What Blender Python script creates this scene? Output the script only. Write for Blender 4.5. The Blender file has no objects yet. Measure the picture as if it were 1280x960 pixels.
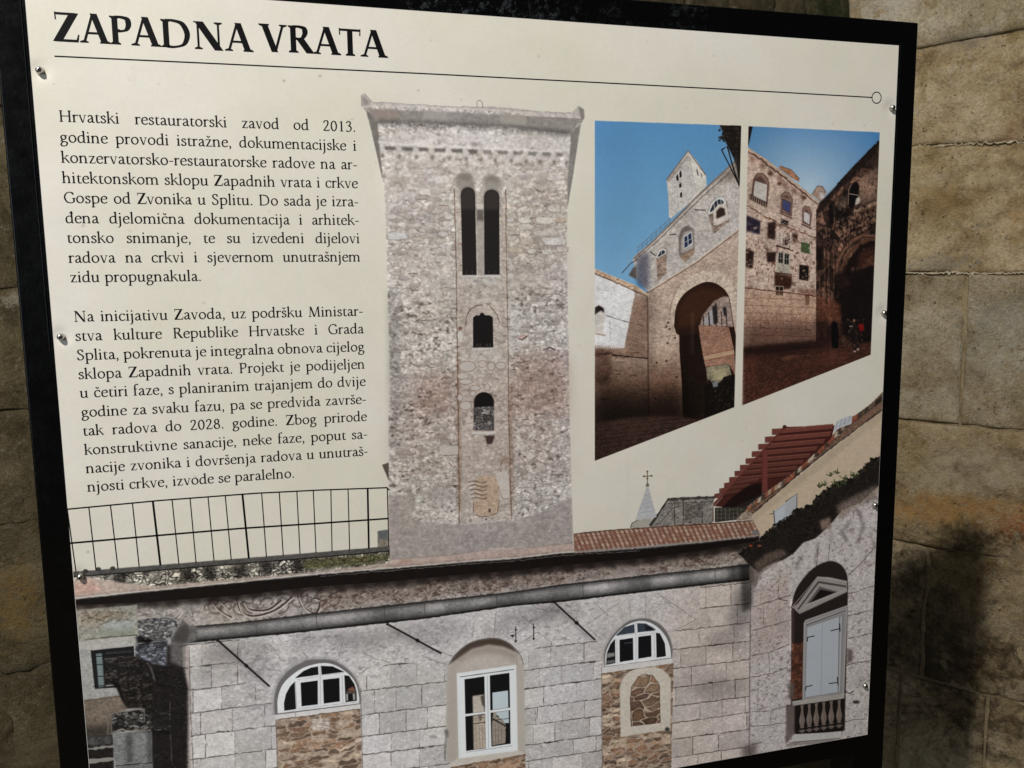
import bpy, math, random
import numpy as np
from mathutils import Matrix, Vector

# ------------------------------------------------------------------ frame of reference
# Board coordinates: x to the right along the panel, y downwards from its top edge, z away from the viewer (metres).
# The panel is 1.00 m wide and 0.939 m high; its top edge is 1.90 m above the ground.
TOP = 1.90
PW, PH = 1.0, 0.939
def W(x, y, z=0.0):
    return Vector((x, z, TOP - y))

scene = bpy.context.scene
col = scene.collection

# ------------------------------------------------------------------ camera
FPX = 994.97 / 1280.0                       # focal length in picture widths
R_CAM = np.array([[0.96894869, 0.0123198, -0.24695475],
                  [-0.04228299, 0.99230218, -0.11639818],
                  [0.24361974, 0.12322585, 0.96201082]])
C_CAM = np.array([0.25494289, 0.29783586, -0.9066676])
cam_data = bpy.data.cameras.new("camera")
cam_data.sensor_width = 36.0
cam_data.lens = 36.0 * FPX
cam_data.clip_start = 0.02
cam_data.clip_end = 200.0
cam = bpy.data.objects.new("camera", cam_data)
col.objects.link(cam)
def bvec(v):
    return Vector((v[0], v[2], -v[1]))
cx, cy, cz = bvec(R_CAM[0]), bvec(-R_CAM[1]), bvec(-R_CAM[2])
m = Matrix((cx, cy, cz)).transposed().to_4x4()
m.translation = W(*C_CAM)
cam.matrix_world = m
scene.camera = cam

# ------------------------------------------------------------------ light of the passage: one lamp high up to the left, a dim surround
world = bpy.data.worlds.new("World")
scene.world = world
world.use_nodes = True
bg = world.node_tree.nodes["Background"]
bg.inputs[0].default_value = (0.90, 0.95, 1.0, 1)
bg.inputs[1].default_value = 0.045

def lamp(name, loc, power, radius, color):
    l = bpy.data.lights.new(name, 'POINT')
    l.energy = power
    l.shadow_soft_size = radius
    l.color = color
    o = bpy.data.objects.new(name, l)
    o.location = loc
    col.objects.link(o)
    return o
lamp("passage_lamp", W(-1.28, -2.24, -1.90), 625.0, 0.07, (1.0, 0.955, 0.88))
# added cool fill from behind the viewer's left, lifts and cools that side
al = bpy.data.lights.new("cool_fill", 'AREA'); al.shape = 'RECTANGLE'; al.size = 1.6; al.size_y = 2.0; al.energy = 32.0; al.color = (0.80, 0.90, 1.0)
ao_ = bpy.data.objects.new("cool_fill", al); col.objects.link(ao_); ao_.location = W(-2.3, -.1, -2.4)
ao_.rotation_euler = (W(.3, .6, 0) - ao_.location).to_track_quat('-Z', 'Y').to_euler()

scene.view_settings.view_transform = 'Standard'
scene.view_settings.look = 'None'
scene.view_settings.exposure = 0.0
scene.view_settings.gamma = 1.0
scene.render.film_transparent = False
try:
    scene.cycles.use_denoising = True
    scene.cycles.max_bounces = 6
except Exception:
    pass

# ------------------------------------------------------------------ small helpers
def rays(px, py):
    d = np.stack([(np.asarray(px, float) - 640) / 994.97, (np.asarray(py, float) - 480) / 994.97, np.ones(np.shape(px))], -1)
    return d @ R_CAM
def flat(pts, z=0.0):
    """where lines of sight measured on the photograph meet the panel: survey of the print, in board coordinates"""
    p = np.asarray(pts, float).reshape(-1, 2)
    d = rays(p[:, 0], p[:, 1])
    s = (z - C_CAM[2]) / d[:, 2]
    return (C_CAM + d * s[:, None])[:, :2]

def tag(o, label=None, cat=None, group=None, kind=None):
    if label: o["label"] = label
    if cat: o["category"] = cat
    if group: o["group"] = group
    if kind: o["kind"] = kind
    return o
def link(name, mesh, mat=None, parent=None):
    o = bpy.data.objects.new(name, mesh)
    col.objects.link(o)
    if mat is not None and not mesh.materials:
        mesh.materials.append(mat)
    if parent is not None:
        o.parent = parent
        o.matrix_parent_inverse = Matrix.Translation(parent.location).inverted()
    return o
def mesh_of(name, verts, faces, smooth=False):
    me = bpy.data.meshes.new(name)
    me.from_pydata([tuple(v) for v in verts], [], faces)
    me.update()
    if smooth:
        me.polygons.foreach_set("use_smooth", [True] * len(me.polygons))
    return me
def empty(name, loc):
    o = bpy.data.objects.new(name, None)
    o.location = loc
    col.objects.link(o)
    return o

# ------------------------------------------------------------------ lettering: an old-style roman drawn with a broad pen
def crom(pts, n=6):
    P = [np.array(p, float) for p in pts]
    P = [2 * P[0] - P[1]] + P + [2 * P[-1] - P[-2]]
    out = []
    for i in range(1, len(P) - 2):
        a, b, c, d = P[i - 1:i + 3]
        for k in range(n):
            t = k / n
            out.append(.5 * ((2 * b) + (-a + c) * t + (2 * a - 5 * b + 4 * c - d) * t * t + (-a + 3 * b - 3 * c + d) * t ** 3))
    out.append(P[-2])
    return out
def arc(x, y, rx, ry, a0=90, a1=450, n=20):
    return [(x + rx * math.cos(math.radians(a0 + (a1 - a0) * i / n)), y + ry * math.sin(math.radians(a0 + (a1 - a0) * i / n))) for i in range(n + 1)]

class Pen:
    def __init__(s, A, B, phi):
        s.A, s.B, s.phi, s.out = A, B, math.radians(phi), []
    def q(s, pts, f=1.0, smooth=True, taper=None):
        p = crom(pts) if smooth else [np.array(a, float) for a in pts]
        L, Rr = [], []
        n = len(p)
        for i in range(n):
            t = p[min(i + 1, n - 1)] - p[max(i - 1, 0)]
            t = t / (np.hypot(*t) + 1e-9)
            nx, ny = -t[1], t[0]
            na = math.atan2(ny, nx)
            w = .5 * f * math.hypot(s.A * math.cos(na - s.phi), s.B * math.sin(na - s.phi))
            if taper: w *= taper[0] + (taper[1] - taper[0]) * i / (n - 1)
            L.append((p[i][0] + nx * w, p[i][1] + ny * w)); Rr.append((p[i][0] - nx * w, p[i][1] - ny * w))
        for i in range(n - 1):
            s.out.append([L[i], Rr[i], Rr[i + 1], L[i + 1]])
    def w(s, a, b, wd):                       # straight bar
        t = np.array(b, float) - a; t /= np.hypot(*t); nx, ny = -t[1] * wd / 2, t[0] * wd / 2
        s.out.append([(a[0] + nx, a[1] + ny), (a[0] - nx, a[1] - ny), (b[0] - nx, b[1] - ny), (b[0] + nx, b[1] + ny)])
    def d(s, a, b, wd):                       # diagonal cut level at both ends
        t = np.array(b, float) - a; t /= np.hypot(*t); h = wd / 2 / abs(t[1])
        s.out.append([(a[0] - h, a[1]), (a[0] + h, a[1]), (b[0] + h, b[1]), (b[0] - h, b[1])])
    def dot(s, x, y, r):
        s.out.append([(x + r * math.cos(a * math.pi / 6), y + r * math.sin(a * math.pi / 6)) for a in range(12)])
    def P(s, pts): s.out.append(list(pts))
    def st(s, x, y0, y1, wd=None):
        h = (wd or s.A) / 2; s.out.append([(x - h, y0), (x + h, y0), (x + h, y1), (x - h, y1)])
    def ft(s, x, y=0, up=1, half=None, wd=None):        # bracketed serif, up=-1 hangs from a cap line
        h = (wd or s.A) / 2; e = half or h + 52
        t = max(16, s.B * .55)
        s.out.append([(x - e, y), (x + e, y), (x + e, y + up * t), (x + h + 6, y + up * t * 2.1), (x - h - 6, y + up * t * 2.1), (x - e, y + up * t)])
    def fl(s, x, y):
        h = s.A / 2; s.out.append([(x - h - 54, y - 42), (x - h - 52, y - 62), (x - h, y - 82), (x + h, y - 82), (x + h, y + 16)])

def low(p, c):
    if c == 'a':
        p.q([(88, 345), (135, 400), (205, 420), (280, 390), (312, 310), (315, 200), (318, 95), (345, 35), (400, 28), (432, 48)])
        p.q([(312, 262), (225, 232), (125, 185), (78, 112), (110, 40), (180, 26), (255, 60), (312, 118)]); p.dot(92, 352, 30); return 439
    if c == 'b':
        p.st(108, 30, 690); p.fl(108, 694); p.q([(112, 320), (185, 395), (270, 418), (385, 372), (438, 225), (388, 72), (265, 16), (165, 28), (112, 60)]); return 512
    if c in 'cč':
        p.q([(385, 345), (325, 408), (245, 418), (120, 368), (72, 215), (122, 65), (240, 20), (330, 40), (395, 92)]); p.dot(368, 352, 34)
        if c == 'č': p.q([(160, 625), (245, 530), (330, 625)], smooth=False)
        return 424
    if c in 'dđ':
        p.st(388, 20, 690); p.fl(388, 694); p.P([(400, 60), (426, 60), (430, 42), (505, 34), (505, 14), (410, -8), (370, 5)])
        p.q([(388, 385), (290, 420), (200, 410), (105, 340), (66, 200), (105, 65), (205, 20), (300, 50), (388, 112)])
        if c == 'đ': p.w((250, 585), (485, 585), 34)
        return 520
    if c == 'e':
        p.w((75, 246), (392, 262), 32); p.q([(382, 258), (370, 355), (300, 412), (230, 418), (115, 360), (70, 215), (115, 68), (240, 20), (330, 40), (398, 92)]); return 437
    if c == 'f':
        p.st(125, 0, 540); p.ft(125); p.q([(125, 520), (142, 630), (205, 695), (270, 700), (320, 672)]); p.dot(305, 668, 30); p.w((45, 412), (280, 412), 34); return 306
    if c == 'g':
        p.q(arc(210, 292, 128, 120)); p.P([(290, 372), (320, 408), (445, 412), (445, 378)])
        p.q([(150, 182), (100, 130), (118, 75), (200, 55), (310, 42), (395, -5), (392, -90), (325, -175), (205, -205), (85, -175), (58, -105), (95, -30), (180, 35)]); return 462
    if c in 'hnm':
        p.st(108, 0, 690 if c == 'h' else 425); p.ft(108); p.fl(108, 694 if c == 'h' else 434)
        def arch(x): 
            p.q([(x, 310), (x + 75, 388), (x + 165, 415), (x + 245, 385), (x + 283, 300), (x + 290, 200), (x + 290, 60)]); p.st(x + 290, 0, 120); p.ft(x + 290)
        arch(112)
        if c == 'm': arch(400); return 828
        return 546
    if c in 'ij':
        if c == 'i': p.st(125, 0, 425); p.ft(125); p.fl(125, 434); p.dot(118, 590, 48); return 262
        p.st(130, -60, 425); p.fl(130, 434); p.dot(124, 590, 48); p.q([(130, 20), (128, -90), (95, -175), (0, -228)]); return 262
    if c == 'k':
        p.st(108, 0, 690); p.ft(108); p.fl(108, 694); p.d((130, 205), (365, 420), 36); p.w((285, 424), (455, 424), 26)
        p.d((250, 262), (455, 6), 84); p.w((400, 12), (512, 12), 24); return 494
    if c == 'l': p.st(120, 0, 690); p.ft(120); p.fl(120, 694); return 255
    if c == 'o': p.q(arc(252, 219, 180, 200)); return 508
    if c == 'p':
        p.st(110, -220, 425); p.fl(110, 434); p.ft(110, -235); p.q([(112, 335), (190, 400), (280, 418), (398, 370), (448, 225), (398, 70), (270, 18), (170, 30), (112, 58)]); return 525
    if c == 'r':
        p.st(108, 0, 425); p.ft(108); p.fl(108, 434); p.q([(112, 300), (175, 380), (250, 408), (318, 392)]); p.dot(312, 386, 36); return 350
    if c in 'sš':
        p.q([(298, 335), (255, 400), (185, 418), (98, 380), (95, 305), (175, 245), (268, 190), (302, 112), (250, 38), (165, 18), (85, 42), (58, 112)])
        if c == 'š': p.q([(105, 625), (190, 530), (275, 625)], smooth=False)
        return 366
    if c == 't':
        p.st(128, 80, 425); p.P([(90, 405), (166, 520), (166, 405)]); p.w((35, 412), (298, 412), 34); p.q([(128, 130), (142, 50), (195, 20), (255, 24), (305, 52)]); return 318
    if c == 'u':
        p.st(112, 110, 425); p.fl(112, 434); p.q([(112, 150), (128, 55), (205, 20), (300, 42), (392, 112)]); p.st(398, 20, 425); p.fl(398, 434)
        p.P([(405, 60), (436, 60), (438, 42), (515, 34), (515, 14), (420, -8), (385, 5)]); return 530
    if c == 'v':
        p.d((88, 424), (238, -6), 84); p.d((392, 424), (252, -6), 36); p.w((15, 422), (175, 422), 26); p.w((308, 422), (465, 422), 26); return 478
    if c in 'zž':
        p.w((52, 410), (385, 410), 42); p.d((335, 424), (85, 8), 78); p.w((45, 22), (388, 22), 42); p.w((55, 418), (48, 325), 24); p.w((380, 15), (398, 118), 26)
        if c == 'ž': p.q([(132, 625), (217, 530), (302, 625)], smooth=False)
        return 428
    if c == ',': p.dot(100, 42, 48); p.q([(132, 40), (128, -35), (66, -118)], .75); return 232
    if c == '.': p.dot(108, 42, 50); return 232
    if c == '-': p.w((38, 232), (282, 232), 50); return 318
    if c == '2': p.q([(85, 490), (130, 590), (230, 632), (335, 590), (355, 480), (300, 335), (180, 165), (75, 40)]); p.w((60, 30), (425, 30), 60); p.w((415, 20), (440, 135), 30); return 490
    if c == '0': p.q(arc(242, 315, 165, 298)); return 490
    if c == '1': p.st(255, 0, 610); p.ft(255); p.P([(125, 545), (125, 565), (290, 645), (290, 590)]); return 490
    if c == '3': p.q([(90, 520), (160, 605), (245, 625), (340, 575), (335, 455), (255, 375), (185, 345)]); p.q([(185, 345), (300, 340), (382, 255), (372, 115), (265, 22), (160, 14), (62, 58)]); return 490
    if c == '8': p.q(arc(243, 478, 122, 138)); p.q(arc(243, 168, 158, 152)); return 490
    return 230

def cap(p, c):
    A, B = p.A, p.B
    k = A / 2
    if c == 'H':
        for x in (135, 605):
            p.st(x, 0, 650); p.ft(x); p.ft(x, 650, -1)
        p.w((135, 335), (605, 335), B); return 745
    if c == 'N':
        p.st(140, 0, 640, B); p.ft(140, half=95, wd=B); p.w((40, 637), (190, 637), 26); p.d((100 + k, 650), (628, -10), A * 1.28); p.st(628, -10, 650, B); p.ft(628, 650, -1, half=98, wd=B); return 770
    if c == 'M':
        p.d((140, 0), (185, 650), B); p.ft(142, half=92, wd=B); p.d((195, 650), (430, 0), A * 1.1); p.d((672, 650), (438, 0), B); p.d((728, 0), (690, 650), A)
        p.ft(732); p.w((95, 637), (200, 637), 26); p.w((660, 637), (790, 637), 26); return 865
    if c in 'DPR':
        x = 135; p.st(x, 0, 650); p.ft(x); p.ft(x, 650, -1, half=k + 50)
    if c == 'D':
        p.q([(x, 632), (330, 628), (530, 560), (635, 330), (550, 100), (340, 22), (x, 22)]); return 745
    if c == 'P':
        p.q([(x, 632), (290, 630), (425, 585), (448, 455), (385, 345), (270, 312), (x + k, 322)]); return 560
    if c == 'R':
        p.q([(x, 632), (285, 630), (405, 590), (425, 480), (360, 370), (270, 340), (x + k, 342)]); p.d((300, 345), (545, 0), A * 1.22); p.w((480, 12), (640, 12), 26); return 620
    if c == 'Z':
        p.w((72, 628), (530, 628), B * 1.1); p.d((495, 650), (92, 0), A * 1.28); p.w((40, 24), (545, 24), B * 1.2)
        p.P([(60, 665), (86, 665), (96, 490), (66, 490)]); p.P([(560, 175), (588, 170), (560, 0), (500, 0)]); return 600
    if c == 'A':
        p.d((105, 0), (330, 670), B * 1.15); p.d((575, 0), (345, 670), A * 1.12); p.w((185, 225), (480, 225), B)
        p.ft(105, half=98, wd=B); p.ft(582, half=k + 58); return 685
    if c == 'V':
        p.d((115, 650), (348, -14), A * 1.1); p.d((560, 650), (360, -14), B * 1.15); p.ft(108, 650, -1, half=k + 58); p.ft(565, 650, -1, half=95, wd=B); return 660
    if c == 'T':
        p.st(300, 0, 640); p.ft(300); p.w((42, 628), (558, 628), B * 1.1); p.P([(28, 670), (52, 665), (66, 500), (36, 500)]); p.P([(572, 670), (548, 665), (536, 500), (566, 500)]); return 600
    if c == 'G':
        p.q([(565, 510), (500, 592), (385, 632), (215, 590), (92, 435), (88, 255), (195, 75), (375, 16), (500, 34), (585, 80)]); p.st(590, 55, 290); p.ft(590, 302, -1); p.w((568, 470), (572, 630), 26); return 690
    if c == 'S':
        p.q([(385, 505), (335, 600), (240, 632), (125, 590), (108, 480), (200, 375), (335, 290), (395, 180), (340, 55), (215, 16), (115, 42), (62, 150)]); p.w((388, 480), (378, 625), 24); p.w((58, 175), (72, 20), 24); return 488
    return 230

KERN = {('P', 'A'): -85, ('Z', 'A'): -25, ('R', 'A'): -30, ('A', 'T'): -55, ('T', 'A'): -60, ('A', 'P'): -10, ('N', 'A'): -15, ('Z', 'v'): -20, ('P', 'r'): -10}
def glyphs(text, A, B, phi):
    """natural layout: list of (polygons, x) and the width in 1/1000 em, spaces kept separate"""
    items, x, spaces, prev = [], 0, 0, ' '
    for c in text:
        if c == ' ':
            x += 230; spaces += 1; prev = ' '; continue
        x += KERN.get((prev, c), 0)
        prev = c
        p = Pen(A, B, phi)
        adv = cap(p, c) if c.isupper() else low(p, c)
        items.append((p.out, x, spaces)); x += adv
    return items, x, spaces

def lettering(name, text, x0, base, size, mat, parent, z, x1=None, A=76, B=36, phi=18, track=0.0, cond=1.0, yscale=1.0):
    items, wn, ns = glyphs(text, A, B, phi)
    s = size * cond / 1000.0
    extra = 0.0
    if x1 is not None:
        extra = ((x1 - x0) - wn * s) / max(ns, 1)
        if extra < -0.45 * 230 * s or ns == 0:
            extra = max(extra, -0.45 * 230 * s) if ns else 0
            s = ((x1 - x0) - extra * ns) / wn
    verts, faces, k = [], [], 0
    for n, (polys, gx, sp) in enumerate(items):
        for poly in polys:
            i0 = len(verts)
            pts = [(x0 + (gx + q[0]) * s + extra * sp + track * n, base - q[1] * size / 1000.0 * yscale) for q in poly]
            area = sum(pts[i][0] * pts[(i + 1) % len(pts)][1] - pts[(i + 1) % len(pts)][0] * pts[i][1] for i in range(len(pts)))
            if area > 0: pts.reverse()
            k += 1
            for px, py in pts:
                verts.append(W(px, py, z - 0.000002 * (k % 9)))
            faces.append(list(range(i0, len(verts))))
    return link(name, mesh_of(name, verts, faces), mat, parent)

# ------------------------------------------------------------------ the printed picture: painted by code into one ink map of the panel
S = 2000
TH, TW_ = int(PH * S), S
rng = np.random.default_rng(7)
CV = np.empty((TH, TW_, 3), np.float32)

def vnoise(h, w, cy_, cx_, seed):
    r = np.random.default_rng(seed)
    gh, gw = int(h / cy_) + 3, int(w / cx_) + 3
    g = r.random((gh, gw), dtype=np.float32)
    y = np.arange(h, dtype=np.float32) / cy_; x = np.arange(w, dtype=np.float32) / cx_
    yi = y.astype(int); xi = x.astype(int)
    fy = y - yi; fx = x - xi
    fy = (fy * fy * (3 - 2 * fy))[:, None]; fx = (fx * fx * (3 - 2 * fx))[None]
    rows = g[yi] * (1 - fy) + g[yi + 1] * fy
    return rows[:, xi] * (1 - fx) + rows[:, xi + 1] * fx
def fbm(h, w, c, seed, octs=4, ax=1.0, gain=.55):
    out = np.zeros((h, w), np.float32); a, t = 1.0, 0.0
    for k in range(octs):
        out += a * vnoise(h, w, max(c / 2 ** k, 1.01), max(c * ax / 2 ** k, 1.01), seed + k * 17); t += a; a *= gain
    return (out / t - .5) * 2
N_BIG = fbm(TH, TW_, 220, 1, 4)
N_MID = fbm(TH, TW_, 40, 2, 4)
N_FINE = fbm(TH, TW_, 9, 3, 3, gain=.8)
N_GRIT = fbm(TH, TW_, 3.2, 4, 2, 1.5, .8)
N_PIT = fbm(TH, TW_, 6.5, 14, 3, 1.7, .75)
N_PAT = fbm(TH, TW_, 90, 15, 4)
N_STREAK = fbm(TH, TW_, 60, 5, 4, .22)

def cells(cy_, cx_, seed, shape=(TH, TW_), warp=0.35):
    """irregular stone pattern: distance to the joint and a random tone for each stone"""
    h, w = shape
    r = np.random.default_rng(seed)
    gh, gw = int(h / cy_) + 4, int(w / cx_) + 4
    jx = r.random((gh, gw), dtype=np.float32) * .8 + .1; jy = r.random((gh, gw), dtype=np.float32) * .7 + .15
    tone = r.random((gh, gw), dtype=np.float32)
    y = (np.arange(h, dtype=np.float32) / cy_)[:, None] + 1 + warp * fbm(h, w, cy_ * 1.5, seed + 5, 2)
    x = (np.arange(w, dtype=np.float32) / cx_)[None] + 1 + warp * fbm(h, w, cy_ * 1.5, seed + 9, 2) * cy_ / cx_ * 1.5
    yi = np.clip(y.astype(int), 1, gh - 2); xi = np.clip(x.astype(int), 1, gw - 2)
    f1 = np.full((h, w), 9, np.float32); f2 = f1.copy(); tn = np.zeros((h, w), np.float32)
    for dy in (-1, 0, 1):
        for dx in (-1, 0, 1):
            a, b = yi + dy, xi + dx
            d = np.maximum(np.abs(y - a - jy[a, b]), np.abs(x - b - jx[a, b])) * .6 + .4 * np.hypot(y - a - jy[a, b], x - b - jx[a, b])
            near = d < f1
            f2 = np.where(near, f1, np.minimum(f2, d)); tn = np.where(near, tone[a, b], tn); f1 = np.where(near, d, f1)
    return f2 - f1, tn

def tex(pts):
    return flat(pts) * S
def mask(T):
    """coverage of a polygon (texture pixels) inside its own window"""
    T = np.asarray(T, float)
    x0, y0 = np.floor(T.min(0)).astype(int) - 1; x1, y1 = np.ceil(T.max(0)).astype(int) + 2
    x0, y0, x1, y1 = max(x0, 0), max(y0, 0), min(x1, TW_), min(y1, TH)
    if x1 <= x0 or y1 <= y0: return None
    acc = np.zeros((y1 - y0, x1 - x0), np.float32)
    X = np.arange(x0, x1, dtype=np.float32)[None]
    for sub in (.25, .75):
        Y = np.arange(y0, y1) + sub
        for i in range(len(T)):
            (ax, ay), (bx, by) = T[i], T[(i + 1) % len(T)]
            if ay == by: continue
            sg = 1.0 if by > ay else -1.0
            lo, hi = (ay, by) if by > ay else (by, ay)
            r0 = max(int(math.ceil(lo - sub)) - y0, 0); r1 = min(int(math.ceil(hi - sub)) - y0, y1 - y0)
            if r1 <= r0: continue
            xs = ax + (Y[r0:r1] - ay) * (bx - ax) / (by - ay)
            acc[r0:r1] += sg * np.clip(X + 1 - xs[:, None], 0, 1).astype(np.float32) * .5
    return (slice(y0, y1), slice(x0, x1)), np.clip(np.abs(acc), 0, 1)
def blur(m_, r):
    r = int(r)
    if r < 1: return m_
    for ax in (0, 1):
        for _ in range(2):
            c = np.cumsum(np.pad(m_, [(r + 1, r) if a == ax else (0, 0) for a in (0, 1)], mode='edge'), axis=ax)
            n = m_.shape[ax]
            m_ = (np.take(c, np.arange(2 * r + 1, 2 * r + 1 + n), axis=ax) - np.take(c, np.arange(0, n), axis=ax)) / (2 * r + 1)
    return m_
def C(*c): return np.array(c, np.float32) / 255.0
def put(win, m_, colr):
    CV[win] += m_[..., None] * (colr - CV[win])
def poly(pts, c, a=1.0, soft=0, grain=0.0, raw=False):
    T = np.asarray(pts, float) if raw else tex(pts)
    if soft:
        T2 = T
        x0, y0 = T2.min(0) - soft * 2; x1, y1 = T2.max(0) + soft * 2
        r = mask(np.array([[x0, y0], [x1, y0], [x1, y1], [x0, y1]]))
        if r is None: return
        win, big = r
        big = big * 0
        q = mask(T2)
        if q is None: return
        (wy, wx), mm = q
        big[wy.start - win[0].start:wy.stop - win[0].start, wx.start - win[1].start:wx.stop - win[1].start] = mm
        mk = blur(big, soft)
    else:
        q = mask(T)
        if q is None: return
        win, mk = q
    cc = c if isinstance(c, np.ndarray) and c.ndim == 3 else C(*c)[None, None]
    if grain:
        cc = cc * (1 + grain * (.3 * N_MID[win] + .6 * N_FINE[win] + .9 * N_GRIT[win]))[..., None]
    put(win, mk * a, cc)
def line(pts, w, c, a=1.0, soft=0, jag=0.0):
    T = tex(pts)
    if jag:
        P = []
        for i in range(len(T) - 1):
            n = max(2, int(np.hypot(*(T[i + 1] - T[i])) / 7))
            for k in range(n): P.append(T[i] + (T[i + 1] - T[i]) * k / n + rng.normal(0, jag, 2))
        P.append(T[-1]); T = np.array(P)
    w = w * 1.8
    Lp, Rp = [], []
    for i in range(len(T)):
        t = T[min(i + 1, len(T) - 1)] - T[max(i - 1, 0)]; t = t / (np.hypot(*t) + 1e-9)
        ww = w / 2 * (1 + (rng.uniform(-.5, .5) if jag else 0))
        Lp.append(T[i] + np.array([-t[1], t[0]]) * ww); Rp.append(T[i] - np.array([-t[1], t[0]]) * ww)
    poly(np.array(Lp + Rp[::-1]), c, a, soft, raw=True)
def ell(x, y, rx, ry, c, a=1.0, soft=0, a0=0, a1=360, rot=0):
    cr, sr = math.cos(math.radians(rot)), math.sin(math.radians(rot))
    P = []
    for k in range(25):
        t = math.radians(a0 + (a1 - a0) * k / 24); u, v = rx * math.cos(t), ry * math.sin(t)
        P.append((x + u * cr - v * sr, y + u * sr + v * cr))
    poly(P, c, a, soft)
def sm(pts, a=0, b=None, n=4):
    b = len(pts) if b is None else b
    P = [np.array(p, float) for p in pts[a:b]]; Q = [2 * P[0] - P[1]] + P + [2 * P[-1] - P[-2]]; out = []
    for i in range(1, len(Q) - 2):
        p0, p1, p2, p3 = Q[i - 1:i + 3]
        for k in range(n):
            t = k / n; out.append(tuple(.5 * (2 * p1 + (p2 - p0) * t + (2 * p0 - 5 * p1 + 4 * p2 - p3) * t * t + (3 * p1 - p0 - 3 * p2 + p3) * t ** 3)))
    return list(pts[:a]) + out + [tuple(P[-1])] + list(pts[b:])
def Z(ox, oy, s, pts):
    """survey taken on an enlargement of the photograph: origin and scale"""
    return [(ox + p[0] / s, oy + p[1] / s) for p in pts]
def shade(pts, f, soft=0, a=1.0, tint=(1, 1, 1)):
    T = tex(pts); q = mask(T)
    if q is None: return
    win, mk = q
    if soft:
        (wy, wx) = win
        y0, y1, x0, x1 = max(wy.start - 2 * soft, 0), min(wy.stop + 2 * soft, TH), max(wx.start - 2 * soft, 0), min(wx.stop + 2 * soft, TW_)
        b = np.zeros((y1 - y0, x1 - x0), np.float32); b[wy.start - y0:wy.stop - y0, wx.start - x0:wx.stop - x0] = mk
        win, mk = (slice(y0, y1), slice(x0, x1)), blur(b, soft)
    CV[win] *= 1 + (mk * a)[..., None] * (f * np.array(tint, np.float32) - 1)
def specks(pts, n, smin, smax, c, a=.7, flat_=.5):
    T = tex(pts); q = mask(T)
    if q is None: return
    (wy, wx), mk = q
    for _ in range(n):
        x = rng.uniform(wx.start, wx.stop - 1); y = rng.uniform(wy.start, wy.stop - 1)
        if mk[int(y) - wy.start, int(x) - wx.start] < .5: continue
        s = rng.uniform(smin, smax) * 2.5; t = rng.uniform(0, 6.28)
        P = [(x + s * math.cos(t + k) * rng.uniform(.5, 1), y + s * flat_ * math.sin(t + k) * rng.uniform(.5, 1)) for k in np.linspace(0, 5.3, 6)]
        poly(np.array(P), c, a * rng.uniform(.5, 1), raw=True)

def rubble(pts, base, mortar, pat, lo=.7, hi=1.25, joint=.12, ja=1.0, cols=None, a=1.0, mod=None):
    """fill a polygon with irregular masonry"""
    q = mask(tex(pts)); win, mk = q
    e, tn = pat[0][win], pat[1][win]
    b = C(*base)[None, None] * (lo + (hi - lo) * tn)[..., None]
    if cols is not None:
        for k, cc in enumerate(cols):
            sel = ((tn * 97.3 + k * .31) % 1.0 < .28)[..., None]
            b = np.where(sel, C(*cc)[None, None] * (.85 + .3 * tn[..., None]), b)
    b = b * (1 + .10 * N_MID[win] + .16 * N_FINE[win] + .14 * N_GRIT[win])[..., None]
    b = b * (.86 + .28 * np.clip(e / .5, 0, 1))[..., None]
    j = np.clip(1 - e / joint, 0, 1) * ja
    if mod is not None: j = j * mod[win]
    b = b + j[..., None] * (C(*mortar)[None, None] * (1 + .2 * N_FINE[win])[..., None] - b)
    put(win, mk * a, b)

def ashlar(rows, xs, c, jc, seed, bw=(26, 46), lo=.93, hi=1.06, grain=.16, jw=.8, clip=None):
    """courses of squared blocks; rows: list of course lines, each a list of y at the stations xs (photo survey)"""
    r = random.Random(seed)
    for k in range(len(rows) - 1):
        x = xs[0] - r.uniform(0, bw[0])
        while x < xs[-1]:
            w = r.uniform(*bw); xa, xb = max(x, xs[0]), min(x + w, xs[-1])
            x += w
            if xb - xa < 3: continue
            ya, yb = np.interp([xa, xb], xs, rows[k]); yc, yd = np.interp([xa, xb], xs, rows[k + 1])
            t = r.uniform(lo, hi); wv = r.uniform(-.006, .006)
            cc = (c[0] * t * (1 + wv), c[1] * t, c[2] * t * (1 - wv))
            q = [(xa, ya), (xb, yb), (xb + r.uniform(-.8, .8), yd), (xa, yc)]
            poly(q, cc, grain=grain)
            if xb < xs[-1]:
                line([(xb, yb), (xb + r.uniform(-.5, .5), (yb + yd) / 2), (xb, yd)], jw * r.uniform(.8, 1.6), jc, r.uniform(.55, 1), jag=.7)
        line([(xx, yy) for xx, yy in zip(xs, rows[k])], jw * 1.25, jc, .85, jag=.8)
        line([(xx, yy + 1.1) for xx, yy in zip(xs, rows[k])], .7, (206, 204, 204), .35, jag=.8)
        # worn stretches of the joint
        for _ in range(4):
            xa = r.uniform(xs[0], xs[-1] - 12); xb = xa + r.uniform(6, 25); xb = min(xb, xs[-1])
            line([(xa, np.interp(xa, xs, rows[k])), (xb, np.interp(xb, xs, rows[k]))], jw * 1.8, (jc[0] * .7, jc[1] * .7, jc[2] * .7), .7, jag=.9)

CREAM = (223, 219, 208)
CV[:] = C(*CREAM)[None, None] * (1 + .010 * N_BIG + .006 * N_MID)[..., None]
CV[..., 0] *= 1 + .008 * N_STREAK

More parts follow.
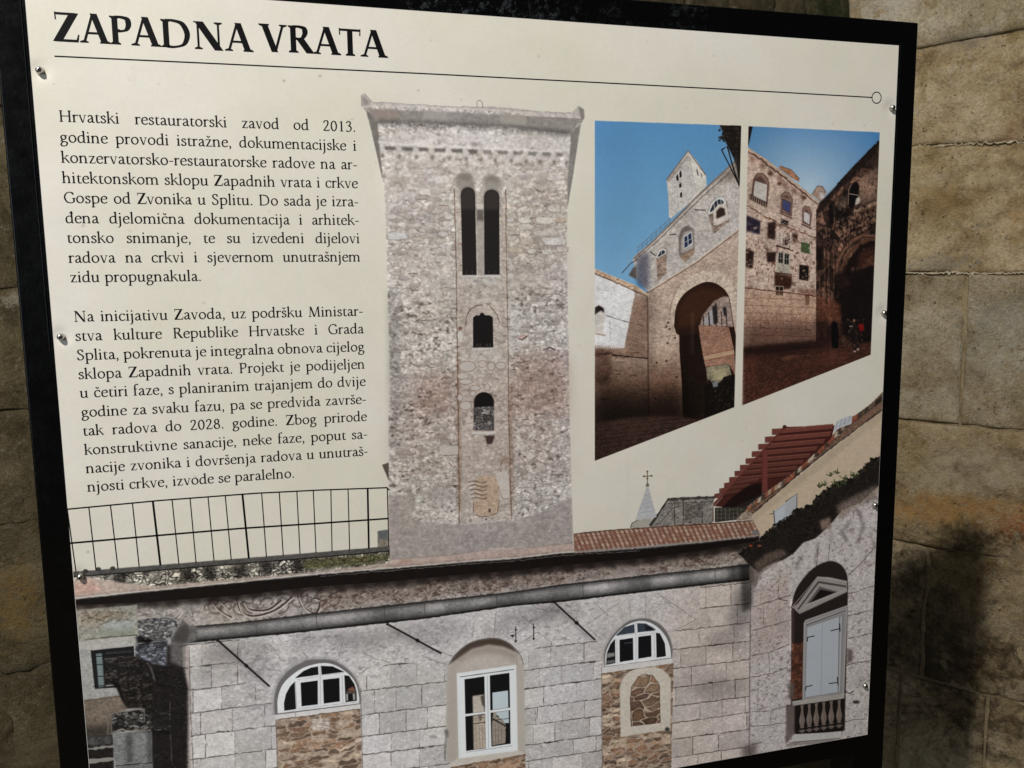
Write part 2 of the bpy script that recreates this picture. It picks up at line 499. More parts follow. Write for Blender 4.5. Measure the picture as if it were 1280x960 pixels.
# ================= bell tower =================
TOWER = Z(440, 110, 4.267, [(55, 100), (52, 40), (68, 30), (110, 75), (210, 75), (300, 85), (500, 97), (655, 100), (735, 97), (850, 105), (1000, 125), (1170, 133), (1212, 94), (1235, 112), (1240, 155), (1222, 188), (1205, 290), (1182, 450), (1162, 560), (1150, 635)]) \
    + [(708, 300), (709.4, 365), (711, 435), (711.6, 510), (712, 522), (713.8, 587), (715, 653), (716.6, 690), (640, 700), (560, 704), (486.5, 712), (485.8, 522), (486.7, 510), (487, 440), (484.5, 374), (483, 300), (482, 260), (480, 234), (477.5, 222), (466, 171), (457.6, 140.5)]
pat_r = cells(11, 24, 21, warp=.8)
pat_s = cells(7.5, 13, 22, warp=.9)
q = mask(tex(TOWER)); tw = q[0]
rubmask = np.clip(.35 + 1.3 * N_BIG + .8 * N_MID, 0, 1)
rubble(TOWER, (196, 191, 188), (120, 106, 100), pat_s, .88, 1.07, .22, .34, mod=np.clip(.35 + 1.4 * N_MID + .8 * N_BIG, 0, 1))
def pits(pts, c, thr, a, w=.12, flip=1, amp=1.0, field=None):
    win, mk = mask(tex(pts)); f = (N_PIT if field is None else field)[win] * flip
    put(win, mk * a * np.clip((f - thr + amp * .22 * N_PAT[win] + amp * .18 * N_MID[win]) / w, 0, 1), C(*c)[None, None] * (1 + .2 * N_GRIT[win])[..., None])
N_PIT2 = fbm(TH, TW_, 8, 77, 3, 1.9, .7)
pits(TOWER, (214, 209, 206), .20, .6, .2, 1, 1.0, N_PIT2)
pits(TOWER, (132, 116, 110), .26, .55, .14, -1)
pits(TOWER, (86, 74, 72), .42, .75, .12, -1, 1.2)
pits(TOWER, (160, 140, 130), .2, .25, .3, -1, 2.0, N_PIT2)
def zone(pts, f, soft=10, a=1.0, tint=(1, 1, 1)): shade(pts, f, soft, a, tint)
# larger coursed stones near the top, either side of the central strip
rubble(Z(440, 110, 4.267, [(165, 420), (540, 420), (545, 830), (190, 830)]), (190, 182, 176), (128, 112, 102), pat_r, .9, 1.08, .16, .6, a=.55, mod=np.clip(.5 + 1.6 * N_MID, 0, 1))
rubble(Z(440, 110, 4.267, [(825, 480), (1150, 440), (1145, 900), (825, 900)]), (190, 180, 173), (124, 104, 94), pat_r, .9, 1.1, .15, .6, cols=[(196, 180, 166)], a=.6, mod=np.clip(.5 + 1.6 * N_MID, 0, 1))
# smooth plaster areas
def plaster(pts, c, a, soft=8, grain=.14):
    poly(pts, c, a * .8, soft, grain); pits(pts, (132, 116, 110), .40, .5, .12, -1)
plaster(Z(440, 110, 4.267, [(160, 250), (1160, 250), (1160, 320), (160, 300)]), (196, 189, 188), .75, 5)
plaster(Z(440, 110, 4.267, [(200, 360), (1100, 360), (1060, 440), (820, 520), (560, 470), (300, 430)]), (192, 184, 180), .6, 12)
plaster(Z(440, 110, 4.267, [(360, 420), (500, 420), (500, 520), (380, 520)]), (205, 204, 208), .75, 12)
plaster(Z(440, 110, 4.267, [(240, 500), (500, 540), (480, 590), (240, 590)]), (196, 192, 192), .6, 10)
plaster(Z(440, 110, 4.267, [(660, 240), (820, 230), (800, 300), (680, 300)]), (203, 203, 208), .7, 10)
plaster(Z(460, 300, 4.571, [(200, 10), (490, 10), (490, 390), (260, 400), (130, 120)]), (192, 180, 174), .55, 16)
plaster(Z(460, 300, 4.571, [(800, 80), (1130, 60), (1130, 300), (800, 330)]), (190, 174, 168), .6, 14)
plaster(Z(460, 300, 4.571, [(270, 700), (420, 690), (470, 800), (280, 790)]), (158, 128, 120), .35, 16)
plaster(Z(460, 300, 4.571, [(860, 660), (1130, 640), (1140, 900), (820, 940)]), (165, 142, 132), .35, 18)
# warm earthy pitting low down and on the left
for pts, n in ((Z(460, 300, 4.571, [(120, 300), (500, 420), (510, 950), (125, 950)]), 520), (Z(460, 300, 4.571, [(810, 430), (1140, 330), (1148, 960), (815, 960)]), 520),
               (Z(460, 500, 4.571, [(125, 0), (515, 0), (515, 520), (125, 480)]), 480), (Z(460, 500, 4.571, [(812, 0), (1152, 0), (1160, 560), (818, 640)]), 300),
               (Z(440, 110, 4.267, [(180, 400), (540, 480), (545, 960), (185, 960)]), 160), (Z(440, 110, 4.267, [(825, 500), (1150, 500), (1145, 960), (825, 960)]), 170)):
    specks(pts, n // 2, .5, 1.6, (112, 96, 92), .5, .42)
    specks(pts, n // 2, .7, 2.6, (212, 208, 206), .45, .5)
    specks(pts, n // 7, .8, 2.4, (66, 56, 54), .8, .4)
    specks(pts, n // 6, 1.5, 4, (160, 128, 116), .3, .5)
# single larger stones
more = []
for _ in range(150):
    sd = rng.random() < .5; x = rng.uniform(215, 510) if sd else rng.uniform(850, 1105); y = rng.uniform(370, 900) if not sd else rng.uniform(390, 820)
    t = rng.uniform(.86, 1.1); more.append((x, y, rng.uniform(26, 84), rng.uniform(13, 30), (190 * t, rng.uniform(178, 184) * t, rng.uniform(168, 184) * t)))
for _ in range(330):
    x = rng.uniform(222, 1105); y = rng.uniform(850, 2250)
    if 540 < x < 825 and rng.random() < .6: continue
    t = rng.uniform(.84, 1.1); more.append((x, y, rng.uniform(18, 60), rng.uniform(9, 22), (188 * t, rng.uniform(176, 182) * t, rng.uniform(168, 182) * t)))
for (x, y, w, h, c) in more + [(210, 685, 60, 34, (214, 212, 212)), (513, 685, 54, 32, (212, 212, 214)), (510, 722, 66, 30, (212, 210, 212)), (240, 790, 120, 40, (212, 216, 224)), (925, 706, 78, 34, (212, 212, 212)), (1030, 706, 96, 40, (214, 212, 210)),
                        (930, 740, 100, 30, (206, 202, 200)), (1080, 640, 70, 44, (206, 203, 200)), (1075, 818, 140, 46, (216, 216, 218)), (1010, 775, 100, 36, (204, 198, 194)), (930, 818, 76, 40, (200, 180, 172)), (1110, 705, 60, 24, (204, 176, 150)),
                        (875, 865, 96, 26, (206, 190, 166)), (958, 870, 50, 26, (214, 212, 208)), (1040, 874, 64, 26, (216, 214, 210)), (850, 800, 50, 34, (206, 200, 196)), (300, 466, 70, 24, (210, 208, 208)), (845, 706, 46, 26, (206, 206, 208)), (1120, 860, 70, 30, (200, 190, 186)),
                        (485, 780, 60, 26, (210, 210, 212)), (1100, 742, 80, 20, (204, 200, 198)), (500, 748, 70, 24, (210, 208, 208))]:
    X, Y, w_, h_ = 440 + x / 4.267, 110 + y / 4.267, w / 4.267 / 2, h / 4.267 / 2
    ex = rng.uniform(.5, .95); jt = rng.uniform(.78, 1.12, 12); jt2 = rng.uniform(.78, 1.12, 12)
    def blob(g): return [(X + (w_ + g) * math.copysign(abs(math.cos(t)) ** ex, math.cos(t)) * jt[k], Y + g * .35 + (h_ + g * .7) * math.copysign(abs(math.sin(t)) ** ex, math.sin(t)) * jt2[k]) for k, t in enumerate(np.linspace(0, 5.76, 12))]
    poly(blob(.8), (122, 102, 92), .6); poly(blob(-.1), tuple(.8 * a + .2 * b for a, b in zip(c, (190, 182, 178))), .85, grain=.14)
# lower smooth render and pink footing
poly(Z(460, 500, 4.571, [(118, 540), (190, 545), (270, 560), (275, 600), (245, 650), (280, 690), (400, 705), (520, 712), (660, 700), (820, 690), (1000, 645), (1100, 580), (1162, 556), (1172, 860), (118, 925)]), (160, 148, 147), .93, 2, .18)
poly(Z(460, 500, 4.571, [(330, 480), (470, 470), (515, 560), (400, 640), (330, 580)]), (158, 144, 142), .5, 10, .2)
poly(Z(460, 500, 4.571, [(130, 912), (520, 880), (700, 850), (900, 845), (1170, 815), (1180, 872), (900, 890), (500, 925), (130, 960)]), (190, 162, 152), .9, 1, .12)
ell(507, 703, 9, 3.4, (176, 128, 108), .7, 2)
line(Z(460, 500, 4.571, [(130, 912), (520, 880), (700, 852), (900, 846), (1170, 816)]), .7, (120, 98, 92), .7, jag=.6)
line(Z(460, 500, 4.571, [(690, 852), (760, 850), (900, 842)]), 1.6, (208, 200, 196), .7, jag=.5)
# top: roof slab, soffit, side soffits
poly(Z(440, 110, 4.267, [(75, 115), (135, 165), (140, 250), (165, 480), (160, 480), (110, 260)]), (118, 112, 108), 1, 0, .12)
poly(Z(440, 110, 4.267, [(1165, 240), (1222, 188), (1205, 290), (1182, 450), (1150, 640), (1148, 500), (1165, 300)]), (128, 124, 118), 1, 0, .12)
poly(Z(440, 110, 4.267, [(80, 110), (1230, 160), (1165, 246), (800, 205), (500, 195), (300, 180), (135, 190), (120, 160)]), (142, 136, 133), 1, 1, .13)
poly(Z(440, 110, 4.267, [(90, 118), (250, 120), (250, 165), (140, 170)]), (150, 128, 122), .8, 5)
poly(Z(440, 110, 4.267, [(380, 120), (510, 125), (510, 170), (380, 165)]), (164, 158, 154), .7, 2)
poly(Z(440, 110, 4.267, [(790, 140), (930, 150), (930, 200), (790, 190)]), (166, 160, 152), .7, 2)
shade(Z(440, 110, 4.267, [(135, 165), (800, 195), (1165, 225), (1165, 262), (800, 222), (500, 212), (135, 200)]), .72, 4)
specks(Z(440, 110, 4.267, [(135, 175), (620, 180), (620, 215), (135, 210)]), 70, .6, 2, (80, 74, 72), .6)
poly(Z(440, 110, 4.267, [(55, 100), (110, 95), (300, 95), (500, 108), (700, 112), (900, 130), (925, 140), (1100, 148), (1238, 158), (1238, 130), (1170, 136), (1000, 127), (850, 107), (735, 98), (655, 101), (500, 98), (300, 86), (210, 75), (120, 75)]), (190, 182, 178), 1, 0, .14)
line(Z(440, 110, 4.267, [(60, 100), (300, 98), (500, 110), (700, 115), (900, 133), (925, 145), (1232, 160)]), 1.0, (214, 206, 202), .8, jag=.3)
line(Z(440, 110, 4.267, [(112, 76), (300, 86), (500, 97), (720, 104), (1000, 126), (1170, 134)]), .6, (104, 96, 96), .7, jag=.5)
poly(Z(440, 110, 4.267, [(52, 98), (50, 40), (68, 30), (108, 74), (100, 96)]), (176, 170, 168), 1, 0, .1)
poly(Z(440, 110, 4.267, [(60, 90), (58, 45), (80, 60), (95, 90)]), (110, 100, 100), .5, 2)
poly(Z(440, 110, 4.267, [(1172, 134), (1208, 94), (1236, 112), (1240, 155), (1200, 150)]), (180, 174, 170), 1, 0, .1)
poly(Z(440, 110, 4.267, [(1208, 100), (1236, 112), (1240, 158), (1224, 180), (1215, 140)]), (116, 110, 106), .8, 1)
line(Z(440, 110, 4.267, [(52, 100), (50, 40), (68, 30), (108, 74)]), .6, (110, 102, 100), .8)
line([(596.5, 133.5), (596, 128), (598, 125.4), (601, 125.6), (603, 128.5), (603.3, 134)], .8, (126, 120, 118), .95)
# corbel table
line(Z(440, 110, 4.267, [(138, 287), (250, 300), (330, 302), (450, 318), (480, 303), (600, 318), (830, 330), (900, 326), (1000, 338), (1160, 332)]), 2.0, (214, 210, 210), .85, jag=.6)
for k, x in enumerate([160, 250, 340, 425, 515, 605, 685, 760, 845, 925, 1000, 1075, 1140]):
    y = 308 + (x - 160) * .038
    if k < 12:
        x2 = [250, 340, 425, 515, 605, 685, 760, 845, 925, 1000, 1075, 1140][k]
        poly(Z(440, 110, 4.267, [(x + 12, y + 2), (x2 - 14, y + 5), (x2 - 18, y + 24), (x + 18, y + 22)]), (84, 76, 74) if k < 6 else (112, 106, 102), .85, 0, .2)
    poly(Z(440, 110, 4.267, [(x - 12, y + 5), (x + 12, y + 5), (x + 10, y + 38), (x, y + 48), (x - 10, y + 38)]), (186, 172, 160) if k in (3, 6) else (188, 182, 178), .9, 0, .1)
    ell(440 + (x + 4) / 4.267, 110 + (y + 54) / 4.267, 2.1, 2.8, (98, 86, 82), .75, 1)
# stone outlines in the upper field
for _ in range(46):
    side = rng.integers(0, 2); x = rng.uniform(180, 500) if side == 0 else rng.uniform(830, 1120); y = rng.uniform(380, 640)
    w = rng.uniform(25, 60); h = rng.uniform(10, 24)
    line(Z(440, 110, 4.267, [(x, y), (x + w * .4, y - h * .5), (x + w, y - h * .2), (x + w * 1.1, y + h * .4), (x + w * .6, y + h * .7)]), .6, (126, 106, 98), .6, jag=.5)
def soften(pts, r, a):
    win, mk = mask(tex(pts)); g_ = CV[win].copy()
    for c_ in range(3): g_[..., c_] = blur(g_[..., c_], r)
    CV[win] += (mk * a)[..., None] * (g_ - CV[win])
soften(TOWER, 1, .75)
win, mk = mask(tex(TOWER)); g_ = CV[win].mean(-1, keepdims=True)
CV[win] += mk[..., None] * ((CV[win] * .62 + g_ * .38 * np.array([1.02, .998, .985], np.float32)) * 1.055 - CV[win])
for _ in range(330):                                  # open joints and cracks
    x = rng.uniform(488, 706); y = rng.uniform(205, 640)
    if 572 < x < 634 and rng.random() < .7: continue
    if y < 330 and rng.random() < .4: continue
    L_ = rng.uniform(3, 13) if rng.random() < .75 else rng.uniform(1, 4); v_ = rng.uniform(-.6, .6) if rng.random() < .75 else 4
    line([(x, y), (min(x + L_ * .5, 707), y + v_ + rng.uniform(-.8, .8)), (min(x + L_, 707), y + v_)], rng.uniform(.5, 1.2), (92, 78, 74), rng.uniform(.35, .8), jag=.6)
for _ in range(60):
    x = rng.uniform(490, 700); y = rng.uniform(360, 600); poly([(x, y), (x + rng.uniform(2, 6), y - rng.uniform(0, 2)), (x + rng.uniform(3, 7), y + rng.uniform(1, 3)), (x + 1, y + rng.uniform(1, 3))], (70, 58, 56), rng.uniform(.3, .75))
soften(Z(440, 110, 4.267, [(165, 240), (1160, 250), (1150, 520), (820, 560), (540, 540), (170, 600)]), 2, .5)
shade(Z(440, 110, 4.267, [(140, 200), (1165, 260), (1150, 700), (180, 700)]), 1.06, 20)
shade([(484, 330), (570, 330), (572, 470), (486, 470)], 1.03, 20); shade([(486, 470), (712, 470), (714, 600), (486, 600)], .95, 24, 1, (1.01, .985, .975))
shade([(520, 470), (566, 470), (566, 520), (520, 520)], .88, 12, 1, (1.03, .97, .95)); shade([(640, 440), (710, 440), (711, 520), (640, 520)], .92, 16, 1, (1.03, .97, .95)); shade([(484, 360), (500, 360), (504, 480), (486, 480)], .88, 8)
# central strip (lesene) edges and its contents
poly([(568, 238), (632, 240), (632.8, 300), (635.2, 435), (636, 522), (639.4, 650), (574, 653), (572.7, 522), (571.6, 435), (569.4, 300)], (186, 172, 164), .5, 1, .12)
line([(567.7, 236), (569.4, 300), (571.6, 435), (572.7, 522), (573.8, 600), (574, 655)], 1.1, (112, 88, 76), .85, jag=.35)
line([(632, 237), (632.8, 300), (635.2, 435), (636, 522), (638, 600), (639.4, 650)], 1.2, (120, 94, 82), .85, jag=.35)
line([(570, 240), (571.5, 300), (573.5, 430)], .9, (206, 198, 192), .5)
specks([(569, 250), (577, 250), (580, 345), (571, 345)], 26, .8, 2.2, (140, 100, 86), .6); specks([(626, 250), (632, 250), (633, 345), (626, 345)], 22, .8, 2.2, (140, 110, 100), .6)
shade([(635, 480), (641, 480), (643, 640), (637, 640)], .86, 2, .8, (1, .93, .88)); shade([(570, 440), (575, 440), (577, 640), (571, 640)], .84, 2, .8, (1, .92, .86))
ell(580.6, 224, 11.5, 8.5, (126, 118, 112), .75, 3, 180, 360); ell(614, 227, 11.5, 8.5, (128, 120, 114), .75, 3, 180, 360)
poly([(570, 224), (577, 217), (588, 218), (594, 228), (594, 240), (576, 240), (571, 236)], (134, 126, 120), .7, 3); poly([(604, 230), (612, 221), (622, 222), (627, 230), (624, 242), (606, 242)], (136, 130, 124), .7, 3)
def archp(x0_, x1_, yb, yt, rise, lean=0, n=9):
    xm, r = (x0_ + x1_) / 2, (x1_ - x0_) / 2
    return [(x0_ + lean, yb)] + [(xm - r * math.cos(math.pi * k / n), yt + rise - rise * math.sin(math.pi * k / n)) for k in range(n + 1)] + [(x1_ + lean, yb)]
poly(archp(576, 593.8, 343.8, 234, 9, 2), (38, 34, 34)); poly(archp(605, 624, 343.3, 237, 9, .5), (36, 33, 34))
poly(archp(576, 593.8, 262, 234, 9, .4), (66, 60, 58), .7, 3); poly(archp(605, 624, 262, 237, 9, .2), (64, 58, 56), .7, 3)
poly([(595.5, 259), (604.5, 259), (605.5, 344), (597.5, 344)], (176, 168, 164), 1, 0, .08); poly([(594.6, 255), (604.6, 255), (603.6, 262), (596, 262)], (212, 206, 204)); shade([(595.5, 262), (604.5, 262), (604.8, 276), (596, 276)], .6, 2)
line([(577, 345.5), (626, 345)], 2.0, (212, 212, 214), .85, jag=.3); plaster([(578, 346), (626, 346), (624, 356), (584, 356)], (200, 198, 198), .6, 4)
for x in (583, 590, 611, 618): line([(x, 343), (x + .5, 338)], .5, (120, 116, 112), .6)
# second window
line([(582.5, 408), (583, 396), (588, 387), (596, 382), (604, 381)], 1.1, (92, 60, 58), .85, jag=.4); line([(612, 383), (618, 388), (622, 395), (624, 403)], 1.3, (96, 70, 66), .8, jag=.6)
line([(581, 420), (580, 402), (586, 388), (598, 379), (608, 379), (620, 384)], .6, (130, 108, 104), .5, jag=.4)
poly([(586, 404), (592, 390), (602, 385), (612, 386), (618, 394), (618, 400), (586, 420)], (198, 186, 182), .6, 3)
poly([(591.3, 434.8), (591.3, 397), (595, 394), (599, 394.5), (601, 391), (604, 391), (606, 394), (612, 394), (616, 397), (616.6, 434)], (26, 24, 25)); line([(590, 436.6), (617.5, 435.6)], 1.6, (206, 206, 212), .9)
for x in (595, 599, 607, 611): line([(x, 434), (x + 1.5, 429.5)], .5, (130, 128, 130), .6); line([(x + 3, 434), (x + 1.5, 429.5)], .5, (130, 128, 130), .6)
ell(575.3, 419, 3.4, 5.4, (214, 212, 208), .9); ell(575.2, 410.5, 3, 2.6, (110, 78, 66), .8, 1); plaster([(590, 438), (626, 437), (624, 450), (592, 452)], (206, 202, 202), .65, 4)
# small patch above the left of the second window and other single marks
for a_ in ([(558, 396), (561, 392.5), (568, 393), (570, 400)], [(654, 359), (660, 358), (665, 363), (664, 369)], [(634, 372), (642, 371), (650, 374)], [(690, 330), (694, 326), (702, 328)], [(676, 371), (682, 368), (690, 368)], [(686, 372), (692, 367), (700, 368), (706, 372)]):
    line(a_, .9, (108, 90, 84), .75, jag=.3)
ell(653, 421, 6, 3, (190, 160, 148), .8); line([(647, 423), (653, 425), (659, 420)], 1.5, (58, 46, 44), .9); line([(678, 438), (688, 434), (694, 438)], 1.6, (84, 66, 58), .8, jag=.4)
poly([(635, 375), (650, 375), (651, 438), (636, 438)], (204, 200, 202), .4, 5); line([(636, 440), (647, 439)], 1.5, (208, 206, 206), .8); line([(565, 444), (571, 443)], 3, (214, 212, 210), .8); line([(573, 447), (581, 449)], 3, (210, 208, 206), .8)
for (x, y, w_, h_) in [(584, 458, 10, 6), (579, 470, 7, 4), (582, 477, 8, 3), (594, 485, 6, 3), (609, 484, 3, 4), (603, 455, 5, 4), (626, 457, 6, 4), (591, 492, 3, 3), (614, 458, 4, 5), (582, 507, 7, 5), (575, 497, 3, 4)]:
    ell(x, y, w_ + .8, h_ + .8, (122, 94, 82), .6); ell(x, y, w_, h_, (206, 200, 198), .85)
# third window
poly(archp(592, 617.6, 538, 490, 12), (60, 52, 50)); poly(archp(593.5, 616.5, 511, 490.5, 11.5), (24, 20, 22)); rubble([(593, 509), (617, 508), (617.5, 537), (592, 538)], (116, 112, 112), (40, 36, 36), pat_s, .7, 1.3, .25, .8)
line([(598, 520), (604, 521), (616, 519)], .9, (34, 30, 30), .9); line([(590, 541.5), (620, 540.5)], 2.6, (214, 210, 208), .95); poly([(604, 545), (618, 544), (618, 546.5), (615, 555), (608, 555), (607, 547)], (62, 46, 44), .95, 1)
# low patches in the strip
poly([(549.7, 558), (572.7, 557), (572.7, 568), (554, 569), (549.7, 565)], (198, 190, 186), .95, 0, .06); line([(554, 569.5), (573, 568.8)], .8, (104, 86, 76), .8, jag=.3)
poly([(620, 592), (634, 588), (636.5, 600), (637, 622), (628, 623), (621, 606)], (204, 196, 190), .9, 0, .06); line([(636, 588), (638, 622), (629, 624), (622, 606)], .7, (130, 108, 98), .8, jag=.3)
poly([(592, 628), (594, 600), (605, 594), (618, 594), (623, 606), (624, 636), (620, 644), (600, 645), (592, 640)], (188, 160, 138), .75, 2, .14); line([(591.5, 628), (592, 642), (600, 646), (612, 645), (622, 641), (624, 625)], .9, (88, 66, 58), .8, jag=.4)
for k in range(5): line([(585 + k, 603 + 5 * k), (594, 601 + 5 * k), (603, 604 + 5 * k), (609, 602 + 5 * k)], 1.5, (92, 74, 64), .7, jag=.5); line([(586, 606 + 5 * k), (600, 605 + 5 * k)], 1.7, (206, 196, 190), .7, jag=.4)
ell(632, 576, 6, 5, (150, 116, 100), .5, 3); line([(625, 583), (629, 575), (636, 571)], 1, (104, 78, 66), .7, jag=.4); ell(612, 638, 1.6, 2.5, (66, 50, 46), .8); line([(607, 650), (608, 648)], 2, (60, 50, 48), .9)
line([(574, 655), (600, 654), (639.6, 649)], 1.0, (206, 196, 192), .8); ell(662, 571, 4.6, 3.4, (214, 208, 204), .9); ell(569, 608, 2.6, 2, (70, 56, 54), .8, 1); ell(653.5, 643, 2, 2.4, (80, 68, 66), .7, 1); ell(686.5, 663.6, 1.5, 1.2, (206, 200, 196), .9); line([(650, 617), (657, 613), (662, 617)], 1, (112, 94, 86), .8, jag=.4)
for x in (520, 536): line([(x, 600), (x + .5, 612)], .6, (140, 124, 116), .6)
line([(517, 601), (548, 600)], .6, (146, 130, 122), .7)
shade([(486, 380), (496, 380), (498, 560), (486, 560)], .9, 6)
# dark wedge left of the tower foot
poly([(477.5, 581), (486, 578), (486, 601)], (94, 84, 80), 1, 0, .1); poly([(472, 664), (486, 662), (486, 683), (472, 684)], (132, 124, 116), 1, 0, .2); poly([(472, 664), (485, 662), (484, 672), (474, 674)], (92, 98, 104), .8, 1)

# ================= belt of masonry under the railing =================
ED = [(83, 750), (180, 740), (400, 718), (487, 711), (592, 702), (640, 699), (700, 692), (800, 686), (890, 677), (948, 669)]
def edy(x): return np.interp(x, [p[0] for p in ED], [p[1] for p in ED])
XS0 = np.array([83, 107, 180, 260, 340, 400, 440, 487])
pipe_t = np.interp(XS0, [83, 107, 400, 487], [715, 713.5, 690, 682.5])
pat_m = cells(8, 11, 31, warp=1.0)
band = [(x, y + 6) for x, y in zip(XS0, pipe_t)] + [(x, edy(x)) for x in XS0[::-1]]
rubble(band, (178, 172, 162), (22, 20, 20), pat_m, .6, 1.3, .34, 1.0, mod=np.clip(.75 + 1.6 * N_MID, 0, 1))
for x in (150, 232, 262, 300, 332, 372): poly([(x - 9, np.interp(x, XS0, pipe_t) + 6), (x + 8, np.interp(x, XS0, pipe_t) + 6), (x + 7, edy(x) - 7), (x - 5, edy(x) - 6)], (24, 22, 20), .72, 5)
poly([(380, 700), (486, 692), (486, 700), (460, 705), (380, 712)], (72, 70, 40), .75, 3, .3); specks([(380, 698), (486, 690), (486, 702), (380, 712)], 60, .8, 2.4, (150, 146, 110), .6); specks([(380, 698), (486, 690), (486, 702), (380, 712)], 50, .8, 2.6, (30, 28, 18), .8)
poly([(83, 728), (112, 722), (150, 728), (190, 733), (400, 714), (487, 704), (487, 711), (400, 718), (180, 741), (83, 750)], (196, 178, 168), .95, 1, .14)
poly([(92, 730), (112, 724), (130, 738), (94, 745)], (196, 158, 146), .7, 4, .2)
poly([(x, y) for x, y in zip(XS0, pipe_t)] + [(x, y + 6.4) for x, y in zip(XS0[::-1], pipe_t[::-1])], (86, 84, 82), 1, 0, .22)
line([(x, y + 6.5) for x, y in zip(XS0, pipe_t)], 1.4, (20, 18, 18), .95); line([(x, y + .6) for x, y in zip(XS0, pipe_t)], .7, (116, 114, 112), .6, jag=.3)
for x, y in ((107, 714), (123, 711.5), (141, 710.5)): ell(x, y, 3.4, 2.6, (52, 50, 48), .9)
poly([(487, 706), (560, 697), (716, 682), (716, 690), (640, 699), (592, 702), (487, 711)], (188, 168, 160), .9, 1, .14)

# ================= the facade =================
WALL = [(83, 750), (180, 740), (400, 718), (487, 711), (592, 702), (640, 699), (800, 686), (948, 669), (960, 668), (1120, 560), (1100, 925), (1040, 935), (840, 975), (600, 1010), (80, 1095)]
poly(WALL, (176, 175, 178), 1, 0, .12)
XS = [228, 345, 451, 557, 656, 750, 841, 940]
R0 = [[807, 795, 784, 773, 760, 749, 738, 728], [835, 822, 808, 796, 785, 775, 764, 754], [864, 850, 836, 823, 812, 801, 789, 778], [893, 878, 864, 852, 838, 826, 812, 801], [921, 907, 894, 881, 861, 849, 836, 824], [951, 936, 921, 908, 886, 873.5, 860, 847],
      [975, 960, 944, 931, 907, 895, 883, 870], [998, 983, 968, 955, 932, 919, 904, 890], [1020, 1005, 990, 977, 952, 938, 924, 911], [1044, 1030, 1014, 998, 974, 960, 947, 933], [1070, 1056, 1040, 1020, 998, 984, 972, 958], [1100, 1090, 1070, 1045, 1022, 1008, 996, 982]]
ashlar(R0, XS, (182, 181, 183), (82, 76, 75), 5, jw=1.2, grain=.11)
poly([(300, 797), (400, 787), (530, 773), (640, 757), (740, 748), (875, 733), (875, 775), (842, 790), (842, 800), (756, 812), (745, 800), (690, 803), (656, 815), (560, 830), (487, 828), (452, 850), (340, 868), (300, 850)], (180, 179, 182), 1, 0, .14)
pits([(232, 806), (940, 728), (940, 960), (232, 1080)], (134, 128, 126), .46, .45, .12, -1)
pits([(232, 806), (940, 728), (940, 960), (232, 1080)], (204, 203, 206), .34, .5, .14, 1, 1.0, N_PIT2)
pits([(232, 806), (560, 775), (560, 830), (450, 850), (340, 900), (232, 900)], (128, 126, 132), .3, .5, .16, -1, 1.6, N_PIT2)
pits([(640, 762), (760, 745), (760, 800), (690, 800)], (120, 116, 116), .26, .5, .16, -1, 1.6, N_PIT2)
shade([(760, 740), (945, 720), (945, 960), (700, 1000), (760, 860)], .96, 60, 1, (1.01, .995, .98))
shade([(840, 700), (945, 690), (945, 960), (840, 980)], .98, 30, 1, (1.015, .99, .975))
# weather stains under the moulding, grey bloom
for (x, y, rx, ry, f) in [(300, 815, 45, 14, .84), (400, 800, 40, 12, .86), (460, 800, 40, 14, .84), (540, 790, 50, 16, .86), (660, 770, 40, 14, .84), (700, 765, 30, 12, .88), (270, 830, 30, 30, .9), (320, 840, 24, 16, .88), (925, 770, 16, 18, .74), (930, 745, 14, 14, .7), (905, 800, 24, 14, .84), (870, 850, 40, 16, .92), (620, 790, 20, 14, .9), (900, 860, 30, 14, .88), (1010, 800, 10, 40, .95)]:
    T = [(x + rx * math.cos(t), y + ry * math.sin(t) - (rx * math.cos(t)) * .12) for t in np.linspace(0, 6, 14)]
    shade(T, f, 12, 1, (1, .995, 1.0))
specks([(235, 810), (340, 800), (340, 905), (235, 920)], 420, .4, 1.3, (120, 118, 122), .5); specks([(340, 800), (560, 780), (560, 840), (450, 860), (340, 830)], 380, .4, 1.3, (122, 120, 124), .5)
specks([(455, 850), (560, 830), (560, 960), (455, 960)], 160, .4, 1.1, (130, 126, 124), .45); specks([(655, 790), (940, 740), (940, 940), (655, 960)], 520, .4, 1.2, (124, 118, 114), .45)
specks([(235, 810), (940, 730), (940, 930), (235, 960)], 300, .5, 1.6, (206, 206, 210), .35)
# frieze, shadow under the cornice and the rounded moulding
XM = [228, 240, 300, 380, 400, 530, 640, 700, 800, 940]
MT = [786, 783, 778, 768.5, 766, 752, 740, 731, 720, 705]
MB = [803, 802.5, 797, 789.5, 787, 773, 757, 752, 740, 724]
def mt(x): return np.interp(x, XM, MT)
def mb(x): return np.interp(x, XM, MB)
fr = [(83, 752)] + ED[1:] + [(945, 690)] + [(x, mt(x)) for x in (940, 800, 700, 640, 530, 400, 300, 240)] + [(170, 795), (83, 800)]
poly(fr, (186, 179, 176), 1, 0, .2); pits(fr, (104, 90, 84), .25, .6, .2, -1, 2.0)
pat_f = cells(22, 26, 44, warp=.9)
win, mk = mask(tex(fr)); e = pat_f[0][win]
CV[win] *= 1 - (mk * .38 * np.clip(1 - np.abs(e - .2) / .16, 0, 1) * np.clip(.5 + 1.5 * N_MID[win], 0, 1))[..., None]
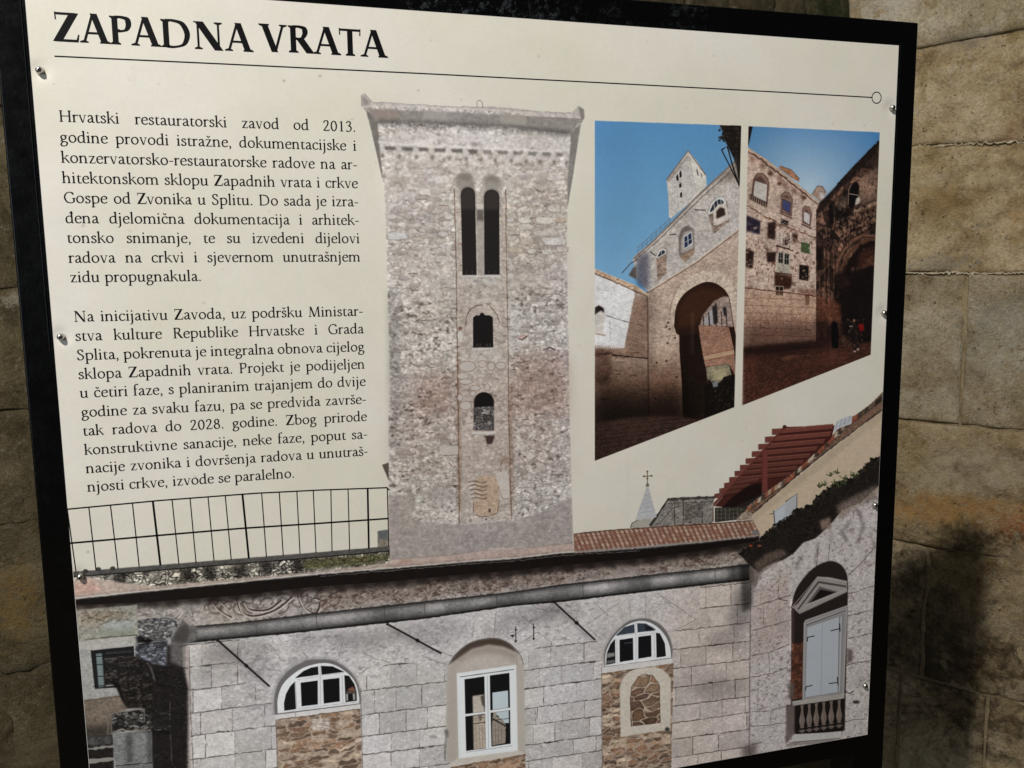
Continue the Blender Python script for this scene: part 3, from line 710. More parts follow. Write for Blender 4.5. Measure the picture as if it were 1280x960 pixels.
for k in range(70):                                   # carved scrolls of the frieze
    x = 262 + k * 9.6 + rng.uniform(-3, 3); top = edy(x) + 14; bot = mt(x) - 3; yy = (top + bot) / 2; h = (bot - top) / 2
    if k > 46 and k % 3: continue
    r0 = h * rng.uniform(.55, .95); t0 = rng.uniform(0, 6.28); sg = rng.choice([-1, 1])
    P = [(x + r0 * (1 - .13 * j) * math.cos(t0 + sg * j * .62) * 1.2, yy + r0 * (1 - .13 * j) * math.sin(t0 + sg * j * .62)) for j in range(8)]
    P = sm(P)
    line(P, 2.2 if k < 18 else 1.6, (58, 46, 44), .7 if k < 18 else .3, 1); line([(a + .9, b + 1.0) for a, b in P], 1.3, (206, 194, 188), .5 if k < 18 else .2, 1)
for P in ([(262, 750), (272, 762), (290, 772), (283, 760), (272, 750)], [(296, 748), (302, 765), (318, 770), (345, 762), (366, 745)], [(303, 752), (312, 762), (335, 762), (352, 750)], [(372, 745), (380, 760), (395, 766), (400, 752), (392, 747)]):
    P = sm(P)
    line(P, 2.4, (58, 44, 42), .85); line([(a + 1.4, b + 1.8) for a, b in P], 1.6, (214, 204, 200), .9)
poly([(640, 700), (948, 672), (945, 686), (800, 702), (640, 718)], (72, 56, 52), .4, 6)
frm = [(400, 735), (640, 712), (940, 680), (940, 700), (640, 736), (400, 762)]
shade(frm, .82, 8, 1, (1.02, .97, .95)); pits(frm, (84, 64, 58), .1, .5, .25, -1, 2.5); pits(frm, (196, 182, 174), .25, .4, .2, 1, 2.0, N_PIT2)
# black shadow band
SH = [(83, 757), (180, 753), (300, 744), (380, 735), (400, 733), (487, 727), (560, 720), (640, 713), (700, 707), (800, 698), (880, 688), (948, 676)]
poly(ED + SH[::-1], (16, 12, 12), 1, 0); poly(ED + [(x, y + 7) for x, y in SH[::-1]], (24, 18, 18), .75, 6)
for x in range(110, 940, 26):
    poly([(x - 8, edy(x) + 6), (x + 10, edy(x) + 5), (x + 9, np.interp(x, [p[0] for p in SH], [p[1] for p in SH]) + rng.uniform(3, 12)), (x - 6, np.interp(x, [p[0] for p in SH], [p[1] for p in SH]) + rng.uniform(2, 9))], (28, 20, 18), .55, 4)
line([(x, y - 1.2) for x, y in ED[:-1]], 2.0, (205, 200, 196), .9, jag=.5); line([(x, y + .6) for x, y in ED[:-1]], 1.0, (90, 86, 84), .7, jag=.6)
line([(x, y + 2.6) for x, y in ED[2:8]], .8, (150, 146, 144), .7, jag=.9)
# moulding as a round bar: tone runs from lit top to dark underside
for k in range(9):
    f0, f1 = k / 9, (k + 1) / 9 + .02; t = [60, 104, 138, 146, 138, 124, 104, 80, 42][k]
    P = [(x, mt(x) + (mb(x) - mt(x)) * f0) for x in XM] + [(x, mt(x) + (mb(x) - mt(x)) * f1) for x in XM[::-1]]
    poly(P, (t, t * .985, t * 1.0), 1, 0, .16)
for (x, w_, f) in [(400, 18, 1.15), (430, 14, 1.2), (545, 12, 1.2), (600, 10, 1.12), (745, 14, 1.25), (760, 10, 1.2), (830, 16, 1.22), (880, 12, 1.15), (900, 10, 1.2), (260, 16, 1.1), (320, 12, .85), (480, 16, .82), (640, 20, .85), (800, 14, .8), (700, 12, .85), (925, 14, .65)]:
    shade([(x - w_, mt(x - w_) + 2), (x + w_, mt(x + w_) + 2), (x + w_, mb(x + w_) - 3), (x - w_, mb(x - w_) - 3)], f, 7)
line([(x, y) for x, y in zip(XM, MB)], 1.5, (22, 18, 18), .9, jag=.4); line([(x, y) for x, y in zip(XM, MT)], 1.1, (44, 36, 36), .8, jag=.5)
for x in (245, 395, 480, 530, 620, 728, 893): line([(x, mt(x)), (x + 1.5, mb(x))], .8, (50, 46, 46), .7)
# rolled end and the return of the pier
poly([(213, 806), (214, 797), (222, 785), (228, 774), (232, 772), (240, 780), (247, 785), (246, 800), (236, 804)], (112, 110, 110), 1, 1, .2); poly([(214, 801), (222, 787), (232, 778), (238, 790), (232, 804)], (66, 62, 62), .75, 3); poly([(227, 773), (232, 771.5), (241, 780), (238, 783)], (170, 160, 156), .9)
poly([(196, 806), (232, 806), (236, 1100), (196, 1100)], (44, 41, 42), 1, 3, .3)
poly([(213, 806), (231, 806), (229, 834), (214, 828)], (112, 108, 110), .9, 3, .2)
poly([(228, 808), (236, 808), (241, 1100), (232, 1100)], (158, 150, 148), .95, 1, .14); line([(236.5, 808), (238, 880), (241.5, 960)], .8, (80, 72, 72), .8, jag=.4)
for y in (834, 859.5, 891, 951): line([(213, y - 4), (236, y + 2)], .9, (30, 26, 28), .8, jag=.4)
# ----- old window and stair blocks at the far left
ZL = lambda pts: Z(80, 760, 4.8, pts)
poly(ZL([(0, 20), (440, -20), (440, 190), (100, 205), (60, 200)]), (158, 156, 150), 1, 1, .25)
poly(ZL([(90, 20), (300, 10), (420, 60), (240, 90), (100, 110)]), (150, 132, 112), .55, 8, .4); poly(ZL([(240, 80), (420, 60), (420, 130), (300, 150), (230, 110)]), (172, 178, 180), .8, 3, .15); poly(ZL([(200, 130), (430, 110), (430, 165), (210, 180)]), (142, 148, 136), .7, 4, .1)
line(ZL([(200, 110), (260, 80), (300, 60), (420, 80)]), .8, (98, 88, 78), .7, jag=.6); line(ZL([(120, 190), (300, 172), (440, 160)]), 1, (70, 64, 60), .85, jag=.4)
specks(ZL([(90, 20), (420, 10), (420, 60), (240, 100), (90, 110)]), 80, .8, 2.4, (80, 64, 52), .6)
poly(ZL([(60, 205), (440, 165), (442, 218), (160, 255), (60, 260)]), (182, 180, 178), 1, 0, .1); poly(ZL([(60, 255), (160, 250), (190, 480), (340, 462), (345, 520), (60, 560)]), (168, 168, 168), 1, 0, .14)
poly(ZL([(160, 255), (420, 228), (430, 470), (185, 485)]), (30, 30, 32)); poly(ZL([(190, 275), (228, 270), (244, 470), (205, 478)]), (122, 136, 140), 1, 1, .1)
for x in (185, 232, 290, 335, 380): line(ZL([(x, 255 - (x - 185) * .1), (x + 20, 480)]), 1.0, (22, 22, 24))
for y in (262, 285, 335, 405, 462): line(ZL([(175, y + 8), (430, y - 14)]), .9, (24, 24, 26))
for y in (268, 275): line(ZL([(250, y), (410, y - 12)]), .8, (94, 98, 102), .6)
line(ZL([(250, 466), (330, 458)]), 1.8, (168, 172, 174), .9); line(ZL([(422, 228), (425, 292)]), 1.2, (190, 188, 186), .9)
poly(ZL([(70, 560), (345, 520), (400, 600), (290, 640), (285, 770), (90, 780)]), (124, 112, 102), 1, 1, .25); shade(ZL([(70, 700), (290, 700), (290, 780), (90, 790)]), .5, 10); line(ZL([(130, 555), (345, 528)]), .8, (80, 70, 62), .8, jag=.4)
poly(ZL([(90, 770), (295, 760), (300, 1000), (100, 1010)]), (34, 31, 31), 1, 1, .3); poly(ZL([(95, 775), (290, 765), (292, 815), (120, 830)]), (82, 80, 82), .9, 2, .4); line(ZL([(100, 850), (298, 828)]), 3.4, (148, 146, 142), .95, jag=.4); line(ZL([(100, 925), (300, 905)]), 4.8, (154, 152, 148), .95, jag=.4)
poly(ZL([(438, 70), (640, 50), (690, 90), (640, 180), (540, 190), (450, 165)]), (122, 122, 124), 1, 1, .3); pat_b = cells(6.5, 15, 61, warp=.9); rubble(ZL([(438, 70), (640, 50), (690, 90), (640, 180), (540, 190), (450, 165)]), (132, 132, 136), (38, 36, 38), pat_b, .6, 1.3, .3, .9, a=.85)
poly(ZL([(430, 215), (620, 195), (615, 360), (430, 340)]), (92, 94, 102), 1, 1, .4); rubble(ZL([(430, 215), (620, 195), (615, 360), (430, 340)]), (108, 112, 124), (30, 28, 32), pat_b, .5, 1.4, .3, .9, a=.8)
poly(ZL([(430, 165), (540, 195), (610, 185), (620, 200), (440, 225)]), (26, 24, 26), .9, 2)
poly(ZL([(240, 305), (440, 290), (520, 330), (720, 360), (745, 480), (742, 1000), (530, 1000), (525, 730), (470, 600), (380, 600), (320, 460), (245, 455)]), (32, 29, 30), 1, 2, .35)
rubble(ZL([(240, 305), (440, 290), (500, 330), (520, 455), (245, 455)]), (62, 58, 58), (18, 16, 16), pat_b, .4, 1.5, .35, .9, a=.8); rubble(ZL([(330, 460), (530, 450), (540, 600), (385, 600)]), (50, 46, 42), (16, 14, 14), pat_b, .4, 1.6, .35, .9, a=.8)
rubble(ZL([(285, 632), (490, 605), (640, 620), (640, 735), (400, 735), (290, 752)]), (74, 72, 72), (24, 22, 22), pat_b, .4, 1.7, .3, .9); poly(ZL([(490, 605), (640, 620), (640, 735), (530, 720)]), (30, 28, 28), .8, 4)
poly(ZL([(290, 752), (525, 735), (530, 930), (310, 950)]), (136, 138, 140), 1, 0, .22); shade(ZL([(370, 750), (410, 750), (415, 930), (375, 940)]), .6, 5); shade(ZL([(500, 740), (530, 740), (530, 930), (500, 930)]), .6, 4); poly(ZL([(310, 950), (530, 930), (540, 1010), (320, 1020)]), (124, 124, 126), 1, 0, .2); line(ZL([(305, 948), (530, 928)]), 1.1, (30, 28, 28), .9, jag=.6)
line(ZL([(270, 640), (262, 760)]), 1.6, (118, 112, 106), .8); line(ZL([(480, 605), (740, 640)]), 1, (12, 12, 12), .8, jag=.4); line(ZL([(520, 455), (740, 485)]), 1, (12, 12, 12), .8, jag=.4); line(ZL([(640, 740), (645, 920)]), 1.0, (110, 106, 100), .6, jag=.6)
for P, c, w_ in (([(438, 72), (500, 58), (640, 50), (688, 88)], (176, 174, 174), 1.6), ([(430, 216), (520, 204), (618, 196)], (150, 152, 160), 1.4), ([(244, 306), (340, 296), (440, 290)], (104, 98, 94), 1.3), ([(288, 634), (400, 614), (488, 606)], (130, 126, 122), 1.6), ([(292, 748), (350, 728), (400, 735), (520, 732)], (160, 156, 150), 1.8), ([(618, 200), (614, 340)], (80, 76, 78), 1.2), ([(500, 330), (530, 380), (545, 440)], (96, 92, 92), 2.0), ([(480, 605), (482, 680)], (150, 146, 142), 1.2), ([(640, 560), (636, 620)], (90, 86, 84), 1.0)):
    line(ZL(P), w_, c, .75, jag=.7)
poly(ZL([(448, 166), (540, 192), (505, 214), (450, 196)]), (14, 12, 14), .95, 1); poly(ZL([(240, 420), (330, 455), (380, 600), (350, 560), (310, 470)]), (12, 10, 11), .9, 1); poly(ZL([(400, 738), (640, 735), (640, 760), (535, 745)]), (16, 14, 15), .85, 2)
specks(ZL([(245, 300), (520, 300), (520, 600), (390, 600), (330, 460)]), 70, .6, 1.8, (118, 112, 106), .5, .4); specks(ZL([(440, 60), (640, 50), (640, 190), (450, 190)]), 60, .6, 1.8, (190, 190, 190), .6, .4)
specks(ZL([(430, 300), (740, 340), (740, 1000), (540, 1000), (520, 600)]), 120, .5, 1.6, (96, 94, 94), .5)
shade(ZL([(690, 330), (712, 330), (750, 1000), (700, 1000)]), 1.0, 4)
# ----- arched half-round windows
def halfwin(outer, white, panes, extra=()):
    poly(outer, (96, 94, 96), .95, 1); poly(white, (206, 210, 216), 1, 0, .03)
    for P, c in panes: poly(P, c)
Z1 = lambda pts: Z(320, 760, 4.8, pts)
poly(Z1([(95, 640), (95, 500), (140, 400), (230, 310), (300, 285), (315, 300), (410, 290), (470, 300), (560, 370), (600, 400), (632, 480), (632, 575)]), (150, 150, 154), .9, 2, .1)
halfwin(Z1(sm([(112, 640), (110, 540), (135, 450), (200, 370), (280, 325), (310, 310), (415, 308), (480, 322), (560, 375), (610, 450), (625, 520), (627, 575)])), Z1(sm([(130, 632), (130, 545), (160, 460), (225, 395), (300, 352), (400, 330), (480, 345), (560, 400), (600, 455), (618, 530), (620, 572)])),
        [(Z1([(170, 617), (168, 570), (180, 515), (205, 470), (232, 442), (240, 606)]), (22, 22, 24)), (Z1([(235, 420), (285, 378), (330, 358), (372, 350), (375, 400)]), (20, 20, 22)), (Z1([(390, 347), (460, 350), (530, 383), (394, 400)]), (18, 18, 20)),
         (Z1([(268, 448), (370, 435), (371, 578), (274, 590)]), (16, 16, 18)), (Z1([(402, 431), (500, 419), (503, 560), (407, 573)]), (16, 16, 18)), (Z1([(530, 403), (558, 407), (590, 455), (603, 500), (605, 555), (538, 565)]), (22, 22, 24))])
poly(Z1([(545, 492), (580, 470), (597, 490), (600, 505)]), (112, 78, 64)); poly(Z1([(540, 515), (552, 512), (553, 555), (541, 556)]), (150, 150, 150)); poly(Z1([(580, 515), (594, 512), (596, 550), (583, 552)]), (150, 150, 152)); poly(Z1([(540, 500), (600, 492), (604, 510), (545, 516)]), (80, 70, 66))
for a_, b_ in (((236, 440), (246, 604)), ((250, 430), (375, 412)), ((385, 345), (386, 580)), ((516, 400), (522, 568)), ((394, 402), (530, 388)), ((250, 605), (620, 562))): line(Z1([a_, b_]), .7, (128, 134, 142), .7)
line(Z1([(245, 598), (520, 566)]), 2.0, (206, 210, 216), 1)
poly(Z1([(115, 642), (622, 577), (624, 604), (118, 672)]), (196, 196, 198), 1, 0, .05); line(Z1([(113, 640), (622, 575)]), .7, (88, 86, 88), .8); line(Z1([(237, 626), (238, 655)]), .8, (120, 118, 118), .9)
pat_br = cells(10, 36, 71, warp=.75)
rubble(Z1([(118, 672), (626, 604), (640, 1100), (130, 1150)]), (138, 116, 98), (176, 160, 146), pat_br, .6, 1.15, .34, .9, cols=[(112, 90, 74), (92, 78, 68), (156, 142, 128)]); specks(Z1([(130, 680), (626, 615), (635, 1000), (140, 1000)]), 260, .6, 1.8, (66, 50, 42), .7, .35); poly(Z1([(330, 670), (440, 655), (440, 730), (340, 740)]), (186, 180, 176), .8, 3, .3)
line(Z1([(118, 672), (626, 606)]), 1.2, (84, 74, 68), .8, jag=.6); line(Z1([(118, 670), (132, 960)]), .9, (90, 84, 80), .8, jag=.3); line(Z1([(628, 480), (630, 575), (640, 960)]), .9, (96, 90, 88), .8, jag=.3)
Z3 = lambda pts: Z(700, 740, 4.366, pts)
poly(Z3([(228, 400), (232, 300), (290, 205), (380, 145), (470, 138), (560, 180), (612, 280), (618, 360)]), (160, 158, 160), .85, 2, .08)
halfwin(Z3(sm([(243, 405), (243, 320), (285, 240), (350, 175), (400, 150), (470, 144), (540, 172), (590, 230), (612, 300), (612, 358)])), Z3(sm([(248, 408), (250, 330), (290, 250), (350, 190), (410, 162), (470, 160), (530, 190), (575, 240), (600, 300), (606, 358)])),
        [(Z3([(252, 398), (255, 335), (275, 285), (300, 256), (302, 388)]), (22, 22, 26)), (Z3([(303, 238), (350, 192), (405, 175), (408, 222)]), (54, 60, 72)), (Z3([(421, 170), (470, 172), (522, 208), (423, 221)]), (52, 58, 70)), (Z3([(325, 261), (398, 250), (400, 370), (326, 382)]), (18, 18, 22)),
         (Z3([(427, 245), (497, 235), (499, 352), (427, 364)]), (18, 18, 22)), (Z3([(524, 222), (545, 226), (572, 280), (578, 350), (527, 358)]), (24, 24, 26))])
poly(Z3([(460, 180), (500, 190), (522, 208), (470, 212)]), (22, 24, 28), .9, 2); line(Z3([(350, 280), (395, 275)]), 1.5, (90, 100, 112), .6, 0); poly(Z3([(255, 335), (298, 330), (298, 350), (255, 360)]), (150, 150, 150), .8, 1); poly(Z3([(255, 375), (300, 370), (300, 385), (255, 392)]), (130, 130, 130), .7, 1)
for a_, b_ in (((308, 258), (312, 392)), ((315, 240), (415, 226)), ((413, 165), (415, 378)), ((512, 222), (517, 360)), ((420, 236), (520, 222))): line(Z3([a_, b_]), .6, (128, 134, 142), .7)
poly(Z3([(228, 412), (612, 362), (614, 388), (230, 444)]), (190, 190, 192), 1, 0, .05); line(Z3([(226, 410), (612, 360)]), .7, (90, 88, 88), .7)
rubble(Z3([(228, 444), (620, 388), (604, 1100), (232, 1100)]), (136, 114, 96), (170, 154, 140), pat_br, .6, 1.15, .34, .9, cols=[(112, 88, 72), (152, 138, 122), (88, 74, 64)]); specks(Z3([(232, 450), (330, 440), (330, 950), (235, 950)]), 130, .7, 2.2, (54, 40, 34), .75, .5)
poly(Z3(sm([(330, 792), (326, 520), (345, 468), (400, 425), (500, 410), (570, 432), (606, 490), (604, 752), (500, 765)], 1, 7)), (186, 180, 172), 1, 1, .07)
pat_n = cells(24, 44, 72, warp=.5); rubble(Z3([(388, 734), (383, 580), (392, 515), (425, 465), (460, 448), (505, 456), (543, 505), (547, 715)]), (112, 88, 72), (186, 174, 160), pat_n, .6, 1.2, .13, 1.0, cols=[(108, 90, 76), (86, 68, 60)]); line(Z3([(388, 734), (383, 580), (392, 515), (425, 465), (460, 448), (505, 456), (543, 505), (547, 715)]), 1.0, (78, 62, 54), .8, jag=.4); ell(804, 844.5, 4, 2.4, (150, 142, 126), .9)
line(Z3([(226, 410), (230, 1000)]), .9, (90, 84, 78), .8, jag=.3); line(Z3([(612, 390), (606, 500), (604, 900)]), .9, (112, 104, 98), .8, jag=.4); ell(834, 911.5, 3, 2.6, (44, 44, 44), .9, 1)
# ----- tall window in its round-headed niche
Z2 = lambda pts: Z(540, 760, 4.8, pts)
NI = Z2(sm([(95, 930), (85, 700), (88, 440), (100, 340), (150, 270), (240, 205), (370, 182), (460, 212), (525, 275), (550, 340), (560, 870)], 2, 10))
poly(NI, (172, 166, 162), 1, 0, .05); poly(Z2([(85, 930), (90, 420), (105, 340), (150, 300), (150, 910)]), (158, 154, 150), .9, 4); poly(Z2([(510, 330), (550, 340), (562, 880), (520, 860)]), (166, 162, 158), .95, 1)
poly(Z2(sm([(103, 338), (150, 270), (240, 205), (370, 182), (460, 212), (527, 280), (500, 262), (430, 232), (340, 220), (240, 245), (160, 300)], 0, 6)), (66, 56, 52), 1, 2); poly(Z2([(150, 300), (240, 245), (340, 225), (430, 240), (505, 275), (500, 320), (430, 280), (330, 268), (220, 290), (150, 345)]), (120, 112, 108), .6, 7)
line(Z2(sm([(100, 340), (150, 270), (240, 205), (370, 182), (460, 212), (525, 275), (550, 340)])), .8, (50, 44, 44), .8); line(Z2([(508, 275), (510, 345)]), .8, (126, 120, 116), .8)
poly(Z2([(148, 392), (505, 340), (515, 855), (160, 910)]), (204, 210, 216)); poly(Z2([(158, 402), (498, 352), (506, 846), (170, 898)]), (208, 214, 222)); line(Z2([(166, 414), (492, 368)]), 1.2, (74, 76, 80), .9)
for P in (Z2([(195, 428), (314, 410), (318, 622), (200, 636)]), Z2([(347, 405), (464, 389), (468, 598), (350, 614)]), Z2([(200, 650), (318, 634), (322, 842), (205, 857)]), Z2([(352, 628), (468, 612), (471, 814), (357, 831)])): poly(P, (18, 18, 20))
poly(Z2([(243, 528), (312, 518), (316, 622), (246, 632)]), (176, 170, 162), 1, 1, .08); poly(Z2([(246, 646), (318, 637), (322, 842), (250, 850)]), (166, 156, 146), 1, 1, .14); poly(Z2([(290, 530), (314, 520), (317, 600), (300, 580)]), (70, 62, 58), .9, 1); line(Z2([(248, 694), (320, 686)]), 1.1, (44, 40, 38)); line(Z2([(248, 662), (320, 655)]), .8, (110, 102, 96), .8); poly(Z2([(275, 640), (300, 640), (300, 670), (285, 680)]), (90, 82, 78), .8, 1)
for x in (262, 282, 300): line(Z2([(x, 700), (x + 5, 845)]), .9, (116, 108, 102), .6)
poly(Z2([(362, 508), (456, 495), (458, 598), (364, 611)]), (178, 192, 202), 1, 0); poly(Z2([(370, 627), (460, 614), (462, 690), (420, 690), (400, 650)]), (172, 186, 196), 1, 0); poly(Z2([(368, 625), (384, 622), (388, 650), (420, 665), (445, 705), (440, 810), (362, 825), (360, 690)]), (140, 132, 126), 1, 0, .12); line(Z2([(365, 665), (445, 710)]), 2.0, (40, 36, 34)); poly(Z2([(440, 728), (462, 690), (466, 812), (446, 790)]), (24, 24, 26)); line(Z2([(360, 675), (460, 662)]), .8, (40, 40, 40), .9)
for x in (380, 398, 415): line(Z2([(x, 690), (x + 3, 815)]), .8, (92, 84, 78), .7)
line(Z2([(196, 643), (320, 628)]), 1.5, (206, 212, 218)); line(Z2([(350, 621), (468, 605)]), 1.5, (206, 212, 218)); line(Z2([(332, 405), (340, 842)]), 1.0, (150, 156, 164), .8); line(Z2([(205, 866), (480, 826)]), .8, (120, 126, 134), .8)
poly(Z2([(95, 940), (150, 905), (520, 855), (562, 872), (420, 905), (100, 955)]), (184, 180, 176), 1, 0, .05); rubble(Z2([(110, 955), (560, 875), (562, 1100), (110, 1100)]), (134, 108, 90), (172, 158, 146), pat_br, .6, 1.15, .34, .9, cols=[(116, 90, 74)]); line(Z2([(250, 930), (400, 918), (560, 880)]), 1.4, (92, 74, 62), .8, jag=.8)
poly(Z2([(72, 735), (88, 725), (100, 740), (98, 780), (82, 775)]), (96, 94, 94), .8, 1); line(Z2([(90, 760), (80, 830), (75, 920)]), 3.0, (128, 126, 126), .7, jag=1.2); line(Z2([(80, 830), (76, 900)]), 1.4, (84, 82, 82), .7, jag=1.0); ell(541, 921, 5, 2, (128, 126, 126), .6, 1); line([(672, 884), (671, 898)], 1.2, (84, 80, 80), .8); line([(673.5, 885), (673, 897)], 1, (206, 204, 202), .7)
# ----- voussoir joints round the arches
for P in ([(379, 815), (386, 822)], [(406, 805), (407, 822)], [(368, 800), (384, 822)], [(428, 803), (424, 822)], [(452, 815), (470, 824), (487, 828)], [(345, 838), (325, 832)], [(448, 842), (474, 828)], [(352, 826), (338, 806)], [(593, 778), (590, 797)], [(620, 765), (617, 796)], [(570, 822), (545, 812), (527, 820)], [(556, 830), (530, 821)], [(648, 806), (672, 790), (690, 803)], [(583, 778), (571, 800)], [(641, 796), (663, 778)], [(733, 781), (775, 753)], [(823, 742), (873, 777)], [(841, 790), (874, 772)], [(787, 750), (788, 772)], [(808, 745), (806, 772)], [(753, 800), (743, 792), (733, 782)], [(760, 770), (742, 752)], [(842, 760), (826, 745)]):
    line(P, .8, (112, 106, 106), .8, jag=.5)
for P in ([(366, 805), (407, 798), (407, 822), (384, 824)], [(570, 780), (592, 776), (590, 798), (574, 808)], [(786, 748), (808, 744), (806, 772), (788, 774)]): poly(P, (180, 180, 186), .35, 3, .15)
# ----- iron struts and hooks
for a_, b_ in (((272.5, 800.5), (337, 858)), ((485, 780.5), (552, 817)), ((692.5, 752.5), (744, 800))):
    line([(a_[0] - 2, a_[1] + 3), (b_[0] - 2, b_[1] + 2)], 4, (110, 108, 112), .45, 3); line([a_, b_], 2.5, (30, 28, 30)); mx, my = a_[0] * .45 + b_[0] * .55, a_[1] * .45 + b_[1] * .55; ell(mx, my, 3.1, 2.2, (24, 22, 24), 1, 0, 0, 360, 35); line([a_, (a_[0] - 2, a_[1] - 1)], 3.5, (26, 24, 26))
for x, y0, y1 in ((644.7, 783, 803), (667, 780, 800)):
    line([(x, y0), (x, y1)], 1.2, (34, 30, 30)); poly([(x - 2, y1 - 2.5), (x + 2, y1 - 2.5), (x, y1 + .5)], (34, 30, 30)); poly([(x - 1, y0 + 3), (x + 3, y0 + 4), (x - 1, y0 + 6)], (34, 30, 30))
poly([(637.5, 794), (643, 793), (641, 797)], (40, 34, 34)); specks([(640, 800), (690, 795), (690, 808), (650, 812)], 30, .5, 1.4, (140, 104, 96), .5)
win, mk = mask(tex([(232, 806), (400, 788), (640, 758), (940, 726), (940, 960), (232, 1080)]))
CV[win] = CV[win] * (1 + mk[..., None] * (np.array([1.175, 1.165, 1.155], np.float32) - 1))
# ================= right-hand wing =================
WG = [(937, 702), (950, 690), (1000, 650), (1060, 600), (1120, 560), (1100, 930), (1083, 930), (937, 958)]
poly(WG, (200, 193, 193), 1, 0, .16)
pits(WG, (120, 108, 104), .3, .6, .14, -1)
pits(WG, (206, 200, 200), .3, .5, .16, 1, 1.0, N_PIT2)
Z8 = lambda pts: Z(920, 680, 3.43, pts)
gr = random.Random(3)
for P in ([(75, 270), (165, 240), (235, 220)], [(65, 372), (150, 350), (235, 325)], [(65, 480), (140, 465), (230, 430)], [(60, 572), (150, 555), (220, 530)], [(62, 628), (95, 622)], [(60, 720), (150, 715), (215, 695)], [(60, 782), (150, 775), (215, 765)], [(65, 860), (110, 850)],
          [(480, 213), (530, 200), (597, 176)], [(480, 305), (520, 300), (592, 280)], [(480, 405), (590, 380)], [(472, 520), (520, 508), (580, 500)], [(455, 765), (520, 752), (560, 750)], [(180, 235), (225, 245)], [(480, 135), (530, 90), (600, 10)], [(345, 100), (352, 10)], [(395, 75), (402, 0)], [(90, 140), (85, 180)]):
    line(Z8(P), 1.1, (84, 72, 68), .85, jag=.7); line([(a + .3, b + 1.3) for a, b in Z8(P)], .8, (196, 188, 184), .5, jag=.5)
for P in ([(140, 465), (145, 555)], [(95, 622), (92, 710)], [(120, 270), (118, 360)], [(150, 715), (148, 770)], [(60, 480), (58, 960)], [(62, 150), (62, 480)], [(185, 150), (180, 235)]): line(Z8(P), .9, (110, 98, 94), .7, jag=.5)
line([(938, 730), (937.5, 800), (936, 950)], 1.3, (96, 84, 80), .7, 1, jag=.4); shade([(925, 705), (942, 705), (940, 760), (928, 765)], .5, 5)
shade([(940, 740), (985, 715), (990, 800), (940, 830)], .93, 10, 1, (1.02, .98, .96))
specks(WG, 420, .5, 1.8, (112, 98, 94), .5); specks(WG, 160, .6, 2.0, (196, 190, 188), .4)
poly(Z8([(480, 445), (500, 460), (500, 500), (475, 515)]), (70, 60, 54), .7, 4); line(Z8([(468, 632), (490, 640), (502, 630)]), 1.6, (40, 34, 32), .9, jag=.4); ell(1070, 877.5, 4.5, 2.2, (52, 46, 44), .9, 1); poly(Z8([(20, 870), (90, 850), (85, 900), (30, 920)]), (78, 68, 64), .7, 8); ell(1063, 889, 2.2, 2.6, (206, 204, 202), .6, 1)
specks(Z8([(560, 540), (580, 540), (575, 620), (560, 620)]), 10, .6, 1.4, (90, 80, 78), .6)
# niche with pedimented window
poly(Z8(sm([(236, 690), (236, 290), (240, 250), (265, 180), (330, 104), (400, 73), (448, 88), (475, 130), (480, 190), (466, 800), (225, 815), (215, 690)], 1, 9)), (40, 32, 31), 1, 1, .1)
rubble(Z8([(240, 430), (290, 420), (283, 662), (232, 668)]), (104, 62, 48), (62, 44, 38), pat_s, .7, 1.2, .3, .7, a=.9); poly(Z8([(222, 600), (250, 595), (250, 660), (225, 665)]), (100, 92, 88), .8, 3); shade(Z8([(236, 240), (250, 240), (248, 460), (236, 460)]), 1.9, 3)
P_o = Z8([(240, 272), (265, 255), (350, 140), (400, 142), (475, 158), (477, 205), (272, 300)]); poly(P_o, (158, 150, 148), 1, 0, .06); poly(Z8([(262, 280), (352, 158), (472, 178), (474, 188), (280, 290)]), (84, 76, 76)); poly(Z8([(268, 283), (355, 168), (470, 186), (474, 200), (276, 292)]), (160, 154, 152), 1, 0, .05); poly(Z8([(302, 258), (358, 182), (436, 205)]), (96, 90, 90)); poly(Z8([(318, 252), (362, 195), (425, 207)]), (28, 22, 22))
line(Z8([(240, 272), (350, 140), (475, 162)]), 1.2, (182, 176, 174), .9); line(Z8([(245, 275), (270, 300)]), 1.2, (70, 64, 64), .9); line(Z8([(300, 262), (438, 208), (474, 196)]), 1.1, (188, 182, 180), .9); line(Z8([(272, 302), (476, 210)]), 1.1, (58, 50, 50), .9)
poly(Z8([(290, 340), (296, 326), (478, 262), (464, 640), (284, 666)]), (164, 162, 164)); poly(Z8([(300, 345), (470, 285), (457, 640), (292, 660)]), (150, 148, 150)); line(Z8([(300, 348), (470, 284)]), 1.0, (52, 48, 50), .9); line(Z8([(296, 335), (474, 272)]), .7, (104, 100, 102), .9)
poly(Z8([(306, 358), (442, 312), (436, 634), (298, 656)]), (184, 190, 200)); poly(Z8([(446, 314), (455, 310), (446, 634), (440, 634)]), (176, 178, 184)); line(Z8([(443, 312), (437, 634)]), .8, (92, 92, 98), .9); line(Z8([(370, 335), (364, 644)]), .8, (140, 146, 156), .9); line(Z8([(458, 305), (448, 634)]), .7, (108, 106, 110), .9)
for x in (322, 338, 354, 384, 400, 418): line(Z8([(x, 352 - (x - 322) * .3), (x - 6, 650 - (x - 322) * .12)]), .5, (168, 174, 184), .6)
for a_, b_, c_ in (((306, 418), (306, 400), (337, 394)), ((298, 628), (300, 612), (328, 606)), ((444, 340), (446, 375), (406, 372)), ((434, 570), (438, 606), (398, 598))):
    line(Z8([a_, b_]), 1.6, (24, 22, 24)); line(Z8([b_ if a_[0] < 400 else (b_[0] - 2, b_[1] - 12), c_]), 1.4, (24, 22, 24))
poly(Z8([(240, 674), (352, 656), (466, 640), (464, 662), (242, 694)]), (172, 166, 162), 1, 0, .08)
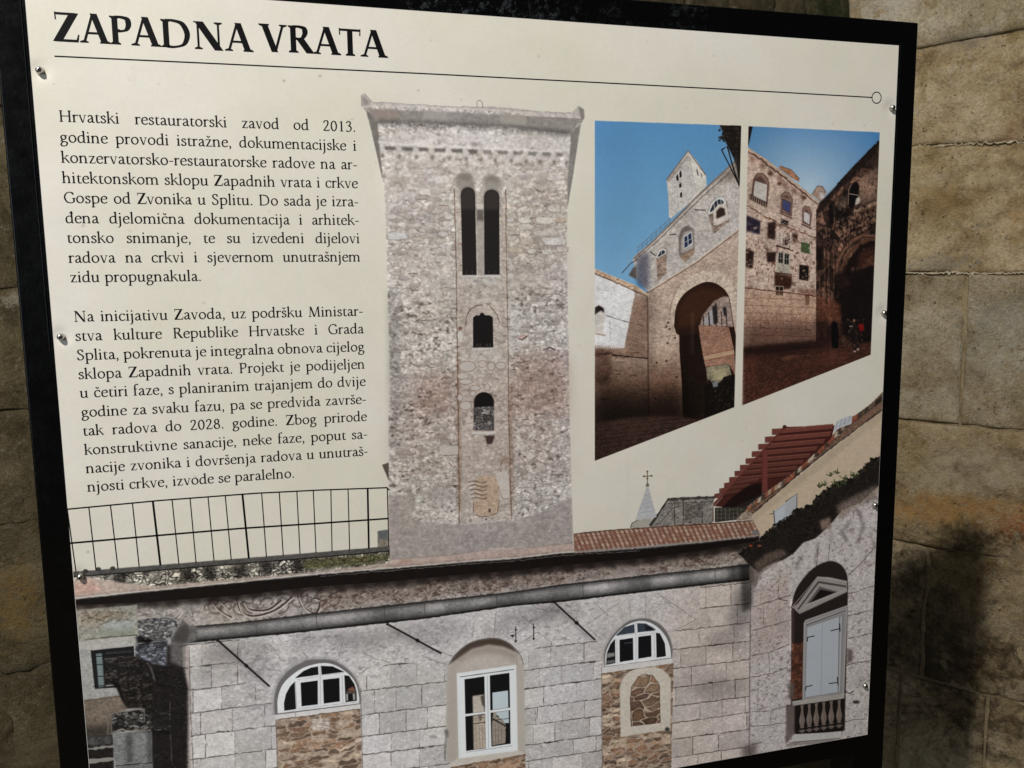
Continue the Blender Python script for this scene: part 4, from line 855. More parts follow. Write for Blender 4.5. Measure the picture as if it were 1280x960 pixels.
poly(Z8([(250, 696), (462, 664), (455, 805), (256, 815)]), (26, 22, 22)); poly(Z8([(215, 690), (252, 692), (250, 815), (212, 860)]), (112, 102, 98), .95, 2, .1)
for k, x in enumerate((283, 314, 344, 376, 408, 442)):
    y = 690 - k * 4.5; w_ = 1.0
    poly(Z8([(x - 7, y + 2), (x + 7, y), (x + 5, y + 22), (x + 7, y + 40), (x + 13, y + 66), (x + 9, y + 86), (x + 6, y + 92), (x + 12, y + 98), (x - 12, y + 100), (x - 6, y + 94), (x - 10, y + 86), (x - 13, y + 66), (x - 7, y + 40), (x - 4, y + 22)]), (122, 108, 102), 1, 0, .06)
    line(Z8([(x - 5, y + 50), (x - 7, y + 78)]), 1.2, (164, 150, 144), .7); poly(Z8([(x - 16, y + 112), (x + 2, y + 104), (x + 16, y + 110), (x, y + 122)]), (118, 106, 102), .9)
poly(Z8([(242, 822), (452, 802), (450, 832), (240, 850)]), (198, 196, 194), 1, 0, .05); poly(Z8([(210, 862), (240, 848), (450, 832), (380, 852), (220, 868)]), (150, 142, 138), 1, 0, .08); line(Z8([(242, 850), (450, 832)]), .9, (80, 72, 70), .8)
# stucco gable behind, tiles, dark eaves with plants
Z7 = lambda pts: Z(700, 490, 2.977, pts)
poly(Z7([(712, 525), (712, 452), (1250, 20), (1250, 330), (880, 560), (760, 540)]), (202, 184, 162), 1, 0, .05)
shade(Z7([(712, 452), (1250, 20), (1250, 60), (712, 490)]), .93, 4)
poly(Z7([(795, 444), (882, 380), (880, 448), (800, 502)]), (176, 180, 186)); line(Z7([(795, 440), (800, 505)]), 1.5, (84, 88, 96)); line(Z7([(838, 408), (882, 378), (880, 450)]), 1.5, (84, 84, 92)); line(Z7([(780, 455), (795, 452)]), 1.0, (60, 60, 62)); poly(Z7([(800, 448), (838, 420), (836, 470), (802, 495)]), (190, 196, 204))
# verge of tiles
poly(Z7([(655, 475), (700, 445), (760, 372), (860, 310), (1010, 165), (1060, 105), (1100, 85), (1150, 50), (1200, 0), (1260, -40), (1260, 10), (1205, 62), (1120, 122), (1010, 205), (880, 310), (715, 455)]), (120, 94, 80), 1, 0, .3)
for k in range(46):
    t = k / 45; x = 668 + t * 560; y = np.interp(x, [668, 760, 860, 1010, 1060, 1200, 1230], [462, 388, 320, 178, 128, 22, 0]); c = gr.choice([(176, 150, 128), (150, 84, 62), (90, 74, 66), (198, 184, 168), (132, 78, 60), (62, 52, 48)]) if t < .8 else gr.choice([(60, 52, 48), (96, 82, 70), (40, 36, 34)])
    poly(Z7([(x - 9, y + 12), (x - 4, y - 10), (x + 9, y - 15), (x + 11, y + 2)]), c, .85, 0, .2); line(Z7([(x - 10, y + 14), (x + 11, y + 3)]), .8, (44, 34, 30), .7)
line(Z7([(712, 457), (880, 312), (1010, 207), (1120, 124), (1206, 62), (1260, 14)]), 2.0, (48, 38, 34), .9, jag=.4); poly(Z7([(1015, 150), (1030, 110), (1060, 92), (1088, 88), (1085, 118), (1040, 135)]), (190, 194, 202), .95, 0, .08)
for k in range(4): line(Z7([(1022 + 17 * k, 142 - 10 * k), (1034 + 15 * k, 108 - 6 * k)]), .7, (110, 112, 120), .8)
# pergola of red blinds
poly(Z7([(575, 425), (835, 130), (1022, 124), (1010, 172), (860, 308), (760, 375), (640, 432)]), (70, 34, 30))
lx = [790, 764, 739, 715, 692, 671, 651, 631, 612, 594, 576]; ly = [148, 177, 204, 231, 257, 281, 303, 326, 347, 367, 387]
for k in range(11):
    xr = np.interp(ly[k] - 14, [110, 168, 250, 310, 375, 420], [1024, 1008, 925, 862, 790, 700]); yr = ly[k] - (xr - lx[k]) * .075
    h = 21 - k * .55
    if k >= 8: xr = min(xr, 740 - (k - 8) * 34)
    poly(Z7([(lx[k], ly[k] - h / 2), (xr, yr - h / 2 - 2), (xr - 6, yr + h / 2 - 3), (lx[k], ly[k] + h / 2)]), (116 - k * 4, 66 - k * 2, 58 - k * 2), 1, 0, .06)
    line(Z7([(lx[k], ly[k] + h / 2), (xr - 6, yr + h / 2 - 3)]), 1.1, (46, 20, 18), .9); line(Z7([(lx[k], ly[k] - h / 2 + 3), (xr, yr - h / 2 + 1)]), .9, (164, 98, 88), .5)
    poly(Z7([(lx[k] - 2, ly[k] - h / 2), (lx[k] + 22, ly[k] - h / 2 - 1), (lx[k] + 22, ly[k] + h / 2 - 1), (lx[k] - 2, ly[k] + h / 2)]), (112, 64, 56), .8)
poly(Z7([(600, 432), (640, 392), (700, 350), (752, 335), (752, 385), (690, 432)]), (24, 16, 16), .92, 1)
line(Z7([(836, 130), (565, 428)]), 3.4, (96, 50, 46)); line(Z7([(832, 130), (562, 424)]), .9, (140, 84, 76), .8); ell(700 + 836 / 2.977, 490 + 130 / 2.977, 2.6, 2.4, (70, 36, 34)); poly(Z7([(750, 218), (772, 215), (772, 368), (750, 374)]), (112, 58, 54)); line(Z7([(752, 218), (752, 374)]), .9, (70, 30, 28), .9); line(Z7([(567, 425), (568, 482)]), 3.4, (88, 56, 52))
# ruin wall, lattice, spire and cross between tower and gable
poly(Z7([(262, 506), (268, 490), (300, 474), (345, 468), (345, 505)]), (172, 168, 160), 1, 0, .1); line(Z7([(262, 506), (268, 488), (300, 472), (348, 466)]), 1.1, (60, 54, 52))
poly(Z7([(332, 500), (352, 470), (400, 396), (455, 390), (575, 388), (568, 440), (568, 490), (335, 502)]), (142, 136, 132), 1, 0, .25); line(Z7([(335, 498), (360, 462), (402, 402)]), 3.2, (44, 40, 40), .9, jag=.4); line(Z7([(400, 400), (575, 392)]), 3.8, (62, 58, 54), .95, jag=.5); line(Z7([(402, 415), (570, 408)]), 1.6, (84, 78, 74), .9, jag=.5)
for x in (425, 458, 528): line(Z7([(x, 405), (x + 2, 495)]), 1.8, (66, 60, 58), .8, jag=.4)
poly(Z7([(462, 415), (525, 412), (528, 470), (465, 480)]), (92, 86, 82), .7, 3, .4); specks(Z7([(400, 400), (570, 395), (565, 490), (345, 500)]), 110, .6, 2.2, (44, 38, 36), .7); specks(Z7([(400, 400), (570, 395), (565, 490), (345, 500)]), 60, .6, 2.0, (198, 190, 184), .6); line(Z7([(370, 490), (420, 430), (450, 425)]), 1, (50, 44, 42), .8)
poly(Z7([(576, 430), (700, 428), (660, 475), (576, 485)]), (58, 54, 50), 1, 0, .3)
for x in range(585, 690, 15): line(Z7([(x, 432), (x, 480)]), .9, (120, 116, 108), .8)
for y in (440, 455, 470): line(Z7([(578, y), (686, y - 3)]), .8, (110, 106, 98), .7)
specks(Z7([(620, 430), (700, 428), (665, 470), (620, 478)]), 50, .6, 2, (34, 40, 26), .8)
poly(Z7([(655, 478), (665, 462), (695, 440), (715, 450), (712, 475)]), (156, 142, 128), 1, 0, .3)
poly(Z7([(280, 480), (292, 440), (312, 385), (322, 352), (328, 352), (342, 400), (360, 465), (345, 470), (300, 474)]), (184, 186, 190), 1, 0, .06)
for k in range(6): line(Z7([(290 + k * 5.5, 452 - k * 17), (352 - k * 3.5, 440 - k * 16)]), .8, (150, 154, 162), .7)
poly(Z7([(318, 352), (322, 340), (330, 340), (332, 352)]), (120, 112, 100)); line(Z7([(325, 293), (325, 345)]), 1.1, (92, 76, 50)); line(Z7([(309, 314), (343, 312)]), 1.1, (92, 76, 50))
for x, y in ((325, 296), (312, 314), (341, 312), (325, 322)): ell(700 + x / 2.977, 490 + y / 2.977, 1.2, 1.2, (96, 80, 52))
# tile roof
RT = [(716.8, 667.5), (760, 663), (830, 658), (900, 654), (940, 650.5), (949, 665), (950, 670), (890, 677), (800, 684), (718, 690.5)]
poly(RT, (132, 98, 84), 1, 0, .12)
for k in range(42):
    x = 713 + k * 6.0
    for r_ in range(5):
        f0 = r_ / 4.6; f1 = (r_ + 1) / 4.6
        ya, yb = np.interp(x + 5 * f0 * 2, [716, 940], [667, 650.5]), np.interp(x, [716, 950], [690, 669])
        sx = -3.5 + 9.5 * f0; x0_ = x + sx
        y0_ = ya + (yb - ya) * f0; y1_ = ya + (yb - ya) * f1
        if x0_ < 717 or x0_ > 943: continue
        c = random.Random(k * 7 + r_).choice([(184, 156, 140), (172, 136, 118), (196, 170, 154), (158, 118, 102)])
        poly([(x0_ - .4, y0_ + .8), (x0_ + 2.4, y0_ - .6), (x0_ + 5.2, y1_ - 1.2), (x0_ + 2.2, y1_ + .4)], c, .95)
        line([(x0_ + 2.2, y1_ + .4), (x0_ + 5.2, y1_ - 1.0)], .9, (84, 46, 38), .85); line([(x0_ + 2.6, y0_), (x0_ + 5.4, y1_ - 1)], .8, (78, 44, 36), .7)
line([(716.8, 667.5), (760, 663), (830, 658), (900, 654), (940, 650.5)], 1.3, (74, 48, 42), .9, jag=.4)
line([(718, 690.3), (800, 684), (890, 676), (950, 669)], 2.4, (150, 146, 146), .9, jag=.3); line([(718, 692.2), (800, 686), (890, 678), (950, 671)], 1.0, (60, 56, 56), .8, jag=.4); ell(944, 665.5, 5, 2.4, (118, 122, 128), .9, 1)
# dark overgrown eaves
DK = Z7([(672, 606), (690, 588), (720, 570), (745, 556), (760, 535), (800, 505), (850, 470), (880, 440), (935, 425), (955, 400), (985, 375), (1020, 352), (1060, 335), (1100, 320), (1130, 285), (1160, 262), (1180, 245), (1260, 190), (1260, 300), (1190, 345), (1120, 410), (1050, 440), (1000, 500), (950, 545), (905, 560), (870, 600), (830, 625), (780, 640), (735, 668), (700, 640)])
poly(DK, (34, 29, 27), 1, 1, .4)
for _ in range(420):
    t = rng.uniform(0, 1); i = int(t * 16); i = min(i, 15); a_, b_ = DK[i], DK[i + 1]; u = rng.uniform(); x, y = a_[0] + (b_[0] - a_[0]) * u, a_[1] + (b_[1] - a_[1]) * u
    ell(x + rng.normal(0, 1.2), y + rng.normal(0, 1.4), rng.uniform(.8, 2.6), rng.uniform(.8, 2.2), (24, 22, 19) if rng.random() < .7 else (52, 44, 38), .8)
specks(DK, 200, .8, 3, (72, 56, 50), .5); specks(DK, 160, .8, 2.6, (12, 10, 10), .8)
poly(Z7([(720, 640), (770, 600), (820, 585), (850, 600), (800, 640), (738, 672)]), (104, 88, 82), .8, 4, .3); poly(Z7([(965, 480), (1005, 465), (1010, 505), (975, 515)]), (142, 122, 112), .85, 3, .2); poly(Z7([(1030, 420), (1180, 345), (1185, 395), (1100, 430), (1040, 480)]), (136, 122, 114), .75, 6, .25)
line(Z7([(745, 655), (770, 640), (830, 612), (870, 600)]), 1.3, (60, 50, 46), .8, jag=.7); pass
for P, w_ in (([(1110, 440), (1130, 500), (1110, 560)], 5), ([(1150, 520), (1170, 570), (1180, 580)], 2.5), ([(1080, 480), (1050, 520), (1070, 560)], 4), ([(900, 600), (880, 660)], 4), ([(960, 560), (950, 640)], 3), ([(1000, 500), (1010, 540), (1000, 600)], 1.5)): line(Z7(P), w_, (62, 54, 52), .5, 4, jag=1.5)
poly(Z7([(700, 660), (760, 650), (730, 720), (722, 740)]), (90, 76, 70), .6, 4)
for (x, y) in ((1008, 300), (1030, 290), (1055, 310), (985, 335), (1085, 300), (1020, 330), (1060, 330), (1100, 300), (965, 342), (1040, 340)):
    for _ in range(12):
        t = rng.uniform(-2.8, -.3); r_ = rng.uniform(6, 22); X, Y = 700 + x / 2.977, 490 + (y + 14) / 2.977
        line([(X, Y), (X + r_ * math.cos(t) / 2.977, Y + r_ * math.sin(t) / 2.977)], rng.uniform(.5, 1.4), [(46, 58, 34), (72, 84, 48), (32, 40, 26), (96, 100, 66)][rng.integers(0, 4)], .85)
for x, c in ((710, (176, 70, 50)), (742, (150, 90, 70))): ell(700 + x / 2.977, 490 + 572 / 2.977, 2.4, 1.4, c, .8)

# ================= first photograph on the panel: the gate seen from below =================
PH1 = [(743.5, 150.8), (926.5, 157.2), (917.8, 508.9), (743.5, 576)]
PH2 = [(935.6, 157.7), (1099.6, 165.4), (1088.3, 443.3), (927.3, 506.9)]
keep = CV.copy()
A_ = lambda pts: Z(730, 130, 3.69, pts); B_ = lambda pts: Z(730, 330, 3.69, pts)
def vgrad(pts, c0, c1, y0, y1):
    win, mk = mask(tex(pts)); ys = np.arange(win[0].start, win[0].stop, dtype=np.float32)
    yy0, yy1 = tex([(830, y0)])[0][1], tex([(830, y1)])[0][1]
    t = np.clip((ys - yy0) / (yy1 - yy0), 0, 1)[:, None, None]
    put(win, mk, (C(*c0) * (1 - t) + C(*c1) * t) * np.ones(mk.shape + (1,), np.float32))
vgrad([(740, 145), (930, 150), (930, 400), (740, 400)], (92, 148, 202), (124, 176, 220), 150, 330)
shade([(742, 150), (800, 150), (790, 330), (742, 340)], .95, 30)
poly(A_([(392, 520), (388, 420), (380, 350), (480, 215), (522, 265), (562, 326), (566, 378), (520, 430), (400, 530)]), (196, 192, 192), 1, 0, .05); poly(A_([(480, 215), (562, 326), (566, 378), (528, 408), (518, 418), (484, 230)]), (214, 210, 208), 1, 0, .04); line(A_([(380, 350), (480, 216), (562, 328)]), 1.5, (112, 98, 92)); line(A_([(483, 222), (520, 420)]), .8, (160, 150, 146), .8); poly(A_([(380, 352), (470, 240), (478, 232), (484, 246), (392, 362)]), (130, 120, 114), .5, 1)
poly(A_([(424, 335), (433, 322), (437, 350), (428, 356)]), (48, 40, 42)); poly(A_([(439, 318), (448, 305), (451, 335), (442, 342)]), (48, 40, 42)); poly(A_([(438, 372), (448, 362), (450, 382), (440, 388)]), (50, 42, 44)); poly(A_([(442, 412), (452, 405), (453, 428), (444, 432)]), (60, 52, 50)); line(A_([(520, 300), (526, 330)]), 2, (96, 86, 84), .8); line(A_([(540, 320), (544, 340)]), 1.5, (120, 108, 104), .8); line(A_([(432, 400), (434, 480)]), .6, (150, 142, 138), .8)
poly(A_([(225, 712), (245, 690), (320, 630), (395, 560), (520, 430), (600, 350), (690, 270), (740, 225), (740, 1100), (290, 1100), (290, 862), (240, 800)]), (186, 180, 178), 1, 0, .1)
line(A_([(228, 715), (320, 632), (395, 558), (520, 428), (690, 272), (730, 240)]), 2.4, (130, 114, 106), .9); line(A_([(236, 718), (330, 640), (400, 572), (530, 442), (700, 290)]), 1.3, (90, 78, 72), .7, jag=.3); poly(A_([(600, 360), (700, 275), (740, 240), (740, 340), (680, 360)]), (120, 108, 102), .6, 6, .2)
shade(A_([(250, 700), (300, 680), (300, 860), (245, 840)]), .62, 6, 1, (.95, .97, 1.1)); poly(A_([(240, 720), (262, 720), (262, 850), (240, 800)]), (90, 96, 112), .6, 4)
def wwin(P, c): poly(A_(P), c)
poly(A_([(438, 700), (436, 610), (450, 575), (480, 558), (505, 580), (510, 672), (470, 700)]), (122, 112, 110), 1, 1); poly(A_([(446, 690), (448, 620), (462, 590), (500, 580), (505, 665)]), (172, 166, 164), .9, 1); poly(A_([(460, 670), (460, 610), (497, 588), (502, 645)]), (206, 212, 220)); poly(A_([(463, 664), (463, 614), (476, 606), (479, 655)]), (44, 52, 80)); poly(A_([(482, 652), (480, 603), (494, 594), (498, 640)]), (44, 50, 76)); line(A_([(462, 640), (500, 618)]), .7, (200, 206, 214)); poly(A_([(440, 700), (510, 670), (512, 684), (470, 728), (452, 720)]), (150, 128, 112), .9, 1, .2)
poly(A_([(332, 700), (345, 672), (370, 660), (382, 672), (380, 780), (340, 820)]), (150, 132, 122), 1, 1, .25); poly(A_([(332, 705), (345, 674), (368, 664), (380, 674), (378, 690), (340, 712)]), (206, 206, 210)); poly(A_([(340, 702), (352, 680), (366, 674), (374, 680), (372, 688), (344, 706)]), (60, 62, 72)); line(A_([(356, 676), (357, 700)]), .7, (206, 206, 210))
poly(A_([(568, 500), (585, 455), (610, 430), (640, 428), (660, 450), (672, 540), (600, 600), (585, 560)]), (142, 128, 120), 1, 1, .3); poly(A_([(570, 505), (585, 460), (612, 432), (640, 430), (656, 452), (655, 462), (575, 512)]), (206, 208, 212)); poly(A_([(580, 495), (592, 466), (606, 448), (622, 440), (636, 442), (646, 455), (584, 500)]), (58, 60, 70))
for x, y in ((598, 458), (614, 445), (630, 440)): line(A_([(x, y), (x + 6, y + 38)]), .9, (206, 208, 212))
poly(A_([(598, 560), (596, 490), (620, 462), (650, 462), (662, 482), (668, 530), (612, 560)]), (196, 188, 182)); poly(A_([(610, 530), (610, 495), (628, 476), (648, 482), (652, 512)]), (64, 50, 44), 1, 1)
for P in ([(510, 488), (560, 490)], [(392, 604), (425, 600)], [(305, 682), (330, 700)]): line(A_(P), 1.2, (50, 46, 48))
# railing on that roof
for k in range(8): x = 248 + k * 21; y = np.interp(x, [245, 395], [690, 560]); line(A_([(x, y), (x + 1, y - 32)]), .5, (90, 96, 108), .9)
line(A_([(246, 664), (395, 530)]), .6, (90, 96, 108), .9); line(A_([(246, 680), (395, 546)]), .5, (90, 96, 108), .9); line(A_([(205, 680), (207, 780)]), .7, (150, 156, 166), .9); line(A_([(175, 780), (215, 735), (250, 715)]), 1.1, (66, 62, 66)); poly(A_([(205, 790), (225, 755), (240, 750), (242, 810)]), (96, 88, 86), .95, 1)
# lower body with the string course
LB = A_([(290, 868), (520, 725), (720, 572), (725, 1500), (290, 1500)]); poly(LB, (184, 165, 154), 1, 1, .12); line(A_([(290, 866), (520, 722), (720, 570)]), 1.6, (208, 194, 184), .9); line(A_([(290, 874), (520, 731), (720, 580)]), 1.2, (104, 86, 78), .8)
line(A_([(292, 862), (296, 1140)]), 1.2, (92, 78, 76), .8); shade(A_([(285, 880), (330, 860), (330, 1250), (285, 1250)]), .82, 8)
for k in range(11):
    y = 170 + k * 42; line(B_([(300, y + 8), (430, y - 24 + k * 3)]), .6, (120, 98, 88), .5, jag=.5)
for (x, y) in ((380, 290), (395, 300), (385, 365), (335, 455), (380, 447), (428, 522), (420, 340), (388, 270), (330, 620)): ell(730 + x / 3.69, 330 + y / 3.69, 1.6, 1.3, (70, 52, 46), .8)
# arch
ringo = B_(sm([(395, 260), (402, 190), (430, 120), (480, 65), (540, 36), (600, 30), (650, 52), (685, 95), (700, 140), (704, 240), (690, 240), (668, 150), (630, 102), (575, 82), (520, 98), (460, 140), (425, 200), (415, 280)], 0, 10))
poly(ringo, (200, 184, 172), 1, 0, .12); line(ringo[:9], .8, (112, 92, 82), .8)
for t in range(12):
    a0 = math.radians(190 - t * 16); cx_, cy_ = 730 + 560 / 3.69, 330 + 200 / 3.69
    line([(cx_ + 36 * math.cos(a0), cy_ - 34 * math.sin(a0)), (cx_ + 44 * math.cos(a0), cy_ - 44 * math.sin(a0))], .6, (128, 106, 96), .6)
OP = B_(sm([(415, 285), (425, 200), (460, 140), (520, 98), (575, 82), (630, 102), (668, 150), (682, 230), (700, 330), (696, 700), (460, 760), (452, 560), (440, 400), (440, 330), (425, 320)], 0, 9))
poly(OP, (52, 34, 26)); poly(B_([(440, 330), (530, 320), (560, 480), (568, 720), (456, 740), (452, 520)]), (38, 26, 20), 1, 2, .15); poly(B_([(430, 210), (470, 150), (540, 105), (640, 120), (660, 150), (580, 190), (520, 280), (430, 290)]), (80, 52, 38), .7, 6)
poly(B_([(534, 285), (545, 240), (575, 200), (600, 170), (640, 150), (668, 150), (675, 190), (690, 290)]), (150, 134, 128), 1, 1, .2); poly(B_([(560, 250), (600, 190), (600, 280), (552, 278)]), (176, 176, 186), .8, 2)
for x in (548, 575, 606, 632, 655): line(B_([(x, 215 + abs(x - 620) * .2), (x + 4, 285)]), 1.8, (54, 44, 42), .8, jag=.3)
poly(B_([(590, 200), (612, 180), (618, 270), (598, 280)]), (40, 34, 34), .85, 1); poly(B_([(640, 200), (655, 198), (658, 235), (645, 238)]), (36, 36, 42), .9, 1)
poly(B_([(528, 283), (600, 286), (668, 292), (693, 400), (700, 520), (668, 460), (560, 474), (548, 420), (535, 340)]), (152, 120, 106), 1, 0, .14); poly(B_([(552, 425), (690, 396), (692, 415), (556, 445)]), (176, 152, 130)); line(B_([(555, 446), (693, 418)]), .8, (130, 74, 52), .8); line(B_([(552, 422), (690, 394)]), .6, (150, 84, 58), .8)
poly(B_([(562, 476), (668, 460), (680, 512), (684, 560), (572, 560)]), (136, 130, 112), 1, 0, .2); poly(B_([(590, 490), (650, 478), (660, 530), (600, 535)]), (176, 166, 136), .7, 3)
poly(B_([(556, 560), (600, 540), (620, 552), (650, 520), (690, 510), (700, 560), (700, 800), (556, 800)]), (26, 20, 18), 1, 1, .2); specks(B_([(560, 540), (690, 520), (690, 660), (570, 690)]), 60, .6, 1.8, (96, 84, 76), .6, 1)
for x, y in ((578, 545), (600, 552), (648, 530), (672, 522), (630, 556)): ell(730 + x / 3.69, 330 + y / 3.69, 2.2, 2.8, (36, 28, 26), .95)
poly(B_([(590, 545), (615, 540), (618, 565), (596, 570)]), (150, 158, 164), .8, 1)
# side wall, sunlit and in shade
poly(B_([(40, 18), (100, 42), (240, 100), (296, 140), (296, 800), (40, 900)]), (166, 150, 142), 1, 0, .12)
poly(B_([(40, 20), (235, 115), (232, 150), (185, 388), (120, 378), (40, 372)]), (224, 224, 230), 1, 0, .02)
for k in range(14): x = 52 + k * 10; poly(B_([(x, 372), (x + 9, 373), (x + 8, 390), (x + 3, 388)]), (214, 210, 214), .9)
poly(B_([(40, 20), (60, 28), (240, 100), (296, 138), (292, 150), (235, 128), (150, 88), (48, 48)]), (184, 160, 142), 1, 0, .2); line(B_([(45, 42), (140, 82), (238, 126), (294, 150)]), 1.6, (96, 76, 68), .8, jag=.6); line(B_([(45, 20), (240, 100), (295, 140)]), .8, (214, 204, 196), .8)
line(B_([(98, 236), (180, 262), (270, 285)]), .9, (96, 88, 90), .8, jag=.3); poly(B_([(48, 240), (52, 200), (70, 190), (92, 205), (96, 240), (90, 330), (50, 325)]), (206, 200, 196), 1, 1); poly(B_([(48, 235), (50, 200), (68, 190), (90, 203), (94, 225), (78, 215), (66, 222)]), (44, 36, 36), 1, 1); line(B_([(52, 322), (98, 330)]), 1.8, (170, 150, 138))
for P in ([(55, 110), (90, 120), (125, 128), (124, 160)], [(112, 290), (130, 300)], [(120, 265), (122, 350)], [(75, 145), (100, 160)]): line(B_(P), .6, (150, 142, 146), .8, jag=.5)
shade(B_([(40, 388), (130, 395), (185, 390), (230, 160), (296, 150), (296, 430), (40, 430)]), .86, 3, 1, (1, .94, .9))
for P in ([(130, 420), (295, 436)], [(40, 420), (130, 410)]): line(B_(P), 1.6, (34, 22, 20), .9, jag=.3)
poly(B_([(48, 390), (120, 398), (130, 470), (120, 550), (48, 560)]), (84, 62, 54), .6, 6, .3)
for _ in range(16): x, y = rng.uniform(50, 270), rng.uniform(400, 640); line(B_([(x, y), (x + rng.uniform(10, 50), y + rng.uniform(-3, 6))]), .8, (60, 42, 36), .6, jag=.5)
line(B_([(292, 150), (298, 700)]), 1.5, (70, 54, 50), .8, 1)
for k in range(7): line(B_([(205 + (k % 2) * 8, 170 + k * 34), (290, 200 + k * 31)]), .5, (120, 98, 90), .5)
# fall of light towards the paving, as printed
gy = 330 + 400 / 3.69
for k, (y, f) in enumerate(((425, .90), (480, .84), (530, .78), (575, .72), (620, .66), (660, .6))):
    shade(B_([(30, y - 12), (300, y + 5), (470, y - 20), (470, 1000), (30, 1000)]), f, 24, 1, (1, .96, .93))
FL = B_([(40, 738), (200, 712), (330, 700), (460, 706), (560, 720), (700, 680), (700, 1000), (40, 1000)]); poly(FL, (64, 48, 43), 1, 3, .25)
for k in range(9): line(B_([(50, 752 + k * 20), (520, 706 + k * 18)]), .6, (28, 18, 16), .7, jag=.4); line(B_([(60 + k * 55, 716), (20 + k * 30, 930)]), .6, (28, 18, 16), .6)
poly(B_([(120, 730), (330, 712), (420, 720), (250, 780), (120, 800)]), (84, 62, 54), .35, 12)
# overhead dark corner
poly(A_([(622, 90), (740, 95), (740, 300), (716, 380), (705, 300), (690, 250), (655, 180), (640, 130)]), (40, 34, 32), 1, 1, .3); poly(A_([(655, 190), (672, 230), (690, 260), (680, 275), (655, 215)]), (140, 176, 206), .8, 1); line(A_([(634, 212), (660, 196), (690, 300), (716, 378)]), 2.0, (28, 26, 28)); line(A_([(634, 212), (660, 262), (716, 375)]), 1.6, (30, 28, 30)); specks(A_([(625, 100), (720, 105), (700, 260), (650, 170)]), 70, .8, 2.2, (92, 84, 74), .6)
for _ in range(26): x, y = rng.uniform(624, 650), rng.uniform(95, 175); ell(730 + x / 3.69, 130 + y / 3.69, 1.6, 1.3, (42, 40, 36), .8)
new1 = CV.copy()

# ================= second photograph: the courtyard corner =================
G_ = lambda pts: Z(920, 140, 4.8, pts); H_ = lambda pts: Z(920, 310, 4.8, pts)
win, mk = mask(tex([(930, 150), (1105, 155), (1105, 300), (930, 300)]))
yy, xx = np.mgrid[win[0], win[1]].astype(np.float32); o = tex([(1010, 235)])[0]; rr = np.clip(np.hypot((xx - o[0]) / 260, (yy - o[1]) / 200), 0, 1.2)[..., None] ** .9
put(win, mk, C(196, 220, 236) * (1 - np.clip(rr, 0, 1)) + C(84, 142, 200) * np.clip(rr, 0, 1))
poly(G_([(70, 80), (100, 88), (78, 190), (60, 230)]), (40, 32, 34))
poly(G_([(60, 210), (130, 255), (250, 335), (470, 520), (520, 560), (520, 1800), (40, 1800)]), (202, 180, 168), 1, 0, .16)
poly(G_([(255, 335), (268, 322), (330, 345), (345, 360), (380, 400), (378, 420), (340, 400)]), (180, 136, 110), 1, 0, .15); line(G_([(262, 325), (330, 346), (382, 402)]), .9, (112, 84, 72)); poly(G_([(455, 495), (490, 445), (515, 445), (540, 480), (530, 520), (505, 540)]), (172, 150, 136), 1, 0, .12); line(G_([(455, 494), (488, 444), (518, 446), (542, 484)]), 1.0, (100, 84, 76)); poly(G_([(500, 490), (520, 480), (535, 515), (510, 530)]), (214, 216, 220), .8, 2)
line(G_([(65, 216), (150, 268), (250, 345), (360, 430), (500, 545)]), 2.6, (196, 172, 152), .9, jag=.4); line(G_([(65, 232), (150, 286), (250, 362), (360, 450), (490, 555)]), 2.0, (92, 66, 58), .85, jag=.8)
for (x, y) in ((100, 280), (160, 320), (210, 360), (265, 400), (300, 440), (350, 470), (400, 505)): poly(G_([(x - 20, y - 26), (x + 14, y - 4), (x + 10, y + 30), (x - 14, y + 14)]), (96, 62, 50), .55, 4)
for (x, y) in ((260, 430), (410, 515), (205, 370)): ell(920 + x / 4.8, 140 + y / 4.8, 3, 2.2, (96, 70, 60), .8, 1)
# three round-headed windows
for P, g in (([(92, 500), (104, 400), (125, 368), (160, 366), (190, 395), (200, 430), (188, 560)], [(100, 510), (112, 410), (188, 435), (182, 540)]), ([(268, 600), (270, 500), (290, 476), (320, 484), (340, 520), (334, 628)], [(278, 580), (280, 520), (330, 545), (324, 612)]), ([(398, 665), (398, 585), (414, 562), (440, 570), (455, 610), (448, 688)], [(404, 655), (406, 596), (444, 612), (442, 676)])):
    poly(G_(P), (84, 58, 54), 1, 1); poly(G_([(a * .9 + np.mean([p[0] for p in P]) * .1, b * .92 + np.mean([p[1] for p in P]) * .08) for a, b in P]), (160, 136, 124), .9, 1)
    xs_ = [p[0] for p in P]; poly(G_(g), (92, 88, 110) if xs_[0] == 268 else (206, 200, 198), 1, 0); line(G_(g + [g[0]]), .9, (70, 48, 46), .9)
    poly(G_([(min(xs_) + 8, P[1][1] + 6), ((min(xs_) + max(xs_)) / 2, P[3][1] + 14), (max(xs_) - 10, P[-2][1] + 2), (min(xs_) + 10, P[1][1] + 8)]), (70, 46, 44), .6, 2)
poly(G_([(282, 530), (326, 552), (320, 602), (280, 578)]), (72, 76, 122), 1, 1)
poly(G_([(80, 490), (185, 545), (182, 575), (76, 522)]), (74, 56, 52), 1, 1)
for k in range(8): x = 84 + k * 13; line(G_([(x, 496 + k * 7), (x - 1, 522 + k * 7)]), 1.3, (176, 158, 146), .9)
line(G_([(76, 524), (184, 580)]), 1.5, (180, 160, 148)); line(G_([(262, 605), (338, 640)]), 1.8, (112, 84, 76)); line(G_([(392, 672), (452, 700)]), 1.8, (96, 72, 66)); poly(G_([(268, 640), (315, 655), (312, 685), (270, 668)]), (44, 34, 34), .95, 1); specks(G_([(268, 640), (315, 655), (312, 685), (270, 668)]), 14, .6, 1.5, (180, 176, 174), .9)
line(G_([(60, 560), (130, 600), (250, 665), (360, 712), (480, 755)]), 1.4, (104, 72, 60), .8, jag=1.2)
